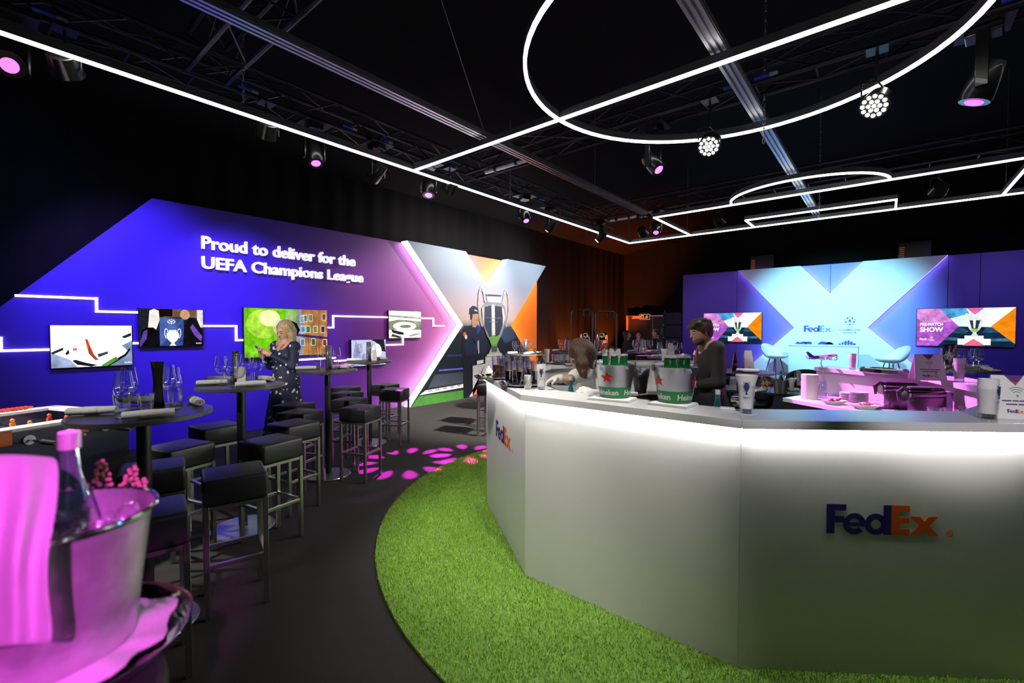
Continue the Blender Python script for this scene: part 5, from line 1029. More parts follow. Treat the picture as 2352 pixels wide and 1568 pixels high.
# ---------------------------------------------------------------- bartender in a dark suit
D = 4.3; Bc = pd(1632, 800, 4.3); B0 = Vector((Bc.x, Bc.y, 0)); mn = thing('person', 'bearded bartender in a dark suit standing inside the bar', 'person', B0)
hc = pd(1609, 762, 4.22); f, l, u = frame(-_rt * .95 - _fw * .1 - _up * .24); bf_ = (-_rt * .97 + _fw * .12).normalized(); bl = _up.cross(bf_); ax_ = axes(bf_, bl, _up)
sp_c = B0 + Vector((0, 0, 1.22)); pel = B0 + Vector((0, 0, .92)); neck = B0 + bf_ * .04 + Vector((0, 0, 1.42))
sL, sR = B0 + bl * .185 + Vector((0, 0, 1.37)), B0 - bl * .185 + Vector((0, 0, 1.37)); eL, eR = B0 + bl * .24 + bf_ * .0 + Vector((0, 0, 1.07)), B0 - bl * .24 + bf_ * .02 + Vector((0, 0, 1.07)); wL, wR = B0 + bl * .12 + bf_ * .15 + Vector((0, 0, 1.03)), B0 - bl * .06 + bf_ * .18 + Vector((0, 0, 1.05))
pts = [hc, B0, sL, sR, eL, eR, wL + bf_ * .1, wR + bf_ * .1]
S = SDF(pts, .16, .0072); add_head(S, hc, f, l, u, .92); S.cap(neck - _up * .05, hc - u * .06 - f * .03, .06, .055, .03); S.ell(sp_c, (.11, .165, .17), ax_, .05); S.ell(pel, (.115, .155, .14), ax_, .06)
for sh, e, w_ in ((sL, eL, wL), (sR, eR, wR)): S.cap(neck - _up * .05, sh, .05, .055, .05); S.cap(sh, e, .05, .042, .03); S.cap(e, w_, .042, .03, .02)
add_hand(S, wL, bf_ - bl * .5, -_up * .3 - bl, .6, 1, 1); add_hand(S, wR, bf_ + bl * .3, bl - _up * .2, .6, 1, -1)
for q in (-1, 1):
    hp = pel + bl * q * .09; kn = B0 + bl * q * .09 + Vector((0, 0, .48)); an = B0 + bl * q * .09 + Vector((0, 0, .09)); S.cap(hp, kn, .09, .06, .04); S.cap(kn, an, .055, .036, .03); S.cap(an - _up * .05, an + bf_ * .16 - _up * .06, .034, .03, .03)
skinned('body', S, M_SKIN2, mn); add_face(mn, hc, f, l, u, .92, M_BROWD, M_LIP)
S = SDF([hc], .22, .0068); A = axes(f, l, u); S.ell(hc + u * 0.0450 - f * 0.0225, (0.1008, 0.0882, 0.0855), A, 0.0180); S.ell(hc - u * 0.0090 - f * 0.0585, (0.0540, 0.0765, 0.0765), A, 0.0270); S.ell(hc + u * 0.0900 + f * 0.0270, (0.0630, 0.0675, 0.0315), A, 0.0270); S.cap(hc + u * 0.0675 + f * 0.0810 + l * 0.0360, hc + u * 0.0630 + f * 0.0855 - l * 0.0360, 0.0180, 0.0180, 0.0270)
for q in (-1, 1): S.cap(hc + l * q * 0.0747 + u * 0.0450, hc + l * q * 0.0756 - u * 0.0090 + f * 0.0108, 0.0162, 0.0108, 0.0180)
for k in range(14): a = k * 2.4; S.ell(hc + u * (0.0900 + 0.0180 * math.cos(a)) - f * (0.0180 + 0.0540 * math.sin(a)) + l * 0.0540 * math.cos(a * 1.3), (0.0270, 0.0270, 0.0198), A, 0.0135)
S.cut_ell(hc + f * 0.0900 - u * 0.0180, (0.0558, 0.0630, 0.0675), A); skinned('hair', S, hair_mat('dark_brown_hair', (.012, .007, .004), (.05, .028, .016)), mn)
S = SDF([hc], .18, .0068); S.ell(hc - u * 0.0612 + f * 0.0270, (0.0630, 0.0558, 0.0558), A, 0.0180); S.ell(hc - u * 0.0900 + f * 0.0594, (0.0252, 0.0306, 0.0216), A, 0.0180); S.plane(hc - u * 0.0468 + f * 0.0180, u * 1.0 - f * 0.2700); S.cut_ell(hc + f * 0.0900 - u * 0.0504, (0.0144, 0.0234, 0.0108), A); skinned('beard', S, mat('beard_hair', (.13, .07, .045), .8, var=.4, vscale=180), mn)
S = SDF(pts, .16, .0085); S.ell(sp_c, (.132, .185, .185), ax_, .05); S.ell(pel + _up * .0, (.135, .175, .17), ax_, .06); S.cap(sp_c, pel, .12, .12, .06)
for sh, e, w_ in ((sL, eL, wL), (sR, eR, wR)): S.cap(neck - _up * .06 - bf_ * .02, sh, .05, .066, .05); S.cap(sh, e, .068, .058, .03); S.cap(e, w_.lerp(e, .15), .058, .044, .02)
S.ell(neck - _up * .04 - bf_ * .02, (.09, .1, .035), ax_, .02); S.cut_cap(neck + bf_ * .02 - _up * .055, neck + bf_ * .06 + _up * .3, .078, .1); S.cut_cap(neck + bf_ * .13 - _up * .0, sp_c + bf_ * .18 - _up * .14, .072, .02); S.plane(B0 + Vector((0, 0, .74)), (0, 0, -1)); skinned('suit_jacket', S, mat('black_suit', (.018, .017, .018), .75, var=.2, vscale=90), mn)
S = SDF(pts, .16, .009); S.ell(sp_c, (.119, .172, .176), ax_, .05); S.cap(neck - _up * .075, neck + _up * .02 + bf_ * .015, .07, .064, .02); S.cut_cap(neck - _up * .03, hc - u * .02, .055, .055); S.plane(B0 + Vector((0, 0, .98)), (0, 0, -1))
for e, w_ in ((eL, wL), (eR, wR)): S.cap(w_.lerp(e, .25), w_.lerp(e, .06), .038, .037, .01)
skinned('shirt', S, mat('white_shirt', (.78, .77, .75), .75), mn)
S = SDF(pts, .16, .009); S.ell(pel, (.125, .165, .15), ax_, .05)
for q in (-1, 1): S.cap(pel + bl * q * .09, B0 + bl * q * .09 + Vector((0, 0, .48)), .1, .08, .04); S.cap(B0 + bl * q * .09 + Vector((0, 0, .48)), B0 + bl * q * .09 + Vector((0, 0, .09)), .078, .06, .03)
skinned('trousers', S, mat('black_suit'), mn)
for q in (-1, 1): m = MB(); m.ball(B0 + bl * q * .09 + bf_ * .07 + Vector((0, 0, .045)), 1, 14, 8, (.07, .07, .05)); 
m = MB(); tq = neck + bf_ * .095 - _up * .055; tf = plane_fn(tq, bl, -_up); nn_ = [(-.018, 0), (.018, 0), (.013, .03), (.03, .26), (0, .3), (-.03, .26), (-.013, .03)]
m.prism(nn_, lambda a, b, t: tq + bl * a - _up * b + bf_ * (-.012 + .018 * math.sin(min(1, b / .2)) + t), -.003, .004); world_child(m.build('tie', mat('red_tie', (.4, .01, .03), .6)), mn)
# ---------------------------------------------------------------- barmaid bending over
m0 = pd(1400, 930, 4.22); M0 = Vector((m0.x, m0.y, 0)); bm_ = thing('person', 'barmaid with brown hair and white gloves bending over the inside of the bar', 'person', M0)
pel = M0 + Vector((0, 0, .88)); hc = pd(1336, 818, 3.72); chest = pd(1366, 862, 3.86); neck = pd(1347, 836, 3.80); f, l, u = frame(-_rt * .8 - _fw * .25 - _up * .75, -_rt * .5 + _up * .8); bt = (neck - pel).normalized(); bl = (_rt * .75 - _fw * .55).normalized(); bl = (bl - bt * bl.dot(bt)).normalized(); bfw = bl.cross(bt); ax_ = axes(bfw, bl, bt)
sR = pd(1338, 856, 3.74); sL = pd(1383, 862, 3.80); eR = pd(1306, 872, 3.62); wR = pd(1282, 869, 3.62); eL = pd(1392, 912, 3.30); wL = pd(1362, 904, 3.12); pts = [hc, M0, pel, sL, sR, eL, eR, wL, pd(1258, 875, 3.6), pd(1338, 905, 3.05)]
S = SDF(pts, .17, .0068); add_head(S, hc, f, l, u, 1.0); S.cap(neck - bt * .03, hc - u * .06 - f * .03, .05, .046, .03); S.ell(chest, (.1, .14, .13), ax_, .05); S.cap(chest, pel, .1, .12, .05); S.ell(pel, (.125, .16, .12), None, .05)
for sh, e, w_ in ((sL, eL, wL), (sR, eR, wR)): S.cap(neck - bt * .02, sh, .042, .048, .04); S.cap(sh, e, .044, .036, .03); S.cap(e, w_, .036, .026, .02)
hR = (pd(1262, 874, 3.6) - wR); hL = (pd(1342, 901, 3.05) - wL); add_hand(S, wR, hR, -_up - _fw * .3, .55, 1, -1); add_hand(S, wL, hL, _rt * -.2 + _fw * .6 - _up * .5, .7, 1, 1)
for q in (-1, 1):
    kn = M0 + bl * q * .08 + Vector((0, 0, .47)); an = M0 + bl * q * .08 + Vector((0, 0, .09)); S.cap(pel + bl * q * .08, kn, .085, .055, .04); S.cap(kn, an, .05, .034, .03); S.cap(an - _up * .05, an + bfw * .13 - _up * .06, .033, .027, .03)
skinned('body', S, M_SKIN2, bm_); add_face(bm_, hc, f, l, u, 1.0, M_BROWD, M_LIP)
S = SDF([hc, wR, wL], .25, .0068); A = axes(f, l, u); S.ell(hc + u * .04 - f * .025, (.11, .092, .1), A, .02); S.ell(hc - f * .07 - u * .0, (.06, .088, .09), A, .03)
side = -_fw; S.cap(hc + side * .07 + u * .03, pd(1337, 838, 3.62), .045, .05, .03); S.cap(pd(1337, 838, 3.62), pd(1340, 858, 3.58), .048, .03, .03); S.cap(pd(1340, 858, 3.58), pd(1346, 868, 3.57), .03, .01, .02); S.cap(hc + u * .09 - f * .04, pd(1352, 818, 3.7), .05, .05, .03); S.cap(pd(1352, 815, 3.7), pd(1362, 838, 3.68), .05, .035, .03)
S.cut_ell(hc + f * .095 - u * .03 + l * 0, (.06, .07, .085), A); skinned('hair', S, hair_mat('brown_hair', (.03, .012, .006), (.11, .045, .022)), bm_)
S = SDF(pts, .17, .0085); S.ell(chest, (.122, .162, .15), ax_, .05); S.cap(chest, pel.lerp(chest, .3), .115, .125, .05)
for sh, e in ((sL, eL), (sR, eR)): S.cap(neck - bt * .03, sh, .05, .062, .04); S.cap(sh, sh.lerp(e, .55), .062, .06, .03)
S.cut_cap(neck - bt * .005, hc, .062, .06); skinned('shirt', S, mat('white_shirt'), bm_)
S = SDF(pts, .17, .009); S.cap(chest - bt * .06 + bfw * .025, pel, .118, .145, .05); S.ell(pel, (.145, .18, .16), None, .05)
for q in (-1, 1): S.cap(pel + bl * q * .08, M0 + bl * q * .08 + Vector((0, 0, .47)), .105, .08, .04); S.cap(M0 + bl * q * .08 + Vector((0, 0, .47)), M0 + bl * q * .08 + Vector((0, 0, .09)), .075, .06, .03)
skinned('apron', S, mat('black_apron', (.014, .014, .015), .8), bm_)
for w_, e, h2, nr, cu_, sd_ in ((wR, eR, hR, -_up - _fw * .3, .55, -1), (wL, eL, hL, _rt * -.2 + _fw * .6 - _up * .5, .7, 1)):
    S = SDF([w_, w_ + h2.normalized() * .2], .12, .0055); add_hand(S, w_, h2, nr, cu_, 1, sd_, .0025); S.cap(w_, w_.lerp(e, .22), .031, .038, .01); skinned('glove', S, mat('white_glove', (.72, .68, .66), .6), bm_)

# ---------------------------------------------------------------- three people in black near the back door
def far_person(px, py, d, label, turn, hairlong=False, skin=M_SKIN):
    c = pd(px, py, d); o = Vector((c.x, c.y, 0)); t = thing('person', label, 'person', o); k = c.z / 1.57; f, l, u = frame(turn); bf2 = Vector((turn.x, turn.y, 0)).normalized(); b2 = _up.cross(bf2); ax2 = axes(bf2, b2, _up); Z = lambda z: o + Vector((0, 0, z * k))
    pts = [c, o, o + b2 * .3 + bf2 * .3, o - b2 * .3]
    S = SDF(pts, .14, .012); add_head(S, c, f, l, u, 1.0); S.cap(Z(1.36), c - u * .05, .055, .05, .03); S.ell(Z(1.2), (.11, .16, .18), ax2, .05); S.ell(Z(.92), (.12, .16, .14), ax2, .05)
    ar = []
    for q in (-1, 1):
        sh, e, w_ = Z(1.34) + b2 * q * .17, Z(1.08) + b2 * q * .22, Z(1.08) + b2 * q * .1 + bf2 * .2; ar.append((sh, e, w_)); S.cap(sh, e, .045, .04, .03); S.cap(e, w_, .038, .028, .02); add_hand(S, w_, bf2 - b2 * q * .4, -b2 * q, .5, 1, q); S.cap(Z(.9) + b2 * q * .08, Z(.48) + b2 * q * .08, .08, .055, .03); S.cap(Z(.48) + b2 * q * .08, Z(.05) + b2 * q * .08, .05, .035, .03)
    skinned('body', S, skin, t)
    S = SDF(pts, .14, .013); S.ell(Z(1.2), (.13, .18, .2), ax2, .05); S.ell(Z(.9), (.145, .18, .2), ax2, .05)
    for sh, e, w_ in ar: S.cap(sh, e, .06, .055, .03); S.cap(e, e.lerp(w_, .8), .052, .042, .02)
    for q in (-1, 1): S.cap(Z(.9) + b2 * q * .08, Z(.08) + b2 * q * .08, .1, .06, .03)
    S.cut_cap(Z(1.4), c, .06, .06); skinned('black_clothes', S, mat('black_clothes', (.012, .012, .014), .8), t)
    S = SDF([c], .3, .011); A = axes(f, l, u); S.ell(c + u * .04 - f * .03, (.105, .094, .1), A, .02); S.ell(c - f * .07 - u * .01, (.05, .085, .085), A, .03)
    if hairlong:
        for q in (-1, 1): S.cap(c + l * q * .07 - f * .03, c + l * q * .09 - f * .05 - _up * .28, .045, .04, .03)
    S.cut_ell(c + f * .1 - u * .03, (.06, .075, .09), A); skinned('hair', S, hair_mat('dark_brown_hair', (0, 0, 0), (0, 0, 0)), t); return t
far_person(1440, 769, 13.2, 'long-haired person in black standing left of the back door', (_rt * .9 - _fw * .3), True)
far_person(1466, 770, 14.4, 'person in black facing the room in front of the back door', (-_rt * .25 - _fw * .9), False, M_SKIN)
far_person(1508, 762, 11.6, 'dark-haired person in black seen from behind near the speaker tower', (-_rt * .75 + _fw * .5), False, M_SKIN2)
# ================================================================== bottles
def glass_bottle(loc, label, h=.27, r=.036, tint=(.35, .8, .85), cap=(.8, .8, .8), lab=None, tilt=(0, 0), name='water_bottle', group=None):
    t = thing(name, label, 'bottle', loc, 0, group); t.rotation_euler.x = tilt[0]; t.rotation_euler.y = tilt[1]; k = h / .27; q = r / .036
    g = glassy('bottle_%02d%02d%02d' % tuple(int(c * 99) for c in tint), tint, .1, .03, .75, tuple(c * .6 for c in tint), .25)
    m = MB(); m.lathe([(0, .0005), (.033 * q, .0005), (.036 * q, .006 * k), (.036 * q, .12 * k), (.033 * q, .145 * k), (.02 * q, .19 * k), (.0135 * q, .215 * k), (.0125 * q, .25 * k)], 24); m.build('bottle_glass', g, t, smooth=True)
    m = MB(); m.lathe([(0, .27 * k), (.0145 * q, .27 * k), (.0152 * q, .266 * k), (.0152 * q, .246 * k), (.0125 * q, .245 * k)], 20); m.build('cap', mat('cap_%d' % int(cap[0] * 99), cap, .4, .3), t, smooth=True)
    if lab: m = MB(); m.lathe([(.0364 * q, .04 * k), (.0366 * q, .042 * k), (.0366 * q, .1 * k), (.0364 * q, .102 * k)], 24); m.build('paper_label', lab, t, smooth=True)
    return t
# ================================================================== things on the bar
BT = BAR_T + .0006; WT = .8756
def on(px, py, z): p = pz(px, py, z); return Vector((p.x, p.y, z))
M_COLA = mat('cola', (.022, .006, .003), .08, spec=.6); M_TEA = mat('amber_drink', (.28, .09, .012), .1); M_LEMON = mat('lemon', (.6, .42, .04), .4)
M_THICK = glassy('thick_glass')
def tray(loc, r, label, h=.018):
    t = thing('steel_tray', label, 'tray', loc); m = MB(); m.lathe([(0, .003), (r - .02, .003), (r - .004, h), (r, h), (r, h - .002), (r - .018, .0005), (0, .0005)], 48); m.build('tray_dish', M_CHROME, t, smooth=True); m = MB(); m.tube([(r * math.cos(2 * PI * k / 48), r * math.sin(2 * PI * k / 48), h) for k in range(48)], .003, 6, True); m.build('tray_rim', M_CHROME, t, smooth=True); return t
def make_longdrink(drink):
    t = thing('long_glass', 'x', 'glass'); m = MB(); m.lathe([(.024, .008), (.027, .04), (.026, .06), (.031, .105), (.034, .165), (.0352, .1655), (.0325, .105), (.0285, .06), (.029, .03), (.027, .0008), (0, .0006)], 20); m.build('glass_wall', M_GLASS, t, smooth=True)
    if drink: m = MB(); m.lathe([(0, .0085), (.0235, .0085), (.0265, .04), (.0255, .06), (.0295, .098), (0, .098)], 18); m.build('drink', drink, t, smooth=True); m = MB(); m.cyl((.004, .003, .0985), (.004, .003, .101), .019, n=14); m.build('lemon_slice', M_LEMON, t)
    return t
LD = {0: make_longdrink(None), 1: make_longdrink(M_COLA), 2: make_longdrink(M_TEA)}; LU = set()
def longdrink(k, loc, lab, grp, scale=None):
    if k not in LU: LU.add(k); o = LD[k]; o.location = loc; o['label'] = lab; o['group'] = grp; return o
    return dup(LD[k], loc, random.random() * 6, lab, grp, scale)
tA = on(1135, 868, BT); tray(tA, .165, 'round steel tray at the left corner of the bar top')
tB = on(1198, 884, BT); tray(tB, .165, 'round steel tray of dark drinks behind the cup of paper sticks')
for i, (px, py, lab) in enumerate(((1139, 866, 'glass of dark red drink leftmost on the bar'), (1154, 867, 'glass of amber drink beside the leftmost drink'))): longdrink(2, on(px, py, BT) + Vector((0, 0, .0035)), lab, 'filled glasses on the bar')
for px, py, lab in ((1169, 884, 'front left glass of cola on the dark drinks tray'), (1182, 880, 'second glass of cola from the left on the dark drinks tray'), (1196, 886, 'glass of cola behind the cup of paper sticks'), (1217, 878, 'glass of cola with lemon left of the printed napkin glass'), (1230, 884, 'glass of cola just behind the printed napkin glass'), (1208, 873, 'glass of cola at the back of the dark drinks tray')): longdrink(1, on(px, py, BT) + Vector((0, 0, .0035)), lab, 'filled glasses on the bar')
eg = 0
for px, py in ((1150, 861), (1162, 857), (1163, 868), (1178, 864), (1190, 859), (1192, 869), (1205, 863)):
    eg += 1; longdrink(0, on(px, py, BT) + Vector((0, 0, .0006)), ['empty tall glass at the back of the left corner tray', 'empty tall glass second along behind the left corner tray', 'empty tall glass in the row right behind the cola glasses, leftmost', 'empty tall glass in the row right behind the cola glasses, second', 'empty tall glass at the back of the row behind the cola glasses', 'empty tall glass in the row right behind the cola glasses, third', 'empty tall glass nearest the leafy plant'][eg - 1], 'empty tall glasses on the bar')
# cup of paper sticks
ps = on(1212, 893, BT); t = thing('stick_cup', 'clear cup packed with white paper sticks at the front of the bar', 'cup', ps); m = MB(); m.lathe([(0, .0005), (.024, .0005), (.0335, .088), (.0325, .088), (.0235, .003)], 24); m.build('cup_wall', M_GLASS, t, smooth=True)
for k in range(26):
    a = k * 2.4; r = .02 * math.sqrt(k / 26); tp = Vector((1.35 * r * math.cos(a), 1.35 * r * math.sin(a), .088 + .008 * random.random())); q = (tp - Vector((r * .8 * math.cos(a), r * .8 * math.sin(a), .004))); m = MB(); M_ = Matrix.Rotation(a, 3, 'Z'); m.box((r * 1.05 * math.cos(a), r * 1.05 * math.sin(a), .048), (.0055, .0035, .09), a); m.build('paper_stick', M_PAPER, t)
def napkin_glass(loc, label, h=.165, rt=.034, rb=.026, flare=0, rot=0, prn=True, base=.02):
    t = thing('napkin_glass', label, 'glass', loc, rot); m = MB(); m.lathe([(rb * .94, base), (rb + (rt - rb) * .8 - .001, h * .8), (rb + (rt - rb) * .8, h * .8), (rb + .001, .004), (rb, .0006)], 24); m.build('glass_wall', glassy('thin_glass', (1, 1, 1), .03, .03, .4), t, smooth=True)
    m = MB(); n = 20; rows = [(base + .003, .9), (h * .5, .93), (h * .84, .97), (h * 1.07, .97 + flare * 1.6)]
    V = [((rb + (rt - rb) * z / h) * k * (1 + .02 * math.sin(5 * 2 * PI * i / n)) * math.cos(2 * PI * i / n), (rb + (rt - rb) * z / h) * k * (1 + .02 * math.sin(5 * 2 * PI * i / n)) * math.sin(2 * PI * i / n), z) for z, k in rows for i in range(n)]
    m.add(V, [(r * n + i, r * n + (i + 1) % n, (r + 1) * n + (i + 1) % n, (r + 1) * n + i) for r in range(len(rows) - 1) for i in range(n)] + [tuple(range(n))]); m.build('paper_napkin', M_PAPER, t, smooth=True)
    m = MB(); m.lathe([(0, .0008), (rb * .97, .0008), (rb * .9, base), (0, base)], 20); m.build('thick_base', M_THICK, t, smooth=True)
    if prn:
        # printed cup and lettering wrapped round the glass, on the -Y side
        R = lambda z: (rb + (rt - rb) * z / h) * 1.012
        wrap = lambda a, b, tt: Vector((R(b) * math.sin(a / R(b)), -R(b) * math.cos(a / R(b)) - tt, b))
        b_, f_, h_ = cup_polys(0, h * .55, h * .36, .022); m = MB()
        for q in [b_, f_] + h_: m.prism(q, wrap, .0002, .0006)
        m.build('printed_cup', mat('ink_navy', hexc('2a2f66'), .5), t); m = MB(); write(m, 'Istanbul 23', lambda a, b, tt: wrap(a, h * .44 + b, .0007), .012, width=.032, center=True); m.build('printed_name', mat('ink_navy'), t, recalc=False); m = MB(); m.prism(rect(-.018, h * .3, .018, h * .305), wrap, .0002, .0006); m.build('printed_line', mat('ink_grey'), t)
    return t
def face_cam(loc): return math.atan2(loc.y, loc.x) - PI / 2 + PI  - PI
def rot_to_cam(loc): return math.atan2(-loc.x, loc.y) * 1.0   # -Y side turned to the viewer
def coaster(loc, label, r=.045):
    m = MB(); m.lathe([(0, .0015), (r, .0015), (r, .0002), (0, .0002)], 32); o = m.build('coaster', M_PAPER, None, loc=loc); tag(o, label, 'coaster'); return o
p = on(1243, 895, BT); coaster(p, 'round paper coaster under the printed napkin glass on the left bar top'); napkin_glass(p + Vector((0, 0, .002)), 'tall printed glass holding a white napkin on the left bar top', .155, .03, .026, 0, rot_to_cam(p))
p = on(1714, 949, BT); coaster(p, 'round paper coaster under the trophy print glass', .05); napkin_glass(p + Vector((0, 0, .002)), 'flared glass with a trophy print holding a white napkin at the bar edge', .168, .041, .027, .12, rot_to_cam(p))
p = on(2268, 960, BT); napkin_glass(p, 'large glass stuffed with a white napkin at the right end of the bar', .165, .038, .034, -.05, rot_to_cam(p) + 1.2)
p = on(1958, 849, BT); napkin_glass(p, 'pink lit napkin glass beside the aeroplane model', .15, .03, .024, 0, 0, False)
p = on(2203, 876, BT); napkin_glass(p, 'pink lit napkin glass right of the tent card on the far bar side', .165, .036, .03, 0, 0, False)
p = on(1256, 836, BT); napkin_glass(p, 'napkin glass just behind the leafy plant on the bar', .16, .03, .025, .05, 0, False)
p = on(1525, 832, BT); napkin_glass(p, 'napkin glass on the far bar top left of the beer tap', .15, .032, .024, .15, 0, False)
p = on(1389, 834, BT); napkin_glass(p, 'napkin glass left of the small tent card on the far bar top', .15, .03, .025, .05, 0, False)
# leafy plant in a glass
p = on(1242, 835, BT); t = thing('leafy_plant', 'small yellow-green leafy plant in a round glass on the left of the bar', 'plant', p); m = MB(); m.lathe([(0, .0006), (.03, .0006), (.042, .03), (.042, .06), (.036, .075), (.035, .075), (.04, .055), (.028, .006), (0, .006)], 24); m.build('glass_pot', M_GLASS, t, smooth=True); m = MB(); m.lathe([(0, .007), (.028, .007), (.037, .03), (.037, .055), (0, .055)], 16); m.build('soil', mat('moss', (.05, .07, .015), .9), t)
lf = MB(); lf.add([(0, 0, 0), (.009, .014, .003), (0, .032, 0), (-.009, .014, .003)], [(0, 1, 2, 3)]); lm = lf.mesh('leaf', mat('lime_leaf', (.42, .5, .03), .5, var=.3, vscale=80), recalc=False); lf2 = MB(); lf2.ball((0, .015, 0), .009, 8, 6, (1, 1.4, .5)); lm2 = lf2.mesh('round_leaf', mat('dark_leaf', (.08, .11, .05), .5), True)
for k in range(80):
    a = k * 2.4; e = .2 + 1.2 * ((k * 0.618) % 1); r = .052 * math.sin(e) * (.4 + .6 * ((k * .37) % 1)); z = .07 + .075 * math.cos(e) * (.5 + .5 * ((k * .73) % 1)); o = link('leaf', lm, t, (r * math.cos(a), r * math.sin(a), z)); o.rotation_euler = (.6 - e * .5, .4 * math.sin(k), a - PI / 2)
for k in range(3):
    a = math.atan2(-_rt.y, -_rt.x) + .5 * (k - 1); m = MB(); st = [Vector((0, 0, .06)), Vector((.04 * math.cos(a), .04 * math.sin(a), .12)), Vector((.1 * math.cos(a), .1 * math.sin(a), .135 + .02 * k))]; m.tube(st, .0012, 5); br = m.build('branch', M_STEM0 if False else mat('green_stem', (.08, .14, .03), .6), t)
    for q in (.5, .75, 1): o = link('round_leaf', lm2, br, tuple(st[1].lerp(st[2], q))); o.rotation_euler = (0, 0, a + q)
# far tray of empty tumblers
p = on(1296, 835, BT); tray(p, .17, 'round steel tray of upturned empty tumblers on the far left of the bar')
k = 0
for dx, dy in ((-.1, -.03), (-.035, -.06), (.03, -.07), (.09, -.04), (-.07, .04), (0, .02), (.065, .035), (-.01, .09), (.11, .03)):
    k += 1; put('t', (p.x + dx, p.y + dy, BT + .0036), 0, 'clear tumbler number %s of the far steel tray on the bar' % ['one, far left', 'two, front left', 'three, front middle', 'four, front right', 'five, middle left', 'six, centre', 'seven, middle right', 'eight, back', 'nine, far right'][k - 1], 'tumblers on the far steel tray', 1.15)
# beer buckets
M_GALV = mat('galvanised_bucket', (.30, .30, .33), .34, .95, var=.18, vscale=14); M_BGREEN = mat('bucket_green', hexc('0f7a38'), .45); M_BRED = mat('bucket_red', hexc('d8141c'), .4); M_BWHITE = mat('bucket_white', (.62, .64, .64), .45)
def beer_bucket(loc, label, rot, hgt=.183, spots_=()):
    t = thing('beer_bucket', label, 'bucket', loc, 0); rb, rt_ = .082, .113; R = lambda z: rb + (rt_ - rb) * z / hgt
    m = MB(); m.lathe([(0, .001), (rb - .004, .001), (rb, .004), (rt_, hgt), (rt_ + .003, hgt + .003), (rt_ - .002, hgt + .003), (rt_ - .004, hgt), (rb - .004, .008), (0, .008)], 56); m.build('bucket_wall', M_GALV, t, smooth=True)
    m = MB(); m.lathe([(R(.004) + .0006, .005), (R(.062) + .0006, .062)], 56); band = m.build('green_band', M_BGREEN, t, smooth=True)
    wrap = lambda a, b, tt: Vector(((R(b) + .0008 + tt) * math.sin(rot + a / rb), -(R(b) + .0008 + tt) * math.cos(rot + a / rb), b))
    for q in range(3):
        m = MB(); write(m, 'Heineken', lambda a, b, tt, q=q: wrap(a + q * 2 * PI * rb / 3 - .085, b + .019, .0006), .042, .0006, .025, width=.142); m.build('band_lettering', M_BWHITE, band, recalc=False)
        sp5 = star_poly(0, 0, .032, 90, .4); m = MB(); c5 = [(0, 0)]
        pts5 = [wrap(x + q * 2 * PI * rb / 3, y + .115, .0008) for x, y in sp5]; ce = wrap(q * 2 * PI * rb / 3, .115, .0008); m.add([ce] + pts5, [(0, 1 + i, 1 + (i + 1) % 10) for i in range(10)]); m.build('red_star', M_BRED, t, recalc=False)
    for s_ in (-1, 1): m = MB(); m.box((s_ * (rt_ + .002), 0, hgt - .002), (.006, .03, .034)); m.cyl((s_ * (rt_ - .004), 0, hgt - .006), (s_ * (rt_ + .009), 0, hgt - .006), .006, n=10); lug = m.build('handle_lug', M_GALV, t); lug.rotation_euler.z = YAW
    m = MB(); m.tube([Vector(((rt_ + .004) * math.cos(PI * k / 16), .10 * math.sin(PI * k / 16), hgt + .012 + .012 * math.sin(PI * k / 16))) for k in range(17)], .0025, 6); hd = m.build('wire_handle', M_CHROME, t, smooth=True); hd.rotation_euler.z = YAW
    m = MB(); m.lathe([(0, hgt - .025), (R(hgt - .025) - .006, hgt - .025)], 32); o = m.build('melt_ice', glassy('melt_ice', (.9, .93, .95), .3, .15, .8, (.75, .8, .84), .5), t); return t
def cloth(loc, rz, w_, d_, label, layers=3):
    t = thing('folded_cloth', label, 'cloth', loc, rz)
    for i in range(layers): m = MB(); m.box((.002 * i, -.003 * i, .0025 + .0042 * i), (w_ - .006 * i, d_ - .004 * i, .0038)); m.build('fold', M_NAPKIN, t, smooth=True, bevel=.0015, seg=2)
    return t
b1 = on(1406, 917, BT); b2 = on(1545, 929, BT)
cloth(b1, math.radians(8), .24, .17, 'folded white cloth under the left beer bucket'); cloth(b2, math.radians(-2), .21, .17, 'folded white cloth under the right beer bucket')
b1 = b1 + Vector((0, .03, .0135)); b2 = b2 + Vector((0, .03, .0135))
beer_bucket(b1, 'galvanised beer bucket with green bottles on the left, beside the barmaid', .02); beer_bucket(b2, 'galvanised beer bucket with green bottles on the right, in front of the bartender', -.58)
M_BEERG = glassy('beer_green', (.06, .5, .1), .08, .03, .7, (.02, .25, .03), .45)
def beer(loc, tilt, label):
    t = thing('beer_bottle', label, 'beer bottle', loc, 0, 'beer bottles in the buckets'); t.rotation_euler = (tilt[0], tilt[1], 0)
    m = MB(); m.lathe([(0, .0005), (.028, .0005), (.030, .005), (.030, .125), (.0285, .14), (.016, .175), (.0135, .19), (.013, .225)], 20); m.build('bottle_glass', M_BEERG, t, smooth=True)
    m = MB(); m.lathe([(.0136, .185), (.0155, .178), (.0137, .212)], 18); m.build('neck_foil', mat('foil_green', hexc('0f6a30'), .35, .3), t, smooth=True)
    m = MB(); m.lathe([(0, .232), (.0135, .232), (.0152, .226), (.0152, .221), (.013, .221)], 21); m.build('crown_cap', mat('cap_silver', (.7, .72, .7), .35, .6), t, smooth=True); return t
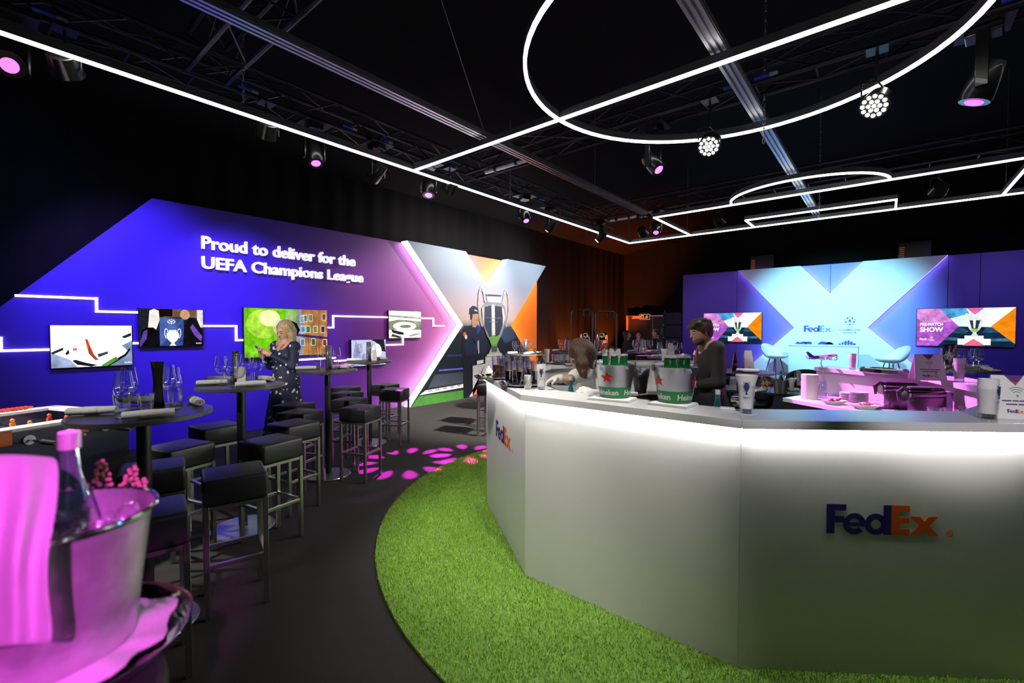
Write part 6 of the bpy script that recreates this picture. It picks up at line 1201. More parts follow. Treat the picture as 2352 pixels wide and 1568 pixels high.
for (bb, nm) in ((b1, 'left'), (b2, 'right')):
    for i, (u_x, u_y, wrd) in enumerate(((-.07, -.01, 'farthest left'), (-.022, -.045, 'front'), (.012, .025, 'middle back'), (.045, -.035, 'front right'), (.075, .01, 'farthest right')) if nm == 'left' else ((-.06, -.015, 'farthest left'), (-.03, -.05, 'front left'), (.03, -.02, 'middle'), (.045, .045, 'back'), (.078, -.01, 'farthest right'))):
        q = _rt * u_x + _fw * u_y; q2 = q * .62; beer(bb + Vector((q2.x, q2.y, .012)), (-q.y * .9, q.x * .9), 'green beer bottle, the %s one in the %s bucket' % (wrd, nm))
for i, (px, py) in enumerate(((1567, 843), (1581, 846), (1385, 838), (1437, 838))):
    z = BT + .0135 + .178; q = on(px, py + 8, z - .01); m = MB(); m.box((0, 0, .012), (.03, .028, .024)); o = m.build('ice_cube', M_ICE0 if False else glassy('ice_clear', (.92, .88, .95), .18, .08, .7, (.8, .75, .85), .35), None, smooth=True, bevel=.007, loc=(q.x, q.y, z - .02)); tag(o, 'ice cube %s' % ['between bottles in the right beer bucket', 'at the right rim of the right beer bucket', 'at the left of the left beer bucket', 'at the right of the left beer bucket'][i], 'ice cube')
# bottles
glass_bottle(pd(1310, 936, 3.25) * 1 if False else Vector((*on(1311, 945, .9)[:2], WT)), 'teal glass water bottle beside the barmaid\'s gloved hand', .30, .034, (.05, .5, .55), (.7, .75, .75), mat('teal_label', (.05, .35, .38), .5), name='water_bottle')
q = pd(1648, 930, 2.78); glass_bottle(Vector((q.x, q.y, WT)), 'blue-green glass water bottle behind the bar edge in front of the bartender', .30, .036, (.08, .6, .6), (.85, .85, .83), mat('pale_label', (.7, .75, .7), .5), name='water_bottle')
# black wine cooler and napkins on the work top
p = on(1471, 902, WT); t = thing('wine_cooler', 'black curved wine cooler standing on the bar work top between the beer buckets', 'wine cooler', p); V = []; n = 32
m = MB()
for z, r in ((0, .058), (.08, .07), (.17, .088), (.24, .1)):
    for i in range(n): a = 2 * PI * i / n; V.append((r * math.cos(a), r * math.sin(a), z + (.04 * math.cos(2 * a) * (z / .24) ** 3)))
m.add(V, [(r * n + i, r * n + (i + 1) % n, (r + 1) * n + (i + 1) % n, (r + 1) * n + i) for r in range(3) for i in range(n)] + [tuple(range(n))]); o = m.build('cooler_shell', M_BLACKPL, t, smooth=True); md = o.modifiers.new('s', 'SOLIDIFY'); md.thickness = .004
glass_bottle(p + Vector((-.01, .01, .012)), 'slim blue bottle standing in the black wine cooler', .26, .026, (.2, .5, .7), (.1, .25, .5), name='water_bottle')
cloth(on(1447, 906, WT), .4, .16, .12, 'stack of folded white napkins on the work top beside the wine cooler', 6)
# ice container and tray on the left work top
p = on(1290, 900, WT); t = thing('ice_tub', 'round steel tub of ice on the left work top of the bar', 'ice tub', p); m = MB(); m.lathe([(0, .001), (.13, .001), (.16, .09), (.168, .092), (.157, .09), (.128, .006), (0, .006)], 40); m.build('tub_wall', M_CHROME, t, smooth=True); m = MB(); m.lathe([(0, .075), (.08, .082), (.15, .07)], 40); m.build('ice_fill', MATS['melt_ice'], t, smooth=True)
tray(p + Vector((.02, .02, .094)), .15, 'steel tray resting on the tub of ice'); 
# tumbler lying at the inner edge
p = on(1690, 936, BT); o = put('t', (p.x, p.y, BT + .038), .4, 'tumbler lying on its side at the inner bar edge', None, 1.0); o.rotation_euler = (PI / 2 * .93, 0, .9)
cloth(on(1670, 939, BT), .3, .07, .05, 'small crumpled white cloth beside the lying tumbler', 2)
# beer tap
p = on(1594, 846, BT); t = thing('beer_tap', 'chrome beer tap with a round pink knob in front of the bartender', 'tap', (p.x, p.y, BT)); m = MB(); m.cyl((0, 0, 0), (0, 0, .02), .028, .02, 16); m.cyl((0, 0, .02), (0, 0, .13), .008, n=12); m.build('tap_post', M_CHROME, t, smooth=True); c = Vector((0, 0, .135)); m = MB(); m.cyl(c - _rt * .1, c + _rt * .02, .005, n=10); m.cyl(c - _rt * .05 - Vector((0, 0, .02)), c + _rt * .0, .005, n=8); m.build('tap_spout', M_CHROME, t, smooth=True); m = MB(); m.ball(c - _rt * .115, .018, 14, 10); m.build('tap_knob', mat('pink_knob', (.8, .5, .7), .3), t, smooth=True); m = MB(); m.cyl(c, c + Vector((0, 0, .045)) + _rt * .015, .014, .012, 12); m.build('tap_handle', M_PAPER, t, smooth=True)
# tent cards
def tent_card(loc, rz, label, w_=.2, h_=.2):
    t = thing('tent_card', label, 'card', loc, rz); dep = .055
    for s_ in (-1, 1):
        fnc = (lambda a, b, tt, s_=s_: Vector((a, s_ * dep * (1 - b / h_) + s_ * tt, b)))
        m = MB(); poly = [(-w_ / 2, 0), (w_ / 2, 0), (w_ * .44, h_), (w_ * .19, h_), (0, h_ * .76), (-w_ * .19, h_), (-w_ * .44, h_)]; m.prism(poly, fnc, -.0008, .0008); m.build('card_face', M_PAPER, t)
        if s_ < 0:
            fn2 = lambda a, b, tt: Vector((a, -dep * (1 - b / h_) - .001 - tt, b))
            pic(t, lambda a, b, tt: Vector((a, -dep * (1 - b / h_) + .002 - tt, b)), [(H('6a2f80'), [(-w_ * .19, h_), (w_ * .19, h_), (0, h_ * .76)]), (H('c0502c'), [(-w_ * .07, h_ * .85), (w_ * .07, h_ * .85), (0, h_ * .76)])], .0006, .0006, 'card_notch_print')
            m = MB()
            for r in (.02, .03, .04):
                for q in ring_poly(0, h_ * .52, r * w_ / .2, (r + .003) * w_ / .2, 50, 130, 8): m.prism(q, fn2, 0, .0004)
            m.prism(ell(0, h_ * .53, .004, .004, 10), fn2, 0, .0004); m.build('signal_symbol', mat('ink_grey'), t)
            for y_, wl in ((.40, (-.31, -.13, -.11, .0, .015, .13, .145, .31)), (.32, (-.24, -.03, -.01, .24))):
                for a0, a1 in zip(wl[::2], wl[1::2]): m = MB(); m.prism(rect(a0 * w_, h_ * y_, a1 * w_, h_ * (y_ + .028)), fn2, 0, .0004); m.build('printed_word', mat('ink_purple', hexc('3a2458'), .6), t)
            courier_logo(t, lambda a, b, tt: fn2(a - w_ * .24, h_ * .14 + b, tt), .017 * w_ / .2, M_PURPLE, M_ORANGE, .0004, False, 'card_logo', True)
            league_mark(t, fn2, w_ * .16, h_ * .17, .034 * w_ / .2, mat('ink_grey'), 'card_emblem')
    return t
p = on(2325, 958, BT); tent_card(p + Vector((0, 0, 0)), YAW * .55, 'white tent card with a wireless sign at the right end of the bar', .185, .19)
p = on(2130, 872, BT); tent_card(p, YAW * .5, 'white tent card with a wireless sign on the far right side of the bar', .2, .2)
p = on(1412, 831, BT); tent_card(p, YAW, 'small white tent card on the far left side of the bar behind the barmaid', .15, .16)
# aeroplane model
p = on(1888, 844, BT); t = thing('aeroplane_model', 'white and purple cargo aeroplane model on a stand on the far bar top', 'model aeroplane', p); ax1 = (_rt * .96 + _up * .12).normalized(); c = Vector((0, 0, .115)) + _rt * .02
m = MB(); m.lathe([(0, .001), (.05, .001), (.05, .006), (0, .008)], 24, (0, 0, 0)); m.build('stand_base', M_PAPER, t, smooth=True); m = MB(); m.tube([Vector((0, 0, .006)), -_rt * .012 + Vector((0, 0, .04)), -_rt * .005 + Vector((0, 0, .075)), c - _up * .012], [.008, .005, .004, .004], 8); m.build('stand_arm', M_PAPER, t, smooth=True)
m = MB(); st = [(-.16, .003), (-.14, .008), (-.09, .014), (-.04, .017), (.08, .017), (.115, .014), (.135, .007), (.14, .001)]; m.tube([c + ax1 * a for a, _ in st], [r for _, r in st], 16); m.build('fuselage', mat('plane_white', (.8, .78, .8), .3), t, smooth=True); m = MB(); st2 = [(-.161, .0033), (-.14, .0085), (-.09, .0145), (-.06, .0165)]; m.tube([c + ax1 * a for a, _ in st2], [r for _, r in st2], 16); m.build('tail_paint', M_PURPLE, t, smooth=True)
dn = ax1.cross(_up).normalized()
for s_ in (-1, 1):
    m = MB(); w1 = [c + ax1 * .04 - _up * .008, c - ax1 * .02 - _up * .008, c - ax1 * .07 + dn * s_ * .14 + _up * .012, c - ax1 * .05 + dn * s_ * .14 + _up * .012]; m.add([v + _up * .003 for v in w1] + [v - _up * .002 for v in w1], [(0, 1, 2, 3), (7, 6, 5, 4), (0, 4, 5, 1), (1, 5, 6, 2), (2, 6, 7, 3), (3, 7, 4, 0)]); m.build('wing', MATS['plane_white'], t); m = MB(); m.cyl(c + ax1 * .04 + dn * s_ * .05 - _up * .018, c - ax1 * .005 + dn * s_ * .05 - _up * .018, .011, .007, 12); m.build('engine', MATS['plane_white'], t, smooth=True)
    m = MB(); w1 = [c - ax1 * .12 + _up * .004, c - ax1 * .15 + _up * .004, c - ax1 * .175 + dn * s_ * .055 + _up * .01, c - ax1 * .16 + dn * s_ * .055 + _up * .01]; m.add([v + _up * .002 for v in w1] + [v - _up * .001 for v in w1], [(0, 1, 2, 3), (7, 6, 5, 4), (0, 4, 5, 1), (1, 5, 6, 2), (2, 6, 7, 3), (3, 7, 4, 0)]); m.build('tailplane', MATS['plane_white'], t)
m = MB(); w1 = [c - ax1 * .1 + _up * .012, c - ax1 * .15 + _up * .008, c - ax1 * .19 + _up * .07, c - ax1 * .165 + _up * .07]; m.add([v + dn * .002 for v in w1] + [v - dn * .002 for v in w1], [(0, 1, 2, 3), (7, 6, 5, 4), (0, 4, 5, 1), (1, 5, 6, 2), (2, 6, 7, 3), (3, 7, 4, 0)]); m.build('tail_fin', M_PURPLE, t)
for s_ in (1,): courier_logo(t, lambda a, b, tt: c + ax1 * (.03 + a) + _up * (b - .002) - _fw * (.0168 + tt), .014, M_PURPLE, M_ORANGE, .0008, False, 'plane_logo', True)
# oval platter
p = on(2030, 857, BT); t = thing('oval_platter', 'stack of oval steel platters on the far bar top', 'platter', p, math.radians(-40))
for k in range(5): m = MB(); M_ = Matrix.Diagonal(Vector((1.55, 1, 1))); m.lathe([(0, .002), (.12, .002), (.135, .012), (.14, .012), (.14, .010), (.122, 0), (0, 0)], 44, (0, 0, .0006 + k * .0075), M=M_); m.build('platter', M_CHROME, t, smooth=True)
# things on the right work top
p = on(1859, 915, WT); t = thing('paper_roll', 'thick white paper towel roll on the right work top of the bar', 'paper roll', p); m = MB(); m.lathe([(.02, .0006), (.07, .0006), (.07, .235), (.02, .235), (.02, .0006)], 40); m.build('paper_roll_body', mat('roll_paper', (.8, .77, .72), .8, bump=.3, bscale=300), t, smooth=True)
p = on(1888, 913, WT); t = thing('carafe', 'clear conical water carafe beside the paper roll', 'carafe', p); m = MB(); m.lathe([(0, .0006), (.05, .0006), (.052, .01), (.05, .07), (.03, .17), (.015, .21), (.0145, .25), (.017, .255)], 26); m.build('carafe_glass', M_GLASS, t, smooth=True); m = MB(); m.lathe([(0, .003), (.047, .003), (.048, .06), (.03, .16), (0, .16)], 22); m.build('water', glassy('water', (.85, .9, .95), .1, .02), t, smooth=True); m = MB(); m.tube([Vector((.0525 * math.sin(YAW + a), -.0525 * math.cos(YAW + a), .05 + .005 * math.sin(a * 26))) for a in [-.5 + k / 30 for k in range(31)]], .001, 5); m.build('printed_script', mat('ink_grey'), t)
M_PLATE = mat('white_china', (.82, .8, .8), .2)
pm = MB().lathe([(0, .004), (.05, .004), (.075, .012), (.0755, .011), (.05, .0015), (0, .0015)], 32).mesh('plate', M_PLATE, True); pms = MB().lathe([(0, .004), (.034, .004), (.052, .011), (.0525, .010), (.034, .0015), (0, .0015)], 28).mesh('saucer', M_PLATE, True)
npl = 0
for (px, py, n_, me_, wd_) in ((1950, 920, 8, pm, 'front plate stack'), (1972, 924, 10, pm, 'plate stack nearest the coffee machine'), (1980, 908, 9, pms, 'small back saucer stack'), (2004, 908, 8, pms, 'saucer stack beside the first coffee machine')):
    p = on(px, py, WT)
    for k in range(n_):
        o = link('plate', me_, None, (p.x + .002 * math.sin(k * 3), p.y + .002 * math.cos(k * 2), WT - .0008 + k * .0095)); tag(o, 'white plate, %s from the bottom of the %s' % (['first', 'second', 'third', 'fourth', 'fifth', 'sixth', 'seventh', 'eighth', 'ninth', 'tenth'][k], wd_), 'plate', 'stacked plates on the right work top')
def snack_bowl(px, py, label, rot, cols):
    p = on(px, py, WT); t = thing('snack_dish', label, 'dish', p, rot); m = MB(); V = []
    for z, a, b in ((.001, .055, .035), (.02, .08, .05), (.035, .095, .06), (.036, .09, .056), (.012, .06, .038)): V += [(a, b, z), (-a, b, z), (-a, -b, z), (a, -b, z)]
    m.add(V, [(r * 4 + i, r * 4 + (i + 1) % 4, (r + 1) * 4 + (i + 1) % 4, (r + 1) * 4 + i) for r in range(4) for i in range(4)] + [(0, 1, 2, 3), (16, 17, 18, 19)]); m.build('dish', M_PLATE, t, bevel=.003)
    for k in range(14):
        a = k * 2.4; c_ = cols[k % len(cols)]; m = MB(); r = .013 + .004 * ((k * 7) % 3) / 3; m.ball((.05 * math.sqrt(k / 14) * math.cos(a) * 1.2, .033 * math.sqrt(k / 14) * math.sin(a), .032 + .006 * ((k * 5) % 3)), r, 9, 6, (1, .8, .7)); o = m.build('snack', mat('snack_%d_%d' % (c_[0] * 99, c_[1] * 99), c_, .5), None, smooth=True); o.location = p; o.rotation_euler.z = rot; tag(o, 'sweet %s in the %s' % (['dark', 'red', 'brown', 'cream'][k % 4], label.split(' with')[0]), 'sweet', 'sweets in the ' + label.split(' with')[0])
snack_bowl(1916, 928, 'white snack dish nearest the carafe with dark and red sweets', YAW + .3, [(.03, .01, .008), (.5, .04, .03), (.16, .06, .03), (.7, .6, .5)]); snack_bowl(1985, 938, 'white snack dish in front of the plate stacks with pale sweets', YAW - .2, [(.7, .4, .3), (.75, .6, .6), (.5, .15, .08), (.8, .7, .6)])
def coffee_machine(p, rz, label):
    t = thing('coffee_machine', label, 'coffee machine', p, rz); m = MB(); m.box((.03, 0, .085), (.22, .1, .17)); m.build('body', M_BLACKPL, t, smooth=True, bevel=.02, seg=3); m = MB(); m.cyl((-.13, 0, .175), (.13, 0, .175), .05, n=28); m.build('barrel', mat('machine_gloss', (.012, .012, .014), .12, coat=.6), t, smooth=True)
    m = MB(); m.cyl((-.132, 0, .175), (-.118, 0, .175), .0535, n=28); m.build('chrome_ring', M_CHROME, t, smooth=True); m = MB(); m.tube([(-.135, 0, .22), (-.17, 0, .19), (-.165, 0, .12)], [.014, .018, .009], 10); m.build('spout', M_BLACKPL, t, smooth=True); m = MB(); m.box((-.13, 0, .008), (.12, .1, .016)); m.build('drip_tray', M_BLACKPL, t, bevel=.004); m = MB(); m.box((-.13, 0, .017), (.1, .08, .003)); m.build('drip_grille', M_CHROME, t); m = MB(); m.box((0, 0, .228), (.2, .045, .01)); m.build('lever', mat('lever_steel', (.3, .3, .33), .3, .9), t, bevel=.003)
    m = MB(); m.box((.16, 0, .1), (.05, .085, .19)); m.build('water_tank', glassy('dark_tank', (.3, .3, .35), .15, .05), t, bevel=.008); return t
coffee_machine(on(2060, 938, WT), YAW - .15, 'glossy black capsule coffee machine, the farther one with a purple glow'); coffee_machine(on(2118, 957, WT), YAW - .1, 'glossy black capsule coffee machine, the nearer one at the right')
for i, (px, py) in enumerate(((2146, 968), (2182, 970), (2168, 950), (2208, 962), (2222, 948), (2236, 968), (2196, 946))): p = on(px, py, WT); put('t', (p.x, p.y, WT), 0, ['tumbler nearest the bar edge right of the coffee machines', 'second tumbler along the bar edge right of the coffee machines', 'tumbler close behind the nearer coffee machine', 'middle tumbler of the right work top group', 'tumbler at the back of the right work top group', 'rightmost tumbler beside the large napkin glass', 'tumbler at the back left of the right work top group'][i], 'tumblers on the right work top', 1.15)
p = on(1928, 908, WT)
for i in range(3): glass_bottle(Vector((p.x + .05 * i, p.y + .03 * i, WT)), ['small clear sauce bottle left in the row behind the snack dishes', 'small clear sauce bottle in the middle behind the snack dishes', 'small clear sauce bottle right in the row behind the snack dishes'][i], .16, .018, (.9, .85, .9), (.15, .05, .4) if i == 2 else (.7, .7, .7), name='sauce_bottle')
# black round stool top seen over the bar edge
p = on(1948, 948, .78); t = thing('round_stool', 'black round stool seat showing inside the bar', 'stool', (p.x, p.y, 0)); m = MB(); m.lathe([(0, .80), (.15, .80), (.17, .785), (.17, .76), (.15, .75), (0, .75)], 36); m.build('seat', M_SEAT, t, smooth=True)
for k in range(4): a = k * PI / 2; m = MB(); m.cyl((.1 * math.cos(a), .1 * math.sin(a), .75), (.16 * math.cos(a), .16 * math.sin(a), .016), .012, n=8); m.build('leg', M_BLACK, t)
# ================================================================== background tables, dining area
G5 = 'tableware on the far high tables'
FT_ = [(1203, 812, 'far high table with magenta lit glasses beside the giant X'), (1301, 806, 'far high table behind the barmaid in front of the orange drape'), (1368, 810, 'far high table under the pipe arches lit magenta'), (1474, 808, 'far high table in front of the people in black'), (1535, 819, 'far high table with a purple menu left of the stage backdrop'), (1700, 852, 'dark high table behind the bartender by the stage'), (2205, 846, 'dark high table at the right in front of the right stage screen')]
for i, (px, py, lab) in enumerate(FT_):
    p = pz(px, py, TZ); high_table(p.x, p.y, lab, .31); nm = ['far table beside the giant X', 'far table behind the barmaid', 'far table under the arches', 'far table before the people in black', 'far table left of the backdrop', '', 'right table before the stage screen'][i]
    if i == 5: glass_bottle(Vector((p.x - .05, p.y, TZ + .001)), 'small dark bottle on the high table behind the bartender', .2, .026, (.3, .05, .03), (.05, .05, .05)); put('f', (p.x + .06, p.y + .05, TZ + .001), YAW, 'folded white card beside the dark bottle behind the bartender', None, 1.5); put('n', (p.x + .1, p.y - .15, TZ + .001), .3, 'rolled napkin on the high table behind the bartender'); continue
    sp_ = [(-.12, .05), (.1, .1), (.15, -.05), (-.02, -.16), (-.16, -.08), (.02, .18)]
    words = ['left', 'back right', 'right', 'front', 'front left', 'back']
    for k, (dx, dy) in enumerate(sp_[:5 if i in (0, 3, 4, 6) else 4]):
        q = _rt * dx + _fw * dy; put('w', (p.x + q.x, p.y + q.y, TZ + .0006), 0, 'wine glass, the %s one on the %s' % (words[k], nm), G5)
    for k, (dx, dy) in enumerate(((-.05, .04), (.06, .03))):
        q = _rt * dx + _fw * dy; put('t', (p.x + q.x, p.y + q.y, TZ + .0006), 0, 'tumbler, the %s one on the %s' % (['left', 'right'][k], nm), G5)
    q = _rt * .0 + _fw * .06; put('c', (p.x + q.x - .01, p.y + q.y + .06, TZ + .0006), YAW, 'rolled silver menu on the %s' % nm, G5)
    for k, (dx, dy, rz) in enumerate(((-.2, -.05, .6), (.2, .02, -.3), (.06, -.22, 1.0))):
        q = _rt * dx + _fw * dy; put('n', (p.x + q.x, p.y + q.y, TZ + .0006), YAW + rz, 'rolled white napkin, the %s one on the %s' % (['left', 'right', 'front'][k], nm), G5)
    if i in (3, 4): put('f', (p.x + .05, p.y - .05, TZ + .0006), YAW, 'folded white card on the %s' % nm, G5, 1.5)
    if i in (4, 6):
        q = _rt * (.12 if i == 4 else -.03) + _fw * .1; t = thing('menu_box', 'purple menu card with a trophy print on the %s' % nm, 'menu', (p.x + q.x, p.y + q.y, TZ + .0006), YAW); m = MB(); m.box((0, 0, .13), (.12, .02, .26)); m.build('card_block', H('2a1a4a'), t); fq = lambda a, b, tt: Vector((a, -.0102 - tt, b)); b_, f_, h_ = cup_polys(0, .06, .12, .07)
        pic(t, fq, [(H('a02050'), rect(-.05, .02, .05, .06)), (H('8a1838'), rect(.02, .1, .058, .14)), (H('d8d4dc'), h_), (H('dcd8e0'), b_), (H('dcd8e0'), f_)], .0006, .0005); starball(t, fq, 0, .23, .018, H('d0c8e0'), depth=.003)
    if i == 3: glass_bottle(Vector((p.x - .1, p.y + .1, TZ + .0006)), 'tall clear bottle on the far high table in front of the people in black', .3, .035, (.9, .92, .95), (.8, .8, .8))
# dark padded bar chairs at the far tables
def back_chair(loc, rz, label, z=.76, w_=.42):
    t = thing('bar_chair', label, 'chair', loc, rz); m = MB(); m.box((0, 0, z), (w_, .4, .07)); m.build('seat', M_SEAT, t, bevel=.015); m = MB(); m.box((0, .19, z + .19), (w_, .05, .3)); m.build('backrest', M_SEAT, t, bevel=.015)
    for sx in (-1, 1):
        for sy in (-1, 1): m = MB(); m.box((sx * (w_ / 2 - .02), sy * .17, z / 2 - .018), (.025, .025, z - .036)); m.build('leg', M_STEEL, t)
    return t
q7, q8 = pz(1474, 808, TZ), pz(1535, 819, TZ)
for q, a, b, lab in ((q7, -.1, -.56, 'black bar chair at the far table before the people in black'), (q8, -.46, -.38, 'black bar chair left of the far table with the purple menu'), (q8, .14, -.56, 'black bar chair right of the far table with the purple menu')):
    c_ = q + _rt * a + _fw * b; back_chair((c_.x, c_.y, 0), YAW + PI, lab)
# pipe arches with small lamps, heat lamps and buffet
def arch(px0, px1, py, d, label):
    a = pd(px0, py, d); b = pd(px1, py, d + .15); z = a.z; t = thing('pipe_arch', label, 'pipe frame', (a.x, a.y, 0)); dx = Vector((b.x - a.x, b.y - a.y, 0)); L = dx.length; dx.normalize(); r = .1; pts = [Vector((0, 0, .002))] + [Vector((0, 0, z - r)) + dx * r * (1 - math.cos(q)) + Vector((0, 0, r * math.sin(q))) for q in [PI / 2 * k / 6 for k in range(7)]]; pts += [dx * L - dx * r * (1 - math.cos(q)) + Vector((0, 0, z - r + r * math.sin(q))) for q in [PI / 2 - PI / 2 * k / 6 for k in range(7)]] + [dx * L + Vector((0, 0, .002))]
    m = MB(); m.tube(pts, .016, 8); m.build('pipe', mat('pipe_grey', (.2, .17, .16), .4, .6), t, smooth=True)
    for k in (.62, .92): m = MB(); m.cyl(dx * L * k + Vector((0, 0, z - .02)), dx * L * k + Vector((0, 0, z - .14)), .028, n=10); m.build('pendant_lamp', M_BLACK, t, smooth=True)
arch(1313, 1361, 711, 9.6, 'grey pipe arch with small hanging lamps, left one'); arch(1369, 1416, 715, 9.9, 'grey pipe arch with small hanging lamps, right one')
M_DOME = mat('polished_dome', (.85, .78, .68), .1, 1)
for px, lab in ((1343, 'polished dome heat lamp on a stand, left one at the buffet'), (1381, 'polished dome heat lamp on a stand, right one at the buffet')):
    c = pd(px, 779, 9.3); t = thing('heat_lamp', lab, 'heat lamp', (c.x, c.y, 0)); z = c.z; m = MB(); m.lathe([(.1, z - .02), (.1, z + .04), (.085, z + .1), (.05, z + .13), (0, z + .135)], 24); m.build('dome', M_DOME, t, smooth=True); m = MB(); m.cyl((.12, 0, .002), (.12, 0, z + .0), .014, n=10); m.box((.06, 0, z + .0), (.14, .02, .02)); m.build('stand', M_DOME, t); m = MB(); m.lathe([(0, .002), (.15, .002), (.14, .02), (0, .025)], 24, (.06, 0, 0)); m.build('foot', M_BLACK, t, smooth=True)
    m = MB(); m.cyl((0, 0, z - .016), (0, 0, z - .012), .06, n=16); m.build('bulb', emis('heat_bulb', (1, .55, .25), 5), t)
# plant lit orange at the drape
p = pd(1404, 800, 12.5); t = thing('dried_plant', 'feathery plant glowing orange in front of the dark drape', 'plant', (p.x, p.y, 0)); m = MB(); m.lathe([(0, .002), (.14, .002), (.17, .4), (.16, .4), (.13, .02)], 20); m.build('pot', M_BLACK, t, smooth=True); bl_ = MB(); bl_.add([(-.012, 0, 0), (.012, 0, 0), (.008, .05, .4), (0, .14, .75)], [(0, 1, 2), (0, 2, 3)]); bme = bl_.mesh('frond', mat('dry_frond', (.5, .25, .06), .7), recalc=False)
for k in range(34): o = link('frond', bme, t, (.05 * math.cos(k * 2.4), .05 * math.sin(k * 2.4), .35)); o.rotation_euler = (random.uniform(-.3, .3), random.uniform(-.3, .3), k * 2.4)
# ---------------------------------------------------------------- low dining tables seen through the bar gap
DZ = .74
def dining_table(x, y, w_, d_, rz, label):
    t = thing('dining_table', label, 'dining table', (x, y, 0), rz); m = MB(); m.box((0, 0, DZ - .015), (w_, d_, .03)); m.build('table_top', M_TTOP, t, bevel=.004)
    for sx in (-1, 1):
        for s2 in (-1, 1): m = MB(); m.cyl((sx * (w_ / 2 - .12), s2 * (d_ / 2 - .1), DZ - .03), (sx * (w_ / 2 - .3), -s2 * (d_ / 2 - .06), .002), .02, n=8); m.build('crossed_leg', M_BLACK, t)
    return t
dp = pz(1768, 896, DZ) + Vector((0, .05, 0)); dq = dp + Vector((.6, 1.7, 0))
dining_table(dp.x, dp.y, 1.25, .6, math.radians(5), 'black dining table seen through the gap in the bar, nearer one'); dining_table(dq.x, dq.y, 1.25, .6, math.radians(5), 'black dining table closer to the stage, farther one')
M_CHB = mat('dark_blue_chair', (.012, .016, .03), .45)
def tub_chair(x, y, rz, label):
    t = thing('tub_chair', label, 'chair', (x, y, 0), rz); V = []; R_, C_ = 7, 16
    for i in range(R_):
        u = i / (R_ - 1)
        for j in range(C_):
            a = -PI * .62 + 2 * PI * .62 * j / (C_ - 1); hgt = .44 + u * (.40 - .16 * (abs(j / (C_ - 1) - .5) * 2) ** 2); r = .22 + .05 * u; V.append((r * math.sin(a), r * math.cos(a), hgt))
    m = MB(); m.add(V, [(i * C_ + j, i * C_ + j + 1, (i + 1) * C_ + j + 1, (i + 1) * C_ + j) for i in range(R_ - 1) for j in range(C_ - 1)]); o = m.build('shell_back', M_CHB, t, smooth=True); md = o.modifiers.new('s', 'SOLIDIFY'); md.thickness = .025
    m = MB(); m.lathe([(0, .47), (.2, .47), (.225, .45), (.2, .41), (0, .41)], 24); m.build('seat', M_CHB, t, smooth=True)
    for k in range(4): a = PI / 4 + k * PI / 2; m = MB(); m.cyl((.13 * math.cos(a), .13 * math.sin(a), .42), (.2 * math.cos(a), .2 * math.sin(a), .002), .013, .009, 8); m.build('leg', M_BLACK, t)
for dx, dy, rz, lab in ((.35, .62, 3.3, 'dark blue tub chair at the far side of the nearer dining table, right one'), (-.3, .62, 2.9, 'dark blue tub chair at the far side of the nearer dining table, left one'), (-.95, .75, 2.2, 'dark blue tub chair at the left end of the nearer dining table'), (1.55, 1.7, -1.5, 'dark blue tub chair at the right end of the farther dining table'), (.1, 2.35, 3.0, 'dark blue tub chair at the far side of the farther dining table')):
    tub_chair(dp.x + dx, dp.y + dy, rz + PI if False else rz - PI, lab)
def dn_(px, py):
    p = pz(px, py, DZ); return Vector((p.x, p.y, DZ + .0006))
p = dn_(1793, 903); t = thing('wine_bucket', 'small steel wine bucket on the nearer dining table', 'wine bucket', p); m = MB(); m.lathe([(0, .001), (.07, .001), (.085, .17), (.088, .172), (.083, .17), (.068, .006), (0, .006)], 32); m.build('bucket_wall', M_GALV, t, smooth=True); glass_bottle(p + Vector((.0, .0, .008)), 'green wine bottle in the small steel wine bucket', .28, .034, (.1, .3, .15), (.1, .1, .1))
p = dn_(1762, 898); t = thing('flower_bowl', 'small bowl of red and green flowers on the nearer dining table', 'flowers', p); m = MB(); m.lathe([(0, .001), (.04, .001), (.055, .06), (.05, .06), (.038, .006)], 20); m.build('bowl', M_GLASS, t, smooth=True)
for k in range(26): a = k * 2.4; e = .9 * math.sqrt(k / 26); m = MB(); m.ball((.07 * e * math.cos(a), .07 * e * math.sin(a), .08 + .05 * (1 - e)), .016, 8, 6); m.build('blossom', mat(['flower_red', 'flower_green', 'flower_orange'][k % 3], [(.6, .04, .02), (.15, .25, .04), (.7, .25, .03)][k % 3], .6), t, smooth=True)
p = dn_(1818, 900); napkin_glass(p, 'tall glass with a white napkin on the nearer dining table', .16, .035, .025, .2, 0, False)
p = dn_(1838, 885); t = thing('menu_stand_card', 'white curved menu card beside the steel wine bucket', 'card', p, YAW + .3); m = MB(); m.add([(-.05, .0, 0), (.05, .0, 0), (.06, .05, .2), (.0, .06, .22), (-.02, .05, .2)], [(0, 1, 2, 3, 4)]); o = m.build('card', M_PAPER, t); md = o.modifiers.new('s', 'SOLIDIFY'); md.thickness = .002
for i, (px, py, rz) in enumerate(((1748, 899, .4), (1816, 897, -.2), (1752, 894, 1.0))): put('n', dn_(px, py), YAW + rz, ['rolled napkin at the left of the nearer dining table', 'rolled napkin at the right of the nearer dining table', 'rolled napkin at the far left of the nearer dining table'][i])
for i, (px, py) in enumerate(((1753, 893), (1775, 890), (1806, 893), (1830, 893))): put('w', dn_(px, py), 0, ['wine glass beside the red flowers on the nearer dining table', 'wine glass behind the red flowers on the nearer dining table', 'wine glass behind the steel wine bucket on the nearer dining table', 'wine glass at the right of the nearer dining table'][i])
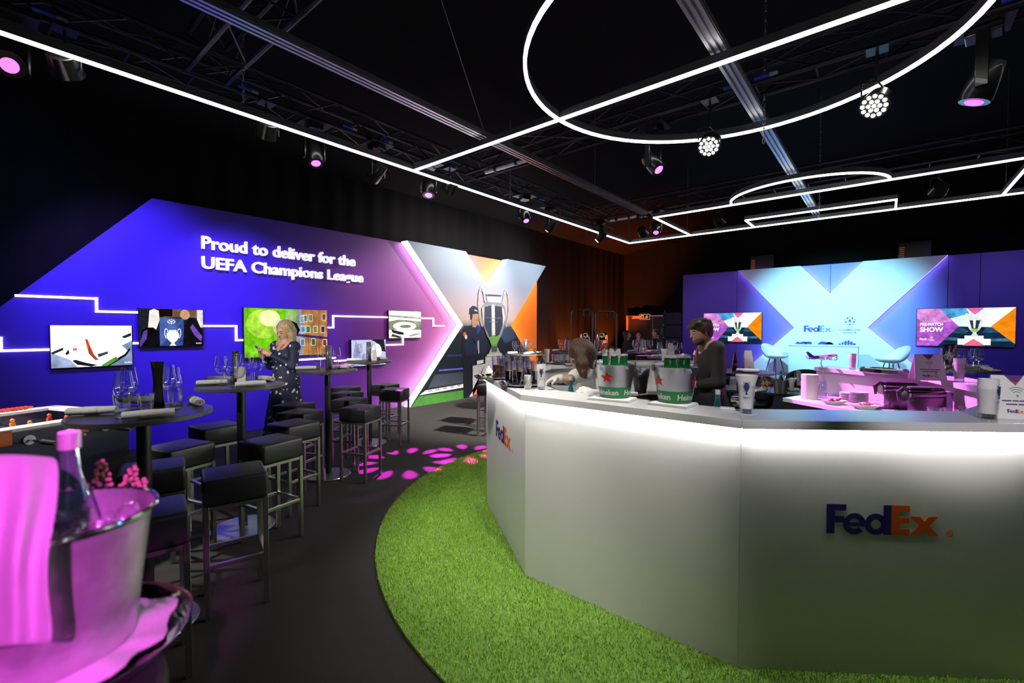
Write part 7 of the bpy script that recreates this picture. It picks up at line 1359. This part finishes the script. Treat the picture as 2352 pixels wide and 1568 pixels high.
# round illuminated displays above the backdrop
for x, lab in ((-3.0, 'faint orange dotted panel above the left of the stage backdrop'), (.55, 'faint orange dotted panel above the right of the stage backdrop')):
    t = thing('dot_panel', lab, 'panel', (x, 15.9, 3.2)); m = MB(); m.box((0, 0, .3), (.65, .05, .66)); m.build('panel_box', M_BLACKPL, t); dm = MB().box((0, -.027, 0), (.02, .004, .02)).mesh('dot', E('e06020', .35)); 
    for i in range(6):
        for j in range(9): 
            if i * i * .02 + (j - 4) ** 2 * .012 < .42 and (i < 3 or j < 2): link('dot', dm, t, (-.28 + i * .035, 0, .1 + j * .05))
    m = MB(); m.box((0, .03, -.6), (.05, .05, 1.2)); m.box((0, .03, -1.6), (.05, .05, 3.16)); m.build('mast', M_BLACK, t)
# ================================================================== foreground table with ice bucket
_b = pd(128, 1216, .585); _e0 = pz(345, 1452, 1.12); _e1 = pz(386, 1566, 1.12); _m = (_e0 + _e1) / 2; _d = (_e1 - _e0).normalized(); _n = Vector((-_d.y, _d.x, 0)); _n = _n if _n.dot(_rt) < 0 else -_n
RFT = .26; FT = _m + _n * math.sqrt(RFT ** 2 - ((_e1 - _e0).length / 2) ** 2); FTZ = 1.12
ft = thing('high_table', 'black high table at the bottom left corner under the magenta lit ice bucket', 'high table', (FT.x, FT.y, 0))
m = MB(); m.lathe([(0, FTZ - .022), (RFT - .003, FTZ - .022), (RFT, FTZ - .012), (RFT - .003, FTZ), (0, FTZ)], 64); m.build('table_top', M_TTOP, ft, smooth=True)
m = MB(); m.cyl((0, 0, .015), (0, 0, FTZ - .03), .031, n=20); m.build('pole', M_BLACK, ft, smooth=True); m = MB(); m.lathe([(0, .02), (.05, .02), (.22, .009), (.225, .001), (0, .001)], 40); m.build('base_plate', mat('base_steel'), ft, smooth=True)
bp = Vector((_b.x, _b.y))
# tray
tr = thing('round_tray', 'small round steel tray with white cloth under the foreground ice bucket', 'tray', (bp.x, bp.y, FTZ + .001))
m = MB(); m.lathe([(0, .002), (.125, .002), (.14, .02), (.143, .021), (.142, .018), (.127, .0003), (0, .0003)], 56); m.build('tray_dish', M_CHROME, tr, smooth=True)
ln = MB(); n = 48
V = [(0, 0, .0055)] + [((.117 + .012 * math.sin(3 * a) * math.sin(7 * a)) * math.cos(a), (.117 + .012 * math.sin(3 * a) * math.sin(7 * a)) * math.sin(a), .0065 + .005 * (1 + math.sin(5 * a))) for a in [2 * PI * k / n for k in range(n)]]
ln.add(V, [(0, 1 + k, 1 + (k + 1) % n) for k in range(n)]); o = ln.build('tray_cloth', M_NAPKIN, tr, smooth=True); md = o.modifiers.new('s', 'SOLIDIFY'); md.thickness = .003; md.offset = 1
# bucket
BZ = FTZ + .012; bk = thing('ice_bucket', 'large clear ice bucket full of ice lit magenta in the bottom left corner', 'ice bucket', (bp.x, bp.y, BZ))
HB = .175
M_BUCKET = mat('frosted_steel', (.62, .6, .64), .3, .6, var=.45, vscale=30, bump=.15, bscale=60)
m = MB(); m.lathe([(0, .0005), (.072, .0005), (.078, .006), (.098, HB - .004), (.104, HB), (.1045, HB + .003), (.101, HB + .003), (.096, HB - .004), (.075, .01), (0, .006)], 64); m.build('bucket_wall', M_BUCKET, bk, smooth=True)
m = MB(); m.tube([(.103 * math.cos(2 * PI * k / 48), .103 * math.sin(2 * PI * k / 48), HB + .001) for k in range(48)], .0032, 8, True); m.build('rolled_rim', M_CHROME, bk, smooth=True)
# ice
M_ICE = glassy('ice_clear', (.92, .88, .95), .18, .08, .7, (.8, .75, .85), .35)
ic = 0
for i in range(46):
    a = random.random() * 2 * PI; r = .078 * math.sqrt(random.random()); z = BZ + HB - .045 + random.random() * .028
    m = MB(); s = .014 + .006 * random.random(); m.box((0, 0, 0), (s * 1.5, s * 1.3, s * 1.2)); me = m.mesh('ice_cube', M_ICE, True, bevel=s * .35, seg=2, ang=3)
    o = link('ice_cube', me, None, (bp.x + r * math.cos(a), bp.y + r * math.sin(a), z)); o.rotation_euler = (random.random() * 3, random.random() * 3, random.random() * 3); tag(o, 'clear ice cube in the foreground ice bucket', 'ice cube', 'ice cubes in the foreground bucket')
# bottle
fb_ = pz(160, 1195, BZ + HB)
_w = pd(160, 1030, .635)
wb = glass_bottle((_w.x, _w.y, BZ + .012), 'tall pale blue glass bottle standing in the foreground ice bucket', .262, .030, (.62, .86, .92), (.85, .85, .88))
# cloth draped over the near left rim and hanging down
rows = [(-90, 96, 1062, .60), (-90, 120, 1048, .575), (-90, 135, 1056, .545), (-90, 134, 1110, .51), (-90, 126, 1180, .478), (-90, 112, 1240, .462), (-90, 104, 1300, .458), (-90, 108, 1380, .462), (-90, 118, 1440, .468), (-90, 116, 1482, .472)]
cl = MB(); nu = 18; V = []
for j, (xa, xb, y, d) in enumerate(rows):
    for i in range(nu + 1):
        u = i / nu; V.append(pd(xa + (xb - xa) * u, y - 8 * math.sin(u * 3) + (26 * (1 - u) if j == len(rows) - 1 else 0), d + .006 * math.sin(u * 15 + j * .25) * min(1, j / 4) - .012 * math.sin(PI * u)))
cl.add(V, [(j * (nu + 1) + i, j * (nu + 1) + i + 1, (j + 1) * (nu + 1) + i + 1, (j + 1) * (nu + 1) + i) for j in range(len(rows) - 1) for i in range(nu)])
o = cl.build('napkin', M_NAPKIN, None, smooth=True); md = o.modifiers.new('s', 'SOLIDIFY'); md.thickness = .002; md2 = o.modifiers.new('b', 'SUBSURF'); md2.levels = md2.render_levels = 2; tag(o, 'white cloth napkin hanging over the rim of the foreground ice bucket', 'napkin')
# pink astilbe flower behind the bucket
fp = pz(240, 1150, 1.2); fl = thing('flower_vase', 'small vase with pink feathery flowers behind the foreground ice bucket', 'flowers', (*pd(235, 1150, .76)[:2], FTZ + .001))
m = MB(); m.lathe([(0, .0005), (.026, .0005), (.03, .02), (.026, .06), (.02, .075), (.022, .08)], 18); m.build('vase', M_GLASS, fl, smooth=True)
M_FLW = mat('pink_flower', (.75, .36, .34), .7, var=.3, vscale=50); M_STEM = mat('green_stem', (.08, .14, .03), .6)
for k in range(7):
    a = k * 2 * PI / 7 + .3; tip = Vector((.055 * math.cos(a), .055 * math.sin(a), .15 + .05 * ((k * 37) % 7) / 7)); m = MB(); m.tube([(0, 0, .03), tip * .5 + Vector((0, 0, .03)), tip], .0013, 5); st = m.build('stem', M_STEM, fl)
    m = MB()
    for q in range(44):
        f = .45 + .55 * q / 44; p = Vector((0, 0, .03)).lerp(tip, f); rr = (1 - f) * .034 + .004; aa = q * 2.4; m.ball(p + Vector((rr * math.cos(aa), rr * math.sin(aa), .004)), .0038, 6, 4)
    m.build('flower_plume', M_FLW, fl, smooth=True)
